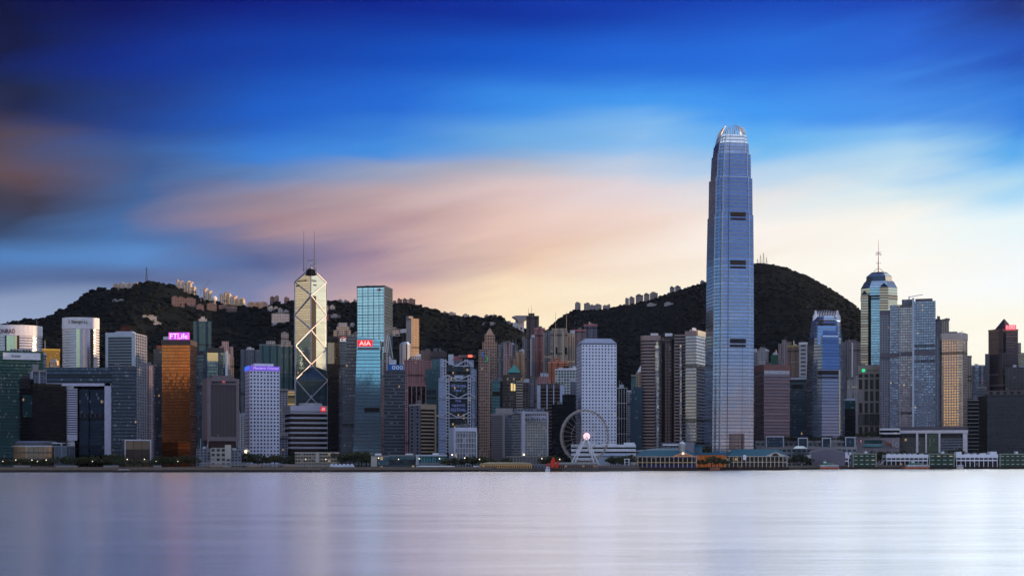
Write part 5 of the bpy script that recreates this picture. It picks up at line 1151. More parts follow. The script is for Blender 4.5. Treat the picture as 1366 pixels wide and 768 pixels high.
Yj = 1900
t1 = Bld('skyscraper', 'lower blue clawed tower with a spiked crown and two dark bands', box2(1077, 1125, Yj), 421)
p1_ = [(608, 1074.5, 1127.5), (493, 1075.5, 1127), (450, 1078, 1125), (447, 1079.5, 1124), (428, 1082, 1122.5), (426, 1083.5, 1121), (420.5, 1086, 1119)]
def planJ(pl, pr):
    w = (X(pr, Yj+20)-X(pl, Yj+20)); al = math.radians(-8); c, s_ = math.cos(al), math.sin(al); w /= (c+abs(s_)*1.6); h = w/2; q = h*.58; g = h*.80
    base = [(-q, -h), (q, -h), (g, -g), (h, -q), (h, q), (g, g), (q, h), (-q, h), (-g, g), (-h, q), (-h, -q), (-g, -g)]
    cx0 = (X(pl, Yj+20)+X(pr, Yj+20))/2; cy0 = Yj+22; return [(cx0+x*c+y*s_, cy0-x*s_+y*c) for x, y in base]
m = MB()
for (pa, l0, r0), (pb_, l1, r1) in zip(p1_[:-1], p1_[1:]): m.prism(planJ(l0, r0), Z(pa, Yj), Z(pb_, Yj), 0, 1, top=planJ(l1, r1), bay=1.5, zr=0)
t1.part('body', m, [M_ifc1, ROOF])
def jp(py, pxa, pxb, pyb, mat, name, out=.6):
    ls = [p[0] for p in reversed(p1_)]; l_ = np.interp(py, ls, [p[1] for p in reversed(p1_)]); r_ = np.interp(py, ls, [p[2] for p in reversed(p1_)]); t1.panel(name, mat, pxa, pxb, py, pyb, e=0, out=out, foot=planJ(l_, r_), thick=1.5)
dl = plain('dark_louvre_band', (.025, .024, .028), .6)
jp(426.5, 1091, 1114, 429.6, dl, 'mechanical_band'); jp(431, 1091, 1114, 433.5, dl, 'mechanical_band'); jp(494, 1091, 1118, 499.5, dl, 'mechanical_band'); jp(502, 1091, 1118, 504, dl, 'mechanical_band')
jp(434.5, 1090.5, 1115, 459.5, facade('sky_blue_panel', (.24, .38, .52), (.50, .70, .92), 1.5, 4.2, .9, .8, gm=.93, gr=.06, lit=0, blinds=0, var=.15), 'window_panel', .5)
jp(493, 1119.2, 1120.6, 578, plain('gold_strip', (.75, .62, .34), .3, .8, .05), 'gold_strip', 1.0)
for k in range(14):
    u = (k+.5)/14; f = planJ(1086, 1119); a_, c_ = f[0], f[1]
    x = X(1087+u*31, Yj+6); y = a_[1]+(c_[1]-a_[1])*u+2; m = MB(); m.bar((x, y-2, Z(422, Yj)), (x, y, Z(416, Yj)), .7, 1.2); m.bar((x, y, Z(416, Yj)), (x, y+3, Z(412.3+abs(u-.5)*3, Yj)), .6, 1.0); t1.part('crown_fin', m, fin)
for sgx, e_ in ((1084, 1), (1121, -1)):
    m = MB(); x = X(sgx, Yj+8); m.face([(x, Yj+6, Z(428, Yj)), (X(sgx+e_*7, Yj+8), Yj+6, Z(421, Yj)), (X(sgx+e_*5, Yj+8), Yj+8, Z(413, Yj)), (x, Yj+8, Z(421, Yj))]); m.bar((x, Yj+6.5, Z(427, Yj)), (X(sgx+e_*4, Yj+8), Yj+7, Z(413, Yj)), 1.2); t1.part('crown_wing', m, fin)
flat('pale flats hugging the right side of the blue clawed tower', 1124, 1134, 456, 2450, M_grey, 1, 3)
flat('pale flats with brown stripe between the blue clawed tower and the pinnacled tower', 1133, 1148, 456, 2420, M_mauve, 2, 3, steps=((1135, 1141, 453),), edge=((1136, 1138, WHITE),))
flat('low speckled white flats left of the beige framed office', 1130, 1146, 506, 2150, M_white, 3, 2, steps=((1140, 1146, 501),))
b = Bld('office_block', 'slim dark office with a teal glass head right of the blue clawed tower', box2(1127, 1141, 2020), 533); b.body(M_black); b.panel('glass_head', M_tealglass, 1127, 1141, 534, 545, out=.6); b.parapet(PALE)

# pinnacled star-plan tower
Yc_ = 2300; ce = Bld('skyscraper', 'octagonal sky blue tower with gold corner strips and a spire', chamfer(box2(1148, 1197, Yc_), 14), 383)
cg = facade('sky_blue_curtain', (.16, .24, .30), (.55, .74, .86), 2.0, 4.1, .92, .78, gm=.92, gr=.08, lit=0, blinds=0, tilt=.008, var=.2)
gg = facade('gold_banded_bay', (.22, .19, .19), (1.0, .80, .56), 60, 4.1, 1.0, .62, gm=.9, gr=.15, lit=0, blinds=0, tilt=.02)
ce.body(cg)
m = MB(); f = ce.foot; m.prism(f, ce.z1+.05, ce.z(374), 0, 1, top=shrink(f, .80), bay=2, zr=ce.z1); ce.part('shoulder', m, [cg, ROOF])
f2 = shrink(f, .70); m = MB(); m.prism(off(f2, 1.2), ce.z(373.8), ce.z(372.2), 0, 0); m.prism(f2, ce.z(372.2), ce.z(367), 0, 0); ce.part('collar', m, plain('blue_collar', (.07, .12, .19), .4, .4))
m = MB(); m.prism(f2, ce.z(367)+.1, ce.z(361), 0, 1, top=shrink(f, .40), bay=2, zr=0); ce.part('dome', m, [facade('dome_glass', (.2, .26, .33), (.36, .46, .56), 2, 4, .9, .8, gm=.8, lit=0), ROOF])
for pa, pb_ in ((393.5, 395.6), (397.2, 399)): 
    m = MB(); m.prism(off(f, .5), ce.z(pb_), ce.z(pa), 0, 0, bottom=True); ce.part('dark_band', m, plain('dark_blue_band', (.03, .04, .07), .5))
q = box2(1149, 1160, Yc_+4, D=10); m = MB(); m.prism(box2(1148.5, 1158, Yc_+2, D=14), 4, ce.z(393), 0, 1, bay=4, zr=0); ce.part('corner_bay', m, [gg, ROOF])
m = MB(); q = box2(1148.5, 1158, Yc_+2, D=14); m.prism(q, ce.z(393)+.1, ce.z(387), 0, 0, top=shrink(q, .05)); ce.part('bay_pinnacle', m, plain('dark_blue_band', (.03, .04, .07), .5))
m = MB(); q = box2(1173.5, 1185, Yc_-7, D=14); m.prism(q, 4, ce.z(383.5), 0, 1, bay=4, zr=0); ce.part('corner_bay', m, [gg, ROOF]); m = MB(); m.prism(q, ce.z(383.5)+.1, ce.z(377.5), 0, 0, top=shrink(q, .05)); ce.part('bay_pinnacle', m, plain('dark_blue_band', (.03, .04, .07), .5))
ce.panel('dark_shaft', BLACK, 1158.3, 1162, 394, 490, out=.7, foot=box2(1148, 1197, Yc_))
x = X(1172, Yc_+22); y = Yc_+22; m = MB(); m.tube((x, y, ce.z(361)), (x, y, ce.z(345)), 1.3, 1.0); m.tube((x, y, ce.z(345)), (x, y, ce.z(318)), .8, .3)
for pz, w in ((349, 4.0), (337, 4.6), (334.5, 3.4)): m.bar((x-w, y, ce.z(pz)), (x+w, y, ce.z(pz)), .8)
for s_ in (-1, 1): m.bar((x+s_*8, y, ce.z(360.5)), (x, y, ce.z(355)), .8); m.bar((x+s_*4.4, y, ce.z(334)), (x-s_*4.4, y, ce.z(338.5)), .6)
ce.part('spire', m, plain('pale_spire', (.55, .5, .5), .5, .3))

b = Bld('office_block', 'beige framed office with tall dark windows and a round green sign', box2(1144.5, 1174, 2020), 488.5); b.body(facade('beige_tall_windows', (.30, .26, .24), (.02, .02, .022), 7.2, 16.5, .62, .84, gm=.4, lit=0, gr=.2)); b.parapet(plain('beige_stone', (.36, .31, .28), .8)); b.panel('fascia', plain('beige_stone', (.36, .31, .28), .8), 1144.5, 1174, 489, 498.5, out=.7)
m = MB(); cx_, cz_ = X(1152, 2018), b.z(494); P = [(cx_+2.6*math.cos(k*.5236), cz_+2.6*math.sin(k*.5236)) for k in range(12)]; m.face([(p[0], 2018, p[1]) for p in P]); m.face([(p[0], 2018.6, p[1]) for p in reversed(P)]); b.part('sign', m, emis('green_disc', (.05, .75, .3), .8))
b.text('HANG SENG', plain('brown_letters', (.22, .1, .07), .6), 1155.5, 1171, 492.6, 495.4, out=1.0); b.clutter(rnd, 4)

# hotel complex of three blue glass towers on one podium
hb = Bld('hotel_tower', 'three joined blue grey glass slabs with a shared dark band and roof crane', box2(1198, 1217, 1985), 406)
hb.body(facade('hotel_rose_glass', (.30, .25, .26), (.66, .60, .60), 3.0, 3.5, .72, .62, gm=.78, gr=.08, lit=.006, tilt=.010, blinds=.05, var=.5), name='middle_slab'); f3 = box2(1219.5, 1248, 1975); hb.body(M_fs, foot=f3, z1=hb.z(402), name='right_slab'); f1_ = box2(1187, 1198, 1985); hb.body(M_fs, foot=f1_, z1=hb.z(406.5), name='left_slab')
f0 = box2(1173.5, 1187, 1990); hb.body(facade('grey_grid_flats', (.24, .23, .26), (.12, .16, .22), 3.2, 3.5, .5, .55, gm=.6, lit=.01), foot=f0, z1=hb.z(414), name='end_slab')
m = MB(); m.prism(box2(1216.8, 1219.6, 1978, D=20), 4, hb.z(398), 0, 0); cr_ = hb.part('stair_core', m, PALE)
db = plain('grey_band', (.13, .12, .14), .6); hb.panel('dark_band', db, 1219.5, 1248, 468, 474, out=.6, foot=f3); hb.panel('dark_band', db, 1198, 1216.8, 469, 475, out=.6); hb.panel('dark_band', db, 1174, 1198, 471, 477, out=.8, foot=box2(1173.5, 1198, 1985))
hb.panel('roof_storey', M_slate, 1203, 1217, 399, 406, out=-3, thick=14); hb.panel('roof_storey', db, 1221, 1244, 398, 402, out=-2, thick=14, foot=f3); hb.panel('fascia', db, 1174, 1187, 414, 420, out=.5, foot=f0)
wb_ = plain('white_balcony', (.5, .52, .56), .5)
for p0, p1, ff, t_ in ((1212.8, 1216.5, None, 412), (1199, 1201, None, 410), (1243, 1248, f3, 412)):
    m = MB(); a_, c_ = (ff or hb.foot)[0], (ff or hb.foot)[1]; z = hb.z(t_)
    while z > hb.z(573): m.box(X(p0, a_[1]-1), X(p1, a_[1]-1), a_[1]-2.2, a_[1]-.2, z-1.2, z); z -= 3.5
    hb.part('balconies', m, wb_)
m = MB(); x = X(1214, 1990); y = 1995; m.bar((x, y, hb.z(399)), (x, y, hb.z(394)), 1.2); m.bar((X(1212.5, y), y, hb.z(395)), (X(1231, y), y, hb.z(391.8)), .9); hb.part('roof_crane', m, PALE)
flat('brown grey stepped flats peeping between the blue hotel slabs and the gold hotel', 1248, 1256.5, 426, 2420, M_slate, 0, steps=((1250, 1254, 421.5),))
flat('cream edged flats just left above the gold glass hotel', 1256.5, 1266, 427.5, 2400, M_cream, 1, 2)
hp = rounded(box2(1253.5, 1284.5, 1960, 1291.5), 5); b = Bld('hotel_tower', 'glowing gold glass hotel with rounded right corner and pale top band', hp, 444)
b.body(M_gold); m = MB(); m.prism(off(hp, .5), b.z(452.5), b.z1+.4, 0, 1); b.part('top_band', m, plain('pale_gold_band', (.52, .44, .40), .5)); m = MB(); m.prism(box2(1247.5, 1253.3, 1972, D=24), 4, b.z(448), 0, 1, bay=3); b.part('dark_wing', m, [M_slate, ROOF]); b.plant(M_slate, .5, 3, foot=box2(1256, 1284, 1965)); b.text('HOTEL', plain('pale_letters', (.62, .5, .46), .5), 1257, 1275, 445, 447.4, out=1.6, foot=box2(1253.5, 1284.5, 1959), thick=.3)
m = MB(); m.bar((X(1277, 1970), 1970, b.z(444)), (X(1285, 1970), 1970, b.z(440.8)), .6); b.part('roof_crane', m, STEEL)

pod = Bld('hotel_podium', 'white framed podium with tall openings beneath the blue slabs and the gold hotel', box2(1199.5, 1291.5, 1945), 573.5)
pod.body(facade('podium_glass', (.12, .12, .11), (.20, .20, .17), 3.4, 5, .85, .6, gm=.5, lit=.01)); wp = plain('podium_white', (.78, .75, .78), .6)
pod.panel('beam', wp, 1199.5, 1291.5, 573.5, 577.5, out=2.2, thick=3)
for p0, p1 in ((1222, 1225), (1234.5, 1236.5), (1252, 1254.5), (1284.5, 1290.5)): pod.panel('column', wp, p0, p1, 577.6, 603.5, out=2.1, thick=3)
pod.panel('glass_wall', M_greyribs, 1255, 1284, 585, 603, out=.6); pod.panel('glass_wall', facade('olive_glass', (.10, .13, .09), (.18, .22, .14), 2.5, 6, .8, .8, gm=.5, lit=.01), 1237, 1251.8, 578, 603.5, out=.6)
pod.panel('parapet', db, 1199, 1291.5, 569, 573, out=-3, thick=3)
b = Bld('podium', 'white ribboned low block left of the white framed podium', box2(1174, 1200, 1940), 571.5); b.body(M_black); b.bands(WHITE, 5.2, 2.0, .8, z0=b.z(582)); b.parapet(WHITE, .5)
b = Bld('shopping_mall', 'grey mall wall with a red round emblem and large pale letters', box2(1143, 1200, 1925), 583.5); b.body(plain('mall_grey', (.30, .27, .29), .7)); b.panel('window_band', M_tealglass, 1153, 1177, 586.5, 591, out=.4); b.panel('canopy', plain('teal_canopy', (.12, .34, .36), .5), 1152, 1177, 592.3, 595.5, out=2.5, thick=3)
b.text('ie', plain('pale_letters_big', (.6, .58, .62), .5), 1190.5, 1199, 587, 596.5, out=.9)
m = MB(); cx_, cz_ = X(1148.3, 1923), b.z(588); P = [(cx_+3*math.cos(k*.5236), cz_+3*math.sin(k*.5236)) for k in range(12)]; m.face([(p[0], 1923, p[1]) for p in P]); m.face([(p[0], 1924, p[1]) for p in reversed(P)]); em_ = b.part('emblem', m, plain('emblem_red', (.32, .05, .04), .5)); m = MB(); m.box(cx_-.9, cx_+.9, 1922.5, 1922.9, cz_-1.8, cz_+1.8); b.part('emblem_figure', m, WHITE, parent=em_)
m = MB()
for k in range(7): m.bar((X(1178+k*1.6, 1924), 1924, b.z(587+k*.7)), (X(1180+k*1.6, 1924), 1924, b.z(590+k*1.1)), 1.0)
b.part('wall_stripe', m, plain('rust_stripe', (.25, .10, .08), .6))
b = Bld('office_tower', 'round blue grey tower right of the gold hotel', rounded(box2(1292, 1315, 2200), 10), 488); b.body(facade('round_blue_grey', (.18, .2, .24), (.32, .38, .46), 3, 4, .9, .6, gm=.8, lit=0)); b.parapet(PALE); b.clutter(rnd, 3)
b = Bld('office_block', 'thin pale slab peeping right of the gold hotel', box2(1290.5, 1296, 2150), 475.5); b.body(M_cream); b.parapet(CONC)
b = Bld('office_block', 'black block with pale horizontal louvres right of the white framed podium', box2(1290, 1305, 1990), 533); b.body(M_black); b.bands(CONC, 5.2, .9, .6, z0=15); b.plant(M_slate, .4, 6, 4)
b = Bld('office_block', 'grey stepped block rising behind the black louvred block', box2(1303, 1316, 2060), 517); b.body(M_greyribs); b.parapet(CONC); b.clutter(rnd, 2)
# towers at the right edge
b = Bld('office_tower', 'dark tower with a pyramid top and glowing red sign at the far right', box2(1338, 1358, 2080, 1318.5), 439)
ds_ = facade('dark_mauve_glass', (.08, .07, .085), (.18, .15, .17), 60, 3.9, 1.0, .6, gm=.6, gr=.15, lit=0, wave=.03); b.body(ds_)
fq = box2(1341, 1353, 2086, 1326); m = MB(); m.prism(fq, b.z1+.1, b.z(423.5), 0, 0, top=shrink(fq, .04)); b.part('pyramid_roof', m, plain('dark_roof', (.06, .045, .06), .5))
m = MB(); m.prism(box2(1341.5, 1355.5, 2076, D=2), b.z(439.8), b.z(433.5), 0, 0, bottom=True); sg = b.part('sign', m, emis('rose_red_sign', (.9, .10, .14), 1.1)); place_text(b.o, 'lettering', '100', emis('pink_text', (1, .4, .42), 1.4), (X(1343, 2075), 2075.6, b.z(439)), (X(1354, 2075), 2075.6), b.z(434.3), (0, -1), sg, .2)
b.panel('dark_shaft', BLACK, 1338.5, 1341.5, 443, 470, out=.6); b.panel('flank_bay', M_dkbrown, 1333, 1338, 440, 500, e=3, out=1); m = MB(); m.prism(box2(1314, 1320, 2090, D=20), 4, b.z(471), 0, 1); b.part('side_wing', m, [ds_, ROOF])
b.parapet(plain('red_brown_stone', (.24, .125, .11), .7), 1)
b = Bld('office_tower', 'cream banded tower cut off by the right edge behind the pyramid topped tower', box2(1358, 1380, 2140), 470); b.body(facade('cream_bands', (.46, .38, .3), (.5, .4, .28), 60, 3.6, 1.0, .5, gm=.8, lit=0)); b.panel('upper_step', M_cream, 1357, 1362, 457, 470, out=-1, thick=10)
b = Bld('office_block', 'dark teal brown block in front of the pyramid topped tower', box2(1341, 1385, 2030), 489); b.body(facade('dark_teal_brown', (.10, .08, .07), (.06, .10, .12), 5, 4, .6, .6, gm=.5, lit=.005)); b.clutter(rnd, 5)
b = Bld('office_block', 'wide black mirror glass block at the right edge reflecting a golden streak', box2(1317, 1395, 1975, 1304.5), 526)
b.body(M_hull); m = MB(); m.prism(box2(1317.5, 1392, 1979, D=24), b.z1+.05, b.z(519), 0, 1, bay=9, zr=b.z(519)); b.part('roof_storey', m, [facade('stone_top_row', (.14, .12, .12), (.03, .03, .03), 9, 7, .5, .55, gm=.2, lit=0), ROOF])

# ------------------------------------------------------------------ 8. houses on the ridges and slopes
CRW = res('sunlit_cream_house', (.84, .66, .46), (.34, .26, .18)); CRW2 = res('pale_stone_house', (.56, .53, .50)); CRB = res('brown_house', (.26, .18, .16)); CRG = res('grey_house', (.34, .34, .36))  # CRW: low sun's warmth put into the wall and pane colours
ORD = ['first', 'second', 'third', 'fourth', 'fifth', 'sixth', 'seventh', 'eighth', 'ninth', 'tenth', 'eleventh', 'twelfth', 'thirteenth', 'fourteenth']
def houses(desc, where, mat, lst, ridge=None, group=None, dep=16):
    for i, (a_, c_, t_, bt) in enumerate(lst):
        pc = (a_+c_)/2
        if ridge: Y = ridge
        else: Y = march(pc, bt)-3
        ft = box2(a_, a_+(c_-a_)*.5, Y, c_, al=.75) if mat is CRW or 'orange' in desc else box2(a_, c_, Y, D=dep); zb = min(terr(*p) for p in ft)-2
        lab = f'{desc} {where}' if len(lst) == 1 else f'{("left", "right")[i]} {desc} {where}' if len(lst) == 2 else f'{ORD[i]} {desc} from left, {where}'
        b = Bld('hillside_house', lab, ft, t_, base=min(zb, Z(t_, Y)-4), cat='house', group=group)
        b.body(mat, foot=None); b.plant(mat, .45, 2.6, rnd.uniform(-2, 2))
        if rnd.random() < .6: b.panel('roof_step', mat, a_+(c_-a_)*.2, a_+(c_-a_)*.55, t_-1.6, t_, out=-3, thick=6)
g1 = 'sunlit houses on the left ridge'
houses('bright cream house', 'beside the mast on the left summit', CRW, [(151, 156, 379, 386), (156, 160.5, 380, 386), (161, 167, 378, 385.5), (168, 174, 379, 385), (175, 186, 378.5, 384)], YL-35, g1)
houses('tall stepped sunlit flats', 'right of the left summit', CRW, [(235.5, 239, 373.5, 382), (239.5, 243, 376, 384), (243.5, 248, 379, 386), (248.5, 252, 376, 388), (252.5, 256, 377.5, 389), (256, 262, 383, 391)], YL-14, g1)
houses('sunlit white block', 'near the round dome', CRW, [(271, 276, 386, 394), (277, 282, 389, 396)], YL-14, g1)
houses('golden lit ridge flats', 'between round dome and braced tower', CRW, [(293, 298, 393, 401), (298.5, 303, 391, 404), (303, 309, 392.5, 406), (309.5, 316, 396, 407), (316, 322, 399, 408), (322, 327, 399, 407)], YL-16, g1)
houses('orange lit low terrace', 'left of the braced tower', plain('orange_lit_stone', (.80, .50, .30), .8), [(330, 338, 404, 410), (338, 345, 404, 410), (345, 357, 403.5, 410)], YL-30, g1)  # orange sunlight on the terrace put into the stone colour
houses('pale villa', 'right of the orange lit terrace', CRW2, [(357, 364, 409, 416), (365, 371, 410, 416), (371, 377.5, 412, 416.5), (378.5, 386, 414, 417)], None)
houses('grey brown terrace block', 'on the slope under the left summit', CRB, [(229, 237, 396, 407), (237, 246, 396.5, 407.5), (246, 261, 398, 409), (262, 272, 406.5, 413), (276, 289, 405, 414), (292, 304, 407, 415), (304, 316, 407.5, 416.5)], None)
houses('small white villa', 'high on the dark slope below the summit mast', CRW2, [(150, 158, 400, 402.5), (158, 165.5, 400, 403)], None)
houses('low white villa', 'midway down the dark left slope', CRW2, [(190, 196, 421, 424), (196, 209, 421.5, 427)], None)
houses('tiny white villa', 'left of the copper glass tower on the dark slope', CRW2, [(205, 215, 430, 433.5)], None)
houses('dim ridge block', 'at the far left above the curved hotel', CRG, [(8, 14, 430, 434), (14, 22, 428.5, 434)], YL-30)
houses('dark red brown flats', 'on the ridge left of the braced tower', CRB, [(360, 366, 396, 404), (366, 372, 395, 404), (379, 386, 397, 405)], YL-45)
houses('white gridded flats', 'stacked on the slope left of the braced tower', res('white_gridded_house', (.50, .50, .53)), [(362.5, 386, 418, 433)], None, dep=20)
houses('grey stepped flats', 'just left of the braced tower', CRG, [(375, 385, 444, 456), (381, 388, 455, 462)], 2700)
houses('white tower house', 'just right of the braced tower', CRW2, [(429, 434, 409, 418), (434, 438, 408.5, 417)], None)
houses('white villa', 'above the black tower with white letters', CRW2, [(440, 447, 408, 412), (441, 454, 420, 424)], None)
houses('red brown flats', 'right of the braced tower on the slope', res('red_brown_house', (.22, .09, .09)), [(427.5, 439, 419, 432)], None)
houses('ridge flats', 'on the skyline left of the cyan box tower', CRG, [(449, 457, 400, 405), (458, 466, 401, 405), (471, 476, 400, 406)], YL-35)
houses('long white slope house', 'left of the cyan box tower', CRW2, [(467, 473, 432, 437)], None)
houses('square ridge tower', 'on the skyline right of the cyan box tower', CRB, [(523.5, 529, 402, 408), (530, 536.5, 399, 409), (537, 544, 399, 410), (544.5, 554, 399, 411)], YL-35)
houses('white slope house', 'right beside the cyan box tower', CRW2, [(522, 533, 438, 447)], None)
houses('faint ridge house', 'along the skyline left of the bowl roofed lookout', CRW2, [(590, 597, 416.3, 421), (598, 608, 417, 423), (617, 626, 419.5, 425), (627, 640, 421.5, 427), (646, 654, 420.5, 425), (656, 662, 420.5, 424)], YL-20)
houses('low white lodge', 'below the ridge left of the bowl roofed lookout', CRW2, [(643, 650, 431.5, 434), (651, 663, 431, 433.5)], None)
houses('long pale lodge', 'immediately left of the bowl roofed lookout', CRW2, [(671, 678, 429, 433), (678, 684, 430, 434)], YL-60)
houses('hazy skyline flats', 'on the ridge above the round windowed tower', res('hazy_cream_flats', (.44, .38, .35)), [(767, 774.5, 404, 411), (779, 787, 404.5, 413), (787, 793, 407, 413.5), (793, 802.5, 406.5, 413), (804, 809, 407.5, 412), (809, 814, 406.5, 412)], YR-30, dep=14)
houses('hazy ridge block', 'on the rising skyline above the twin granite towers', res('hazy_pink_flats', (.42, .34, .31)), [(834, 839, 398, 406), (839.5, 846.5, 396.5, 406), (848, 858, 393.5, 403), (859, 866.5, 392, 401), (867, 877.5, 390.5, 399.5)], YR-30, dep=14)
houses('grey skyline block', 'on the ridge left of the tallest tower', CRG, [(893.5, 900, 383, 391), (900.5, 908, 382, 390), (934, 940, 375, 382)], YR-30, dep=14)
houses('white house', 'on the slope of the right hand hill', CRW2, [(863, 875.5, 405, 409), (886, 898, 404, 408.5)], None)

# round lit dome
Y = YL-55; t_ = thing('radome', 'round bright dome on the left ridge', 'dome', (X(286, Y), Y, terr(X(286, Y), Y)))
m = MB(); c = Vector((X(286, Y), Y, Z(398.5, Y))); r_ = 6.3
for i in range(8):
    for j in range(12):
        def sp_(a, b_): return (c.x+r_*math.sin(a)*math.cos(b_), c.y+r_*math.sin(a)*math.sin(b_), c.z+r_*math.cos(a))
        a0, a1, b0, b1 = math.pi*i/8, math.pi*(i+1)/8, 2*math.pi*j/12, 2*math.pi*(j+1)/12
        m.face([sp_(a1, b0), sp_(a1, b1), sp_(a0, b1), sp_(a0, b0)])
m.build('sphere', plain('dome_white', (.8, .74, .66), .5, var=.02), t_, True); m = MB(); m.tube((c.x, c.y, t_.location.z-2), (c.x, c.y, c.z-4), 3.5); m.build('base', CONC, t_)
# lookout with a bowl shaped roof
Y = YL-70; xc = X(694, Y); pk = thing('lookout_tower', 'white lookout tower with an upturned bowl roof on the ridge saddle', 'building', (xc, Y, terr(xc, Y)-6))
m = MB(); m.prism(box2(687.5, 699, Y, D=22), pk.location.z, Z(427, Y), 0, 0, bay=4); m.build('body', facade('lookout_wall', (.6, .6, .63), (.06, .06, .08), 9, 16, .4, .35, gm=.2, lit=0), pk)
m = MB()
pr_ = [(683, 422.5), (688, 421), (704, 421), (704, 425), (699, 427.6), (692, 431), (689.5, 426.5)]
A = [(X(p, Y), Y-6, Z(q, Y)) for p, q in pr_]; B_2 = [(X(p, Y), Y+26, Z(q, Y)) for p, q in pr_]; m.face(list(reversed(A))); m.face(B_2)
for k in range(len(A)): j = (k+1) % len(A); m.face([A[k], A[j], B_2[j], B_2[k]])
m.build('bowl_roof', plain('bowl_grey', (.33, .31, .33), .6), pk); m = MB(); m.prism(box2(684, 690, Y+2, D=16), pk.location.z, Z(430, Y), 0, 0); m.build('side_block', WHITE, pk)
# masts
def lattice(name, label, px_, top, Y, cat='mast', w=1.6, col=DARK):
    x = X(px_, Y); z0 = terr(x, Y)-1; o_ = thing(name, label, cat, (x, Y, z0)); m = MB(); z1 = Z(top, Y)
    for a_, c_ in ((-1, -1), (1, -1), (1, 1), (-1, 1)): m.bar((x+a_*w, Y+c_*w, z0), (x+a_*w*.25, Y+c_*w*.25, z1), .55)
    n_ = int((z1-z0)/5)
    for k in range(n_):
        f0_, f1_ = 1-.75*k/n_, 1-.75*(k+1)/n_; za, zb = z0+(z1-z0)*k/n_, z0+(z1-z0)*(k+1)/n_; s_ = 1 if k % 2 else -1; m.bar((x-s_*w*f0_, Y-w*f0_, za), (x+s_*w*f1_, Y-w*f1_, zb), .35)
    m.build('lattice', col, o_); m = MB(); m.tube((x, Y, z1), (x, Y, z1+5), .3, .15); m.build('tip', col, o_)
lattice('radio_mast', 'single dark mast on the left summit', 195.5, 357, YL, w=2.2)
gy = plain('hazy_steel', (.3, .25, .26), .5, .2)
for px_, t_, l_ in ((1010.5, 346, 'short mast cluster post, leftmost on the right hand summit'), (1014.5, 341, 'lattice mast with dishes on the right hand summit'), (1018.5, 338, 'tallest lattice mast on the right hand summit'), (1022.5, 344, 'short lattice mast, rightmost on the right hand summit')): lattice('radio_mast', l_, px_, t_, YR, w=2.4, col=gy)
Y = YL-60; x = X(268, Y); z0 = terr(x, Y)-1; o_ = thing('tower_crane', 'thin crane with a raised jib on the left ridge', 'crane', (x, Y, z0)); m = MB(); m.bar((x, Y, z0), (x, Y, Z(387, Y)), 1.0); m.build('mast', gy, o_); m = MB(); m.bar((x, Y, Z(388, Y)), (X(281, Y), Y, Z(373, Y)), .8); m.bar((x, Y, Z(387, Y)), (X(266, Y), Y, Z(384, Y)), .9); m.build('jib', gy, o_)
lattice('light_mast', 'thin pole right of the leftmost curved hotel', 49, 428, 2350, w=.8, col=plain('brown_pole', (.12, .09, .09))); lattice('light_mast', 'short thin pole above the yellow netted block', 60, 458, 2250, w=.7, col=PALE)
# ------------------------------------------------------------------ 9. waterfront
# quay edge
m = MB(); xs_ = list(np.linspace(-900, 900, 60)); 
for a_, c_ in zip(xs_[:-1], xs_[1:]):
    q = [(a_, shore(a_)-1.2), (c_, shore(c_)-1.2), (c_, shore(c_)+1.5), (a_, shore(a_)+1.5)]; m.prism(q, 2.2, 5.0, 0, 0)
o = m.build('quay_kerb', plain('quay_stone', (.15, .12, .09), .85)); struct(o)
m = MB()
for a_, c_ in zip(xs_[:-1], xs_[1:]):
    q = [(a_, shore(a_)-.9), (c_, shore(c_)-.9), (c_, shore(c_)-.1), (a_, shore(a_)-.1)]; m.prism(q, -3, 2.19, 0, 0)
struct(m.build('quay_wall', plain('wet_stone', (.035, .03, .028), .7)))

# covered walkway on posts
wk = thing('walkway', 'long pale elevated walkway along the left centre quay', 'walkway', (X(350, 1500), 1500, 4))
m = MB(); m.box(X(268, 1490), X(440, 1490), 1488, 1494, Z(620.6, 1490), Z(618.8, 1490)); m.build('deck', CONC, wk); m = MB(); m.box(X(268, 1490), X(335, 1490), 1489, 1493, Z(617.2, 1490), Z(616.6, 1490)); m.build('roof', PALE, wk)
for i in range(15):
    m = MB(); x = X(270+i*12, 1490); m.box(x-.4, x+.4, 1490, 1491, 4, Z(620.6, 1490)); m.build('post', CONC, wk)

def lowb(label, a_, c_, top, Y, mat, name='pavilion', roof=None, rtop=None, cat='building', dep=16):
    b = Bld(name, label, box2(a_, c_, Y, D=dep), top, base=3.5, cat=cat); b.body(mat)
    if roof:
        q = off(b.foot, 1.0); m = MB(); m.prism(q, b.z1+.02, b.z1+.5, 0, 0, bottom=True); m.prism(q, b.z1+.5, b.z(rtop or top-1.5), 0, 0, top=shrink(q, .75)); b.part('roof', m, roof)
    else: b.parapet(CONC, .5)
    return b
kio = facade('kiosk_front', (.30, .17, .08), (.06, .05, .04), 4, 4, .6, .6, gm=.1, lit=.08)
lowb('brown kiosk under the walkway, left of three', 280, 298, 622.5, 1478, kio, 'kiosk', plain('kiosk_roof', (.3, .2, .13)), cat='kiosk', dep=8)
lowb('brown kiosk under the walkway, middle of three', 330, 349, 622.5, 1478, kio, 'kiosk', plain('kiosk_roof', (.3, .2, .13)), cat='kiosk', dep=8)
lowb('brown kiosk under the walkway, right of three', 379, 395, 622.5, 1478, kio, 'kiosk', plain('kiosk_roof', (.3, .2, .13)), cat='kiosk', dep=8)
gk = facade('glass_kiosk', (.08, .10, .11), (.10, .20, .24), 3, 5, .85, .7, gm=.5, lit=.08)
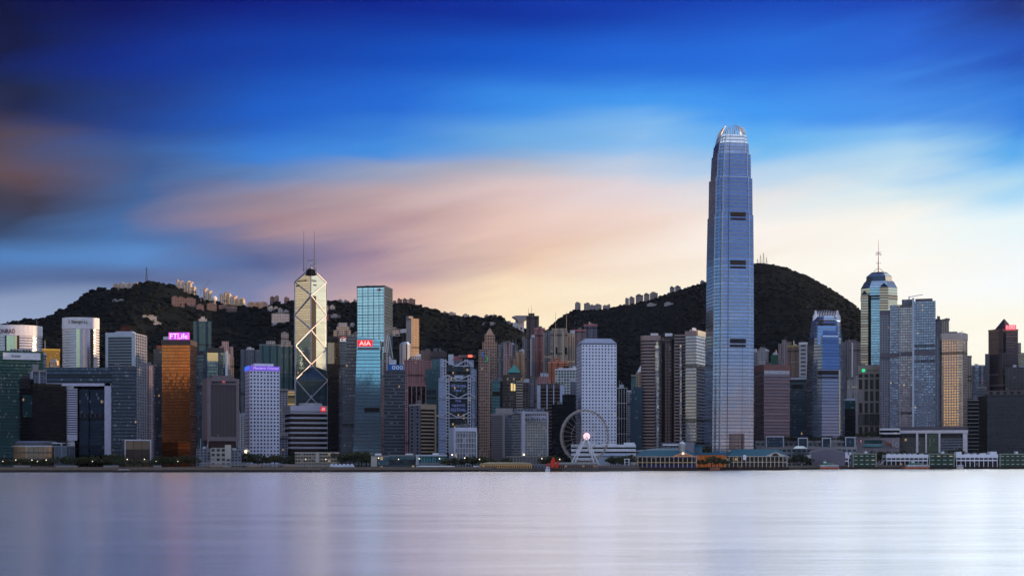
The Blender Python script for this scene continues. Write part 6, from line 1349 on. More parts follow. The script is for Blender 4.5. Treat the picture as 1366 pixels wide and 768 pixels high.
b = lowb('round fronted cream and glass pavilion left of the low dark glass hall', 495, 519, 608, 1540, gk); b.panel('wall', plain('cream_render', (.5, .48, .42)), 495, 503, 609, 622, out=1); b.panel('canopy', WHITE, 500, 509, 604.5, 607, out=1, thick=8)
b = lowb('low dark glass hall beneath the grey banded office', 519, 553, 607, 1545, gk); b.panel('canopy', WHITE, 541, 551, 604.5, 606.5, out=1, thick=8)
b = lowb('flat white roofed hall with a teal glass front before the tan louvred block', 555, 596, 607, 1535, facade('teal_hall', (.25, .25, .24), (.05, .22, .25), 3, 9, .85, .75, gm=.6, lit=.02)); b.panel('roof_edge', PALE, 554.5, 596.5, 606, 608, out=1.5, thick=14); b.panel('roof_room', WHITE, 577, 585, 604, 606, out=-2, thick=6); b.panel('end_wall', PALE, 555, 558.5, 608.1, 620, out=1)
b = lowb('pale stall tents in a line below the teal fronted hall', 556, 606, 622.3, 1500, plain('stall_grey', (.3, .32, .34)), 'stall_row', WHITE, cat='stall', dep=6)
tt = lowb('small white tent at the left end of the yellow lit pier', 632, 641, 622.5, 1500, plain('stall_grey', (.3, .32, .34)), 'marquee', WHITE, cat='tent', dep=6)

# piers
def pier(label, a_, c_, Y, roof, rt, wall, colm, top=617, bot=627, lit=None, bays=20, name='ferry_pier', shift=0):
    o_ = thing(name, label, 'pier', (X((a_+c_)/2, Y), Y, 1)); xa, xb = X(a_, Y), X(c_, Y); zt = Z(top, Y); D = 26
    m = MB(); m.box(xa-2, xb+2, Y-1, Y+D, .6, 3.4); m.build('deck', plain('pier_deck', (.10, .09, .08), .8), o_)
    m = MB(); n_ = int((xb-xa)/7)
    for i in range(n_+1):
        x = xa+(xb-xa)*i/n_
        for yy in (Y, Y+12): m.tube((x, yy, -3), (x, yy, .7), .45)
    m.build('piles', plain('wet_stone', (.035, .03, .028), .7), o_)
    m = MB(); m.box(xa+1, xb-1, Y+6, Y+D-2, 3.41, zt-.3); m.build('hall', wall, o_)
    m = MB(); n_ = bays
    for i in range(n_+1):
        x = xa+(xb-xa)*i/n_; m.box(x-.35, x+.35, Y+.4, Y+1.2, 3.41, zt-.2)
        if i < n_:
            w_ = (xb-xa)/n_; P = [(x+.35, zt-2.2)]+[(x+w_/2-(w_/2-.35)*math.cos(math.pi*k/6), zt-2.2+1.6*math.sin(math.pi*k/6)) for k in range(1, 6)]+[(x+w_-.35, zt-2.2)]
            for (x0_, z0_), (x1_, z1_) in zip(P[:-1], P[1:]): m.face([(x0_, Y+.5, z0_), (x1_, Y+.5, z1_), (x1_, Y+.5, zt-.2), (x0_, Y+.5, zt-.2)])
    m.build('arcade', colm, o_)
    q = [(xa-1.5, Y-1.5), (xb+1.5, Y-1.5), (xb+1.5, Y+D+1.5), (xa-1.5, Y+D+1.5)]; m = MB(); m.prism(q, zt-.15, zt+.6, 0, 0, bottom=True); m.prism(off(q, -.3), zt+.61, Z(rt, Y+8), 0, 0, top=[(xa+7, Y+9), (xb-7, Y+9), (xb-7, Y+17), (xa+7, Y+17)]); m.build('roof', roof, o_)
    m = MB(); m.box(xa, xb, Y+1.3, Y+1.5, zt-6.2, zt-5.0); m.build('rail', colm, o_)
    return o_
yl = plain('lit_yellow_stone', (.55, .36, .16), .7, emit=(1, .5, .14), estr=.10); greyc = plain('grey_stone', (.28, .26, .24), .8)  # yl: lamplight on the arcade put in as a faint stone glow
hallm = facade('hall_dark', (.12, .10, .09), (.05, .05, .05), 3, 4, .7, .6, gm=.2, lit=.12)
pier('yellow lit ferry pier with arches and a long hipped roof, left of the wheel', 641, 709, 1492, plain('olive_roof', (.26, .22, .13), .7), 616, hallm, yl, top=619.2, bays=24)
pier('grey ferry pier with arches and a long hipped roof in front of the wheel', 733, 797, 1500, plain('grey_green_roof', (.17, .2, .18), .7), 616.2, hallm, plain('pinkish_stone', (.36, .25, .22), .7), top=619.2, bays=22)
lk = thing('pier_link', 'low flat roofed passage joining the two arched piers', 'pier', (X(720, 1505), 1505, 1)); m = MB(); m.box(X(709, 1500), X(733, 1500), 1500, 1512, .6, 3.6); m.build('deck', plain('pier_deck', (.10, .09, .08), .8), lk); m = MB(); m.box(X(709, 1500), X(731, 1500), 1502, 1512, 3.61, Z(619.4, 1500)); m.build('hall', M_slate, lk); m = MB(); m.box(X(709, 1500)-.5, X(731, 1500), 1501, 1513, Z(619.3, 1500), Z(618.6, 1500)); m.build('roof', greyc, lk)
lk = thing('pier_link', 'low shaded landing stage right of the wheel', 'pier', (X(822, 1560), 1560, 1)); m = MB(); m.box(X(797, 1550), X(850, 1560), 1530, 1560, .6, 3.9); m.build('deck', plain('pier_deck', (.10, .09, .08), .8), lk); m = MB(); m.box(X(799, 1552), X(846, 1552), 1536, 1556, 3.91, Z(620.3, 1540)); m.build('hall', facade('stage_front', (.22, .17, .17), (.06, .06, .07), 4, 5, .7, .6, gm=.1, lit=.06), lk)

# big blue roofed piers
def bigpier(label, a_, c_, Y, ped0, ped1, apex, colm, wall, pedm, eav=609, ridge=600, name='ferry_pier'):
    o_ = thing(name, label, 'pier', (X((a_+c_)/2, Y), Y, 1)); xa, xb = X(a_, Y), X(c_, Y); D = 34; ze = Z(eav, Y)
    m = MB(); m.box(xa-2, xb+2, Y-2, Y+D, .5, 3.6); m.build('deck', plain('dark_pier_deck', (.05, .035, .03), .8), o_)
    m = MB(); n_ = int((xb-xa)/6)
    for i in range(n_+1): x = xa+(xb-xa)*i/n_; m.tube((x, Y-1, -3), (x, Y-1, .6), .5)
    m.build('piles', plain('wet_stone', (.035, .03, .028), .7), o_)
    m = MB(); m.box(xa+2, xb-2, Y+5, Y+D-2, 3.61, ze-.3); m.build('hall', wall, o_)
    zm = 3.6+(ze-3.6)*.47; m = MB(); m.box(xa, xb, Y+.6, Y+5, zm-.35, zm+.35); m.build('gallery', colm, o_)
    m = MB(); n_ = max(6, int((xb-xa)/4.6))
    for i in range(n_+1): x = xa+(xb-xa)*i/n_; m.box(x-.38, x+.38, Y-.1, Y+.55, 3.61, ze-.2)
    m.build('columns', colm, o_)
    q = [(xa-2, Y-1.6), (xb+2, Y-1.6), (xb+2, Y+D+2), (xa-2, Y+D+2)]; m = MB(); m.prism(q, ze-.15, ze+.5, 0, 0, bottom=True); m.build('eaves', colm, o_)
    m = MB(); m.prism(off(q, -.2), ze+.51, Z(ridge, Y+12), 0, 0, top=[(xa+8, Y+14), (xb-8, Y+14), (xb-8, Y+19), (xa+8, Y+19)]); m.build('roof', TEALROOF, o_)
    p0, p1 = X(ped0, Y), X(ped1, Y); pm = (p0+p1)/2; m = MB(); A = [(p0, Y-2.2, ze+.1), (p1, Y-2.2, ze+.1), (pm, Y-2.2, Z(apex, Y))]; B_ = [(p[0], Y+16, p[2]) for p in A]
    m.face(A, None, 0); m.face([A[1], B_[1], B_[2], A[2]], None, 1); m.face([A[2], B_[2], B_[0], A[0]], None, 1); m.face([A[0], B_[0], B_[1], A[1]], None, 0); pe = m.build('pediment', [pedm, TEALROOF], o_)
    return o_, pe, ze
cy = plain('cream_column', (.60, .46, .28), .6); ow = plain('orange_pediment', (.60, .32, .18), .7, emit=(1, .4, .15), estr=.07)  # ow: faint orange glow put into the pediment stone
blu = facade('blue_banner_wall', (.05, .05, .05), (.03, .05, .26), 4.4, 10, .85, .36, gm=.1, gr=.6, lit=0)
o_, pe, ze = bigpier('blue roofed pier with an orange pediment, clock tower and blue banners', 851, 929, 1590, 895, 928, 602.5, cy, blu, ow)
place_text(o_, 'lettering', 'STAR FERRY', plain('brown_letters', (.22, .1, .07), .6), (X(903.5, 1587), 1587.3, ze+1.2), (X(920.5, 1587), 1587.3), ze+2.8, (0, -1), pe, .3)
ck = thing('clock_tower', 'small white octagonal clock tower behind the orange pediment', 'tower', (X(910.5, 1600), 1600, 8)); q = ell(906.5, 914.5, 1598, None, 8); m = MB(); m.prism(q, 8, Z(592, 1600), 0, 0); m.build('shaft', facade('clock_lattice', (.6, .58, .52), (.1, .1, .1), 1.6, 2.2, .5, .5, gm=.1, lit=.02), ck); m = MB(); m.prism(off(q, .7), Z(592, 1600)+.02, Z(588, 1600), 0, 0, top=shrink(q, .15)); m.build('cap', WHITE, ck)
cf = MB(); cxx, czz = X(911.5, 1585), Z(604.4, 1590); P = [(cxx+1.5*math.cos(k*.5236), czz+1.5*math.sin(k*.5236)) for k in range(12)]; cf.face([(p[0], 1587.2, p[1]) for p in P]); cf.build('clock_face', emis('clock_face', (1, .9, .75), .9), o_)
b = Bld('annexe', 'grey blue hall rising behind the orange pediment pier', box2(882, 926, 1680), 590); b.body(M_slate); b.panel('canopy', WHITE, 884, 905, 592, 594, out=2, thick=4); b.panel('end_wall', plain('slate_wall', (.26, .28, .33)), 908, 926, 589.5, 604, out=.6)
b = Bld('annexe', 'small blue shed between the grey blue hall and the tallest tower', box2(926, 937, 1690), 595); b.body(plain('blue_shed', (.10, .2, .26), .5)); b.parapet(TEALROOF)
b = Bld('pier_pavilion', 'long low blue roof sloping up behind the first big pier', box2(845, 905, 1640), 601.5, base=3.5); b.body(M_slate); q = off(b.foot, 1); m = MB(); m.prism(q, b.z1+.02, b.z(597.5), 0, 0, top=shrink(q, .5, 12)); b.part('roof', m, plain('weathered_teal_roof', (.14, .24, .26), .5))
# passage between the big piers; its orange lighting is a glow in the wall
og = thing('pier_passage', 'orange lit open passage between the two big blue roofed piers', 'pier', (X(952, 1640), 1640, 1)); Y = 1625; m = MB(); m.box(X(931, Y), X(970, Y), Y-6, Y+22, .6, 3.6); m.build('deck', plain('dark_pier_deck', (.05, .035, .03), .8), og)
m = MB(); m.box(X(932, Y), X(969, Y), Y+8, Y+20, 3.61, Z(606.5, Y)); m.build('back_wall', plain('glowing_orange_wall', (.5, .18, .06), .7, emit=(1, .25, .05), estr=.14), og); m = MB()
for i in range(8): x = X(933+i*5.1, Y); m.box(x-.35, x+.35, Y, Y+.7, 3.61, Z(606.5, Y))
m.box(X(932, Y), X(969, Y), Y+.1, Y+.6, Z(615, Y), Z(614.4, Y)); m.build('columns', plain('warm_column', (.6, .36, .2), .6), og)
q = [(X(930, Y), Y-2), (X(971, Y), Y-2), (X(971, Y), Y+22), (X(930, Y), Y+22)]; m = MB(); m.prism(q, Z(606.5, Y)+.02, Z(603.5, Y), 0, 0, top=shrink(q, .8)); m.build('roof', TEALROOF, og)
m = MB(); m.box(X(946, Y), X(959, Y), Y-8, Y-6.1, .5, 4.4); m.build('landing', plain('landing_brown', (.35, .16, .09), .8), og)
cr2 = plain('white_cream_column', (.58, .52, .40), .6); wh2 = facade('cream_dark_hall', (.10, .08, .07), (.08, .06, .04), 4.4, 5, .7, .6, gm=.1, lit=.06)
o2, pe2, ze2 = bigpier('long blue roofed pier with pale columns and cream arched pediment', 973, 1050, 1650, 1019, 1050, 602.2, cr2, wh2, plain('cream_render', (.5, .48, .42)), eav=608.6, ridge=598.8)
m = MB(); cxx, czz = X(1034.5, 1647), ze2+.6; P = [(cxx+3.6*math.cos(math.pi*k/8), czz+3.4*math.sin(math.pi*k/8)) for k in range(9)]; m.face([(p[0], 1647.4, p[1]) for p in P]); m.build('arch_window', plain('arch_dark', (.06, .05, .03), .5), pe2.parent)
m = MB(); m.box(X(991, 1648), X(995, 1648), 1646.6, 1648, Z(613, 1650), Z(606.5, 1650)); A = [(X(990, 1648), 1646.5, Z(609.4, 1648)), (X(996, 1648), 1646.5, Z(609.4, 1648)), (X(993, 1648), 1646.5, Z(606, 1648))]; m.face(A); m.build('gable', WHITE, o2)
def stair(label, px_, Y, col, w=9):
    s_ = thing('stairway', label, 'stairs', (X(px_, Y), Y, 3.6)); x0_, x1_ = X(px_, Y), X(px_+w, Y); m = MB(); z0_, z1_, zm = 3.6, Z(609.5, Y), 3.6+(Z(609.5, Y)-3.6)/2
    m.bar((x0_, Y, z0_+.4), (x1_, Y, zm), .7); m.bar((x1_, Y+2, zm), (x0_+1, Y+2, z1_), .7); m.bar((x0_, Y, z0_+1.6), (x1_, Y, zm+1.2), .3); m.bar((x1_, Y+2, zm+1.2), (x0_+1, Y+2, z1_+1.2), .3); m.build('flight', col, s_)
    m = MB()
    for x in (x0_+.6, x1_-.3): m.bar((x, Y+1, 3.6), (x, Y+1, z1_), .5)
    m.build('post', col, s_)
stair('cream zigzag stairs at the left end of the first big pier', 843, 1587, cy, 8); stair('pale stairs between the orange passage and the long columned pier', 966, 1636, cr2, 7)
fp = thing('gate_frame', 'white square gate frame left of the first big pier', 'gate', (X(836, 1580), 1580, 3.8)); m = MB(); Y = 1575
for px_ in (833.5, 839): m.bar((X(px_, Y), Y, 3.8), (X(px_, Y), Y, Z(611.5, Y)), .8)
m.bar((X(832.5, Y), Y, Z(612, Y)), (X(840, Y), Y, Z(612, Y)), .9); m.bar((X(833, Y), Y, Z(616, Y)), (X(839.5, Y), Y, Z(616, Y)), .5); m.build('frame', WHITE, fp)

# right hand outlying piers: white two-deck halls and green boxes
def whitepier(label, a_, c_, Y, top, roofbits):
    o_ = thing('ferry_pier', label, 'pier', (X((a_+c_)/2, Y), Y, .8)); xa, xb = X(a_, Y), X(c_, Y); z3 = Z(top, Y)
    m = MB(); m.box(xa-3, xb+1, Y-1, Y+22, .4, 2.6); m.build('deck', plain('dark_pier_deck', (.05, .035, .03), .8), o_)
    m = MB(); m.box(xa+2, xb-1, Y+3, Y+20, 2.61, z3-4); m.build('hall', facade('pier_dark_hall', (.05, .05, .05), (.04, .04, .05), 4, 4, .7, .6, gm=.2, lit=.05), o_)
    m = MB(); m.box(xa, xb, Y, Y+20, z3-4.2, z3); m.box(xa+1, xb-1, Y, Y+1, z3-8.2, z3-6.6); n_ = int((xb-xa)/5.5)
    for i in range(n_+1): x = xa+1+(xb-xa-2)*i/n_; m.box(x-.35, x+.35, Y+.05, Y+.7, 2.61, z3-4.21)
    m.build('upper_deck', WHITE, o_)
    for p0, p1, h_ in roofbits: m = MB(); m.box(X(p0, Y), X(p1, Y), Y+4, Y+14, z3+.02, z3+h_); m.build('roof_room', WHITE, o_)
    m = MB(); m.bar((xa-9, Y+4, 3), (xa+1, Y+4, z3-6), 1.2, .6); m.build('gangway', WHITE, o_)
    return o_
def greenpier(label, a_, c_, Y, top, lit_):
    o_ = thing('ferry_pier', label, 'pier', (X((a_+c_)/2, Y), Y, .8)); xa, xb = X(a_, Y), X(c_, Y); z3 = Z(top, Y)
    m = MB(); m.box(xa-1, xb+1, Y-1, Y+24, .4, 2.6); m.build('deck', plain('dark_pier_deck', (.05, .035, .03), .8), o_)
    m = MB(); m.prism([(xa, Y), (xb, Y), (xb, Y+22), (xa, Y+22)], 2.61, z3, 0, 1, bay=7, zr=z3); m.build('hall', [facade('green_pier_wall', (.035, .07, .045), (.55, .6, .5), 7, 5, .55, .22, gm=.2, lit=lit_, blinds=.3), ROOF], o_)
    m = MB(); m.box(xa-.6, xb+.6, Y-.8, Y+23, z3+.01, z3+.7); m.box(xa-.5, xa+.3, Y-.7, Y+.3, 2.62, z3); m.box(xb-.3, xb+.5, Y-.7, Y+.3, 2.62, z3); m.build('frame', plain('pale_green_frame', (.42, .46, .36), .6), o_)
    m = MB(); m.box(X(a_+(c_-a_)*.55, Y), X(a_+(c_-a_)*.55+3, Y), Y+4, Y+10, z3+.71, z3+3.4); m.build('roof_room', WHITE, o_); return o_
whitepier('white two deck pier with dark openings, leftmost of the three white piers', 1077, 1133, 1795, 606.5, ((1082, 1091, 3.6), (1100, 1106, 1.2), (1126, 1132, 3.2), (1134, 1137, 3)))
greenpier('green box pier joined to the leftmost white pier', 1138, 1168.5, 1795, 605.2, .05)
whitepier('white two deck pier with a row of roof vents, middle of the three white piers', 1182, 1238.5, 1815, 606, ((1186, 1189, 1.3), (1193, 1196, 1.3), (1200, 1203, 1.3), (1207, 1210, 1.3), (1214, 1217, 1.3), (1221, 1224, 1.3), (1230, 1233, 1.3)))
greenpier('green box pier with two rows of lit slots right of the middle white pier', 1240, 1272.5, 1815, 605.3, .3)
whitepier('white two deck pier with arched roof bumps, rightmost of the three white piers', 1275, 1331.5, 1820, 605.8, ((1277, 1284, 3.4), (1291, 1295, 1.4), (1300, 1304, 1.4), (1310, 1317, 1.6), (1322, 1331, 3.6)))
greenpier('green box pier cut off by the right edge of the view', 1334, 1375, 1820, 605.5, .3)

# roof garden frames and terraces in front of the blue clawed tower
for i_, (a_, c_, t_, l_) in enumerate(((1022, 1045, 582, 'widest steel garden frame, before the mauve banded office'), (1065, 1077, 584, 'steel garden frame second from the left on the mall roof'), (1097, 1108, 584, 'steel garden frame third from the left on the mall roof'), (1128, 1140.5, 583, 'steel garden frame rightmost on the mall roof'))):
    Y = 1830; o_ = thing('garden_frame', l_, 'frame', (X((a_+c_)/2, Y), Y, 4), 'steel frames on the mall roof garden'); m = MB(); zt = Z(t_, Y); xa, xb = X(a_, Y), X(c_, Y)
    for x in (xa, xb): m.bar((x, Y, 4), (x, Y, zt), 1.1)
    m.bar((xa-.5, Y, zt), (xb+.5, Y, zt), 1.3); m.build('frame', PALE, o_); m = MB(); m.box(xa+.6, xb-.6, Y+2, Y+12, 4, zt-1); m.build('glass_box', M_darkblue, o_)
b = Bld('mall_podium', 'long grey podium that carries the roof garden in front of the blue clawed tower', box2(1008, 1142, 1838, D=30), 589, base=3.5); b.body(facade('terrace_wall', (.28, .27, .29), (.08, .12, .15), 6, 6, .7, .5, gm=.3, lit=.03)); b.parapet(CONC)
b = Bld('mall_terrace', 'stepped pale terrace with blue glass roofs in front of the blue clawed tower', box2(1010, 1143, 1800, D=25), 597.5, base=3.5); b.body(facade('terrace_wall', (.28, .27, .29), (.08, .12, .15), 6, 6, .7, .5, gm=.3, lit=.03)); b.parapet(CONC)
q = box2(1058, 1078, 1796, D=12); m = MB(); m.prism(q, b.z(598), b.z(594.5), 0, 0, top=shrink(q, .5, 0, 5)); b.part('glass_roof', m, plain('light_blue_roof', (.18, .34, .42), .3, .3)); q = box2(1080, 1127, 1793, D=14); m = MB()
for k in range(8):
    a0, a1 = k/8, (k+1)/8; zf = lambda t: b.z(603)+ (b.z(599)-b.z(603))*math.sin(math.pi*t); x0_, x1_ = q[0][0]+(q[1][0]-q[0][0])*a0, q[0][0]+(q[1][0]-q[0][0])*a1
    m.face([(x0_, 1791, zf(a0)), (x1_, 1791, zf(a1)), (x1_, 1808, zf(a1)+1.5), (x0_, 1808, zf(a0)+1.5)]); m.face([(x0_, 1791, 4), (x1_, 1791, 4), (x1_, 1791, zf(a1)), (x0_, 1791, zf(a0))])
b.part('arched_canopy', m, plain('grey_canopy', (.16, .15, .18), .5))

# observation wheel
Yw = 1560; cwx, cwz = X(780, Yw), Z(581.7, Yw); Rw = 35.2/F*Yw; yw = math.radians(24)
wl = thing('observation_wheel', 'white observation wheel with a glowing pink hub on the waterfront', 'ferris wheel', (cwx, Yw, 4)); ux, uy = math.cos(yw), math.sin(yw)
def wp_(r, a, o=0): return (cwx+ux*r*math.cos(a)-uy*o*-1, Yw+uy*r*math.cos(a)-ux*o, cwz+r*math.sin(a))
rim = plain('rim_steel', (.40, .35, .31), .5); 
for o_f in (-1.6, 1.6):
    m = MB(); 
    for k in range(72): a0, a1 = 2*math.pi*k/72, 2*math.pi*(k+1)/72; m.bar(wp_(Rw, a0, o_f), wp_(Rw, a1, o_f), .75); m.bar(wp_(Rw-1.8, a0, o_f), wp_(Rw-1.8, a1, o_f), .24)
    m.build('rim', rim, wl)
m = MB()
for k in range(72): a0 = 2*math.pi*k/72; m.bar(wp_(Rw, a0, -1.6), wp_(Rw-1.8, a0+.04, 1.6), .3)
for k in range(48): a0, a1 = 2*math.pi*k/48, 2*math.pi*(k+1)/48; m.bar(wp_(Rw*.56, a0, 0), wp_(Rw*.56, a1, 0), .28)
m.build('bracing', rim, wl)
for k in range(28):
    a0 = 2*math.pi*k/28; m = MB(); m.bar(wp_(1.5, a0, 0), wp_(Rw-1, a0, -1.4 if k % 2 else 1.4), .2); m.build('spoke', rim, wl)
for k in range(42):
    a0 = 2*math.pi*(k+.5)/42; c = wp_(Rw+.2, a0, 0); m = MB(); q = [(c[0]+.95*math.cos(t*math.pi/4), c[1]+.95*math.sin(t*math.pi/4)) for t in range(8)]
    m.prism(q, c[2]-1.3, c[2]+.1, 0, 0, bottom=True); m.prism(q, c[2]+.11, c[2]+.8, 0, 0, top=shrink(q, .5)); m.build('gondola', plain('gondola_glass', (.35, .33, .36), .2, .3), wl)
m = MB(); hub = wp_(0, 0, 0)
for (ya, yb, r_) in ((-3.4, 3.4, 2.0),): m.tube(wp_(0, 0, 4.2), wp_(0, 0, -4.2), r_, r_, 20)
m.build('axle', WHITE, wl); m = MB(); m.tube(wp_(0, 0, 4.25), wp_(0, 0, 4.9), 3.9, 3.9, 28); hb_ = m.build('hub', emis('pink_hub', (1, .62, .66), 1.05), wl)
for s_, o_f in ((1, 5), (1, 5), (-1, -5)):
    pass
for o_f, foots in ((4.4, (-18, -13.5, 13.5, 19)), (-4.4, (-18, -13, 13, 18))):
    for fx_ in foots:
        top_ = wp_(0, 0, o_f); base = (cwx+ux*fx_+(5 if o_f < 0 else -5)*-uy*-.6, Yw+uy*fx_-ux*o_f*1.8, 4.0); m = MB(); m.tube(base, top_, .75, .6); m.build('leg', WHITE, wl)
m = MB(); m.box(cwx-22, cwx+22, Yw-12, Yw+12, 3.9, 4.6); m.box(cwx-14, cwx+14, Yw-9, Yw+7, 4.6, 6.2); m.build('platform', greyc, wl)

# boats
def ferry(label, a_, c_, Y, hull, small=False):
    xa, xb = X(a_, Y), X(c_, Y); L_ = xb-xa; o_ = thing('ferry', label, 'boat', ((xa+xb)/2, Y, 0)); w = L_*.13+1
    def hp(k, t=1): return [(xa+L_*(.0+.04*k), Y), (xa+L_*.10, Y-w*t), (xb-L_*.05, Y-w*t), (xb-.2, Y), (xb-L_*.05, Y+w*t), (xa+L_*.10, Y+w*t)]
    m = MB(); m.prism(hp(1.4, .8), -.4, 2.6, 0, 1, top=hp(0), bottom=True); m.build('hull', [hull, CONC], o_)
    m = MB(); f = [(xa+L_*.16, Y-w*.85), (xb-L_*.06, Y-w*.85), (xb-L_*.06, Y+w*.85), (xa+L_*.16, Y+w*.85)]; m.prism(f, 2.61, 5.2, 0, 1, bay=2.2, zr=5.2, top=shrink(f, .97)); m.build('lower_deck', [facade('boat_windows', (.7, .7, .72), (.03, .04, .05), 2.2, 2.6, .7, .45, gm=.3, lit=.05), WHITE], o_)
    if not small:
        m = MB(); f = [(xa+L_*.26, Y-w*.7), (xb-L_*.25, Y-w*.7), (xb-L_*.25, Y+w*.7), (xa+L_*.26, Y+w*.7)]; m.prism(f, 5.4, 7.6, 0, 1, bay=2.2, zr=7.6, top=shrink(f, .95)); m.build('upper_deck', [facade('boat_green_windows', (.12, .3, .2), (.03, .05, .04), 2.2, 2.4, .7, .4, gm=.3, lit=.03), WHITE], o_)
        m = MB(); x = xa+L_*.42; m.box(x-1.6, x+1.6, Y-1.4, Y+1.4, 7.65, 9.4); m.build('wheelhouse', WHITE, o_); m = MB(); m.tube((x, Y, 9.4), (x, Y, 12.5), .15, .08); m.build('mast', PALE, o_)
    return o_
orh = plain('orange_hull', (.42, .10, .035), .5)
ferry('white ferry with orange hull moored at the leftmost white pier', 1086, 1120, 1780, orh); ferry('white ferry with orange hull moored at the middle white pier', 1202, 1240, 1800, orh); ferry('small cream launch beside the green pier with lit slots', 1275.5, 1285, 1800, plain('launch_cream', (.6, .5, .4), .5), True)
ferry('small white launch moored at the left end of the grey arched pier', 727, 734, 1488, plain('launch_white', (.6, .6, .6), .5), True)
Y = 1490; x = X(739, Y); jk = thing('junk', 'junk with bright red sails between the two arched piers', 'boat', (x, Y, 0)); f = [(x-9, Y-2.4), (x+7, Y-2.6), (x+9, Y), (x+7, Y+2.6), (x-9, Y+2.4)]; m = MB(); m.prism(shrink(f, .85), -.4, 2.8, 0, 0, top=f, bottom=True); m.build('hull', plain('dark_wood', (.06, .03, .02), .6), jk)
rs = plain('red_sail', (.50, .035, .02), .7, emit=(1, .08, .03), estr=.05)  # faint red glow put into the sail cloth
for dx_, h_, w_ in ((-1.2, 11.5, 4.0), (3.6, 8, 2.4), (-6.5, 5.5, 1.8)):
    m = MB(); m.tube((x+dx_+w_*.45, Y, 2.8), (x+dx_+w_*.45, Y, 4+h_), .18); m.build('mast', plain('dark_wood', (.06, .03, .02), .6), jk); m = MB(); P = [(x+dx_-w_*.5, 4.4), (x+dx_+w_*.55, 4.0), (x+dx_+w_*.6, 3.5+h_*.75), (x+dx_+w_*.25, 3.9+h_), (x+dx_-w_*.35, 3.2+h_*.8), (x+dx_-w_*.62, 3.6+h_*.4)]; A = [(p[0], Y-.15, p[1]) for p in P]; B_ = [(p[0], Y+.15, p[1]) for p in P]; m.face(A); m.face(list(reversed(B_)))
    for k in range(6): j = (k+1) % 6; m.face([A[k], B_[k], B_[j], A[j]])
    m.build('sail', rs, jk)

# trees
lm = []
for i, (c1, c2) in enumerate((((.018, .03, .012), (.05, .07, .025)), ((.028, .035, .014), (.07, .08, .03)))):
    m, t, p, o2_ = newmat('leaf_green'); tc = t.node('ShaderNodeTexCoord'); n = t.noise(tc.outputs['Object'], .6, 3); t.l.new(t.mix(n, c1, c2), p.inputs['Base Color']); p.inputs['Roughness'].default_value = .9; lm.append(m)
TR = []
for v_ in range(4):
    rg = np.random.default_rng(20+v_); m = MB(); cl = [(rg.normal(0, 1.7), rg.normal(0, 1.5), 5.4+rg.uniform(-1.6, 2.2), rg.uniform(1.1, 2.1)) for _ in range(9)]
    for cx_, cy_, cz_, cr_ in cl:
        for _ in range(34):
            d = rg.normal(size=3); d /= np.linalg.norm(d); p_ = np.array([cx_, cy_, cz_])+d*cr_*rg.uniform(.6, 1.1)*np.array([1, 1, .8]); a = rg.normal(size=3); a /= np.linalg.norm(a); c = np.cross(a, d); c /= (np.linalg.norm(c)+1e-6); s_ = rg.uniform(.3, .6)
            m.face([p_+a*s_, p_+c*s_, p_-a*s_, p_-c*s_])
    TR.append(m)
tproto = []
for v_, m in enumerate(TR):
    o_ = thing('tree', 'x', 'tree', (0, 0, 0)); o_['_l'] = (0, 0, 0); m.build('crown', lm[v_ % 2], o_); k = MB(); k.tube((0, 0, -.5), (0, 0, 3.6), .34, .22, 7)
    for a_ in range(3): k.tube((0, 0, 2.8), (1.4*math.cos(a_*2.1+v_), 1.4*math.sin(a_*2.1+v_), 5), .17, .07, 5)
    k.build('trunk', plain('bark', (.07, .05, .035), .9), o_); tproto.append(o_)
used = [False]*4
def trees(desc, lst, group, zb=None):
    for i, (px_, Y, h_) in enumerate(lst):
        v_ = rnd.randrange(4); x = X(px_, Y); s_ = h_/8.2*rnd.uniform(.92, 1.08)
        lab = f'{desc}, {ORD[i]} from the left' if i < len(ORD) else desc
        if not used[v_]: o_ = tproto[v_]; used[v_] = True; o_.location = (x, Y, (terr(x, Y) if zb is None else zb)-.2); o_.scale = (s_*1.25, s_, s_); o_.rotation_euler = (0, 0, rnd.uniform(0, 6)); o_['label'] = lab
        else: o_ = dup(tproto[v_], (x, Y, (terr(x, Y) if zb is None else zb)-.2), lab, rnd.uniform(0, 6), (s_*1.25, s_, s_))
        o_['group'] = group
def row(a_, c_, n_, Y, h_): return [(a_+(c_-a_)*(i+.5)/n_+rnd.uniform(-1.2, 1.2), Y+rnd.uniform(-5, 5), h_*rnd.uniform(.75, 1.2)) for i in range(n_)]
G = 'trees along the waterfront'
trees('dark tree in front of the round glass council building', row(2, 75, 12, 1510, 9), G)
trees('dark tree below the huge door shaped office', row(80, 162, 14, 1520, 13), G)
trees('dark tree around the white framed square pavilion', row(150, 214, 10, 1505, 8), G)
trees('dark tree at the foot of the copper glass tower', row(205, 262, 10, 1515, 11), G)
trees('dark tree in front of the white purple topped hotel', row(318, 392, 13, 1560, 13), G)
trees('dark tree at the foot of the black tower with white letters', row(453, 496, 8, 1560, 14), G)
trees('dark tree right of the teal fronted hall', row(592, 612, 4, 1520, 10), G)
trees('green tree in front of the white gridded glass block', row(612, 656, 9, 1525, 11), G)
trees('dark tree left of the stone colonnade', row(655, 682, 5, 1530, 9), G)
trees('green tree behind the red sailed junk', row(722, 748, 6, 1528, 11), G)
trees('dark bushy tree on the landing right of the wheel', row(812, 842, 8, 1585, 13), G)
trees('palm green tree above the orange passage', row(932, 972, 8, 1616, 10), G)
trees('roof garden tree beside the widest steel frame', row(1044, 1064, 5, 1850, 7), G, Z(589, 1840))
trees('roof garden tree before the blue clawed tower', row(1078, 1128, 10, 1850, 7), G, Z(589, 1840))
trees('dark tree behind the leftmost white pier', row(1052, 1080, 6, 1785, 12), G)
trees('tree on the terrace below the beige framed office', row(1140, 1174, 8, 1935, 7), G, Z(583.5, 1925))
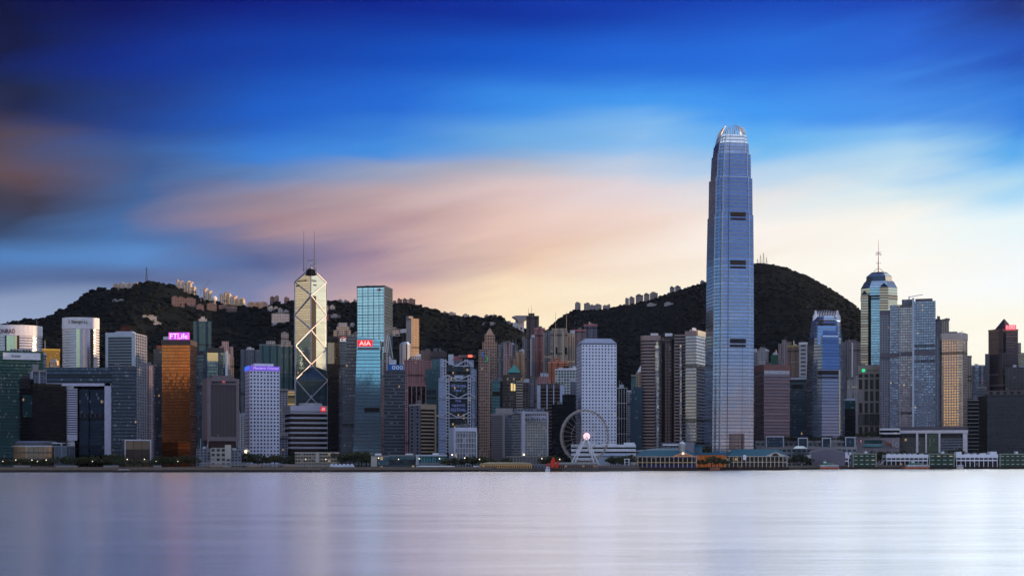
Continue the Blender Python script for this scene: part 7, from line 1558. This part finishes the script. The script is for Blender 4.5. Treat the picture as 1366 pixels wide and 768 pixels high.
trees('dark tree behind the middle white pier', row(1166, 1236, 11, 1865, 15), G)
trees('dark tree in front of the white framed podium', row(1272, 1312, 8, 1870, 18), G)
trees('tree near the foot of the right granite twin', row(926, 941, 3, 1760, 24), G)

# street lamps
lp = thing('street_lamp', 'x', 'street lamp', (0, 0, 0)); lp['_l'] = (0, 0, 0); m = MB(); m.tube((0, 0, 0), (0, 0, 6.5), .12, .08); m.tube((0, 0, 6.4), (.9, 0, 6.8), .08, .06); m.build('pole', DARK, lp); m = MB()
for i in range(4):
    for j in range(8):
        def sp2(a, b_): return (1.0+.42*math.sin(a)*math.cos(b_), .42*math.sin(a)*math.sin(b_), 6.7+.42*math.cos(a))
        a0, a1, b0, b1 = math.pi*i/4, math.pi*(i+1)/4, 2*math.pi*j/8, 2*math.pi*(j+1)/8; m.face([sp2(a1, b0), sp2(a1, b1), sp2(a0, b1), sp2(a0, b0)])
m.build('globe', LAMPM, lp)
first = True
for px_, Y, s_, w_ in ((2.5, 1478, 1, 'at the far left end of the quay'), (19.5, 1482, 1.2, 'left of the round glass council building'), (41, 1482, 1.2, 'before the middle of the round glass council building'), (48.5, 1478, 1, 'before the right half of the council building'), (60, 1482, 1.2, 'before the right end of the council building'), (122, 1478, 1, 'below the huge door shaped office'), (168, 1480, 1.3, 'below the left post of the square pavilion'), (191, 1482, 1.3, 'below the right post of the square pavilion'), (207, 1478, 1, 'right of the square pavilion'), (236, 1480, 1, 'below the copper glass tower'), (406, 1480, 1.3, 'below the left wing of the cream municipal block'), (433, 1480, 1.3, 'below the right wing of the cream municipal block'), (503, 1500, 1.5, 'before the cream and glass pavilion'), (530, 1502, 1.3, 'before the low dark glass hall'), (557.5, 1502, 1.4, 'at the left end of the teal fronted hall'), (584.5, 1502, 1.4, 'before the middle of the teal fronted hall'), (600.5, 1502, 2.0, 'brightest, right of the teal fronted hall'), (618, 1502, 1.5, 'before the white gridded glass block'), (638, 1504, 1.3, 'at the left end of the yellow lit pier'), (721, 1505, 1.4, 'above the passage between the arched piers'), (745, 1515, 1.3, 'right of the red sailed junk')):
    x = X(px_, Y)
    o_ = lp if first else dup(lp, (x, Y, 4), None, 0, s_); first = False
    o_.location = (x, Y, 4); o_.scale = (s_,)*3; o_['label'] = f'lit street lamp {w_}'; o_['group'] = 'street lamps along the quay'
# low hedges / benches line: pale boundary wall pieces on the left quay
for a_, c_, l_ in ((18, 40, 'bluish low wall below the council building'), (74, 103, 'pale low wall left of the door shaped office'), (138, 158, 'pale low wall right of the door shaped office'), (205, 215, 'short pale low wall right of the square pavilion')):
    o_ = thing('promenade_wall', l_, 'wall', (X((a_+c_)/2, 1470), 1470, 4)); m = MB(); m.box(X(a_, 1470), X(c_, 1470), 1470, 1471, 4, 6.2); m.build('wall', CONC, o_); m = MB(); m.box(X(a_, 1470)-.3, X(c_, 1470)+.3, 1469.7, 1471.3, 6.21, 6.5); m.build('coping', PALE, o_)
lowb('small brown landing house on the quay edge below the square pavilion', 158.5, 172, 626.8, 1432, plain('landing_brown_2', (.28, .19, .13), .8), 'landing_house', CONC, dep=3, cat='shelter')
for o_ in list(bpy.data.objects):
    if '_l' in o_: del o_['_l']
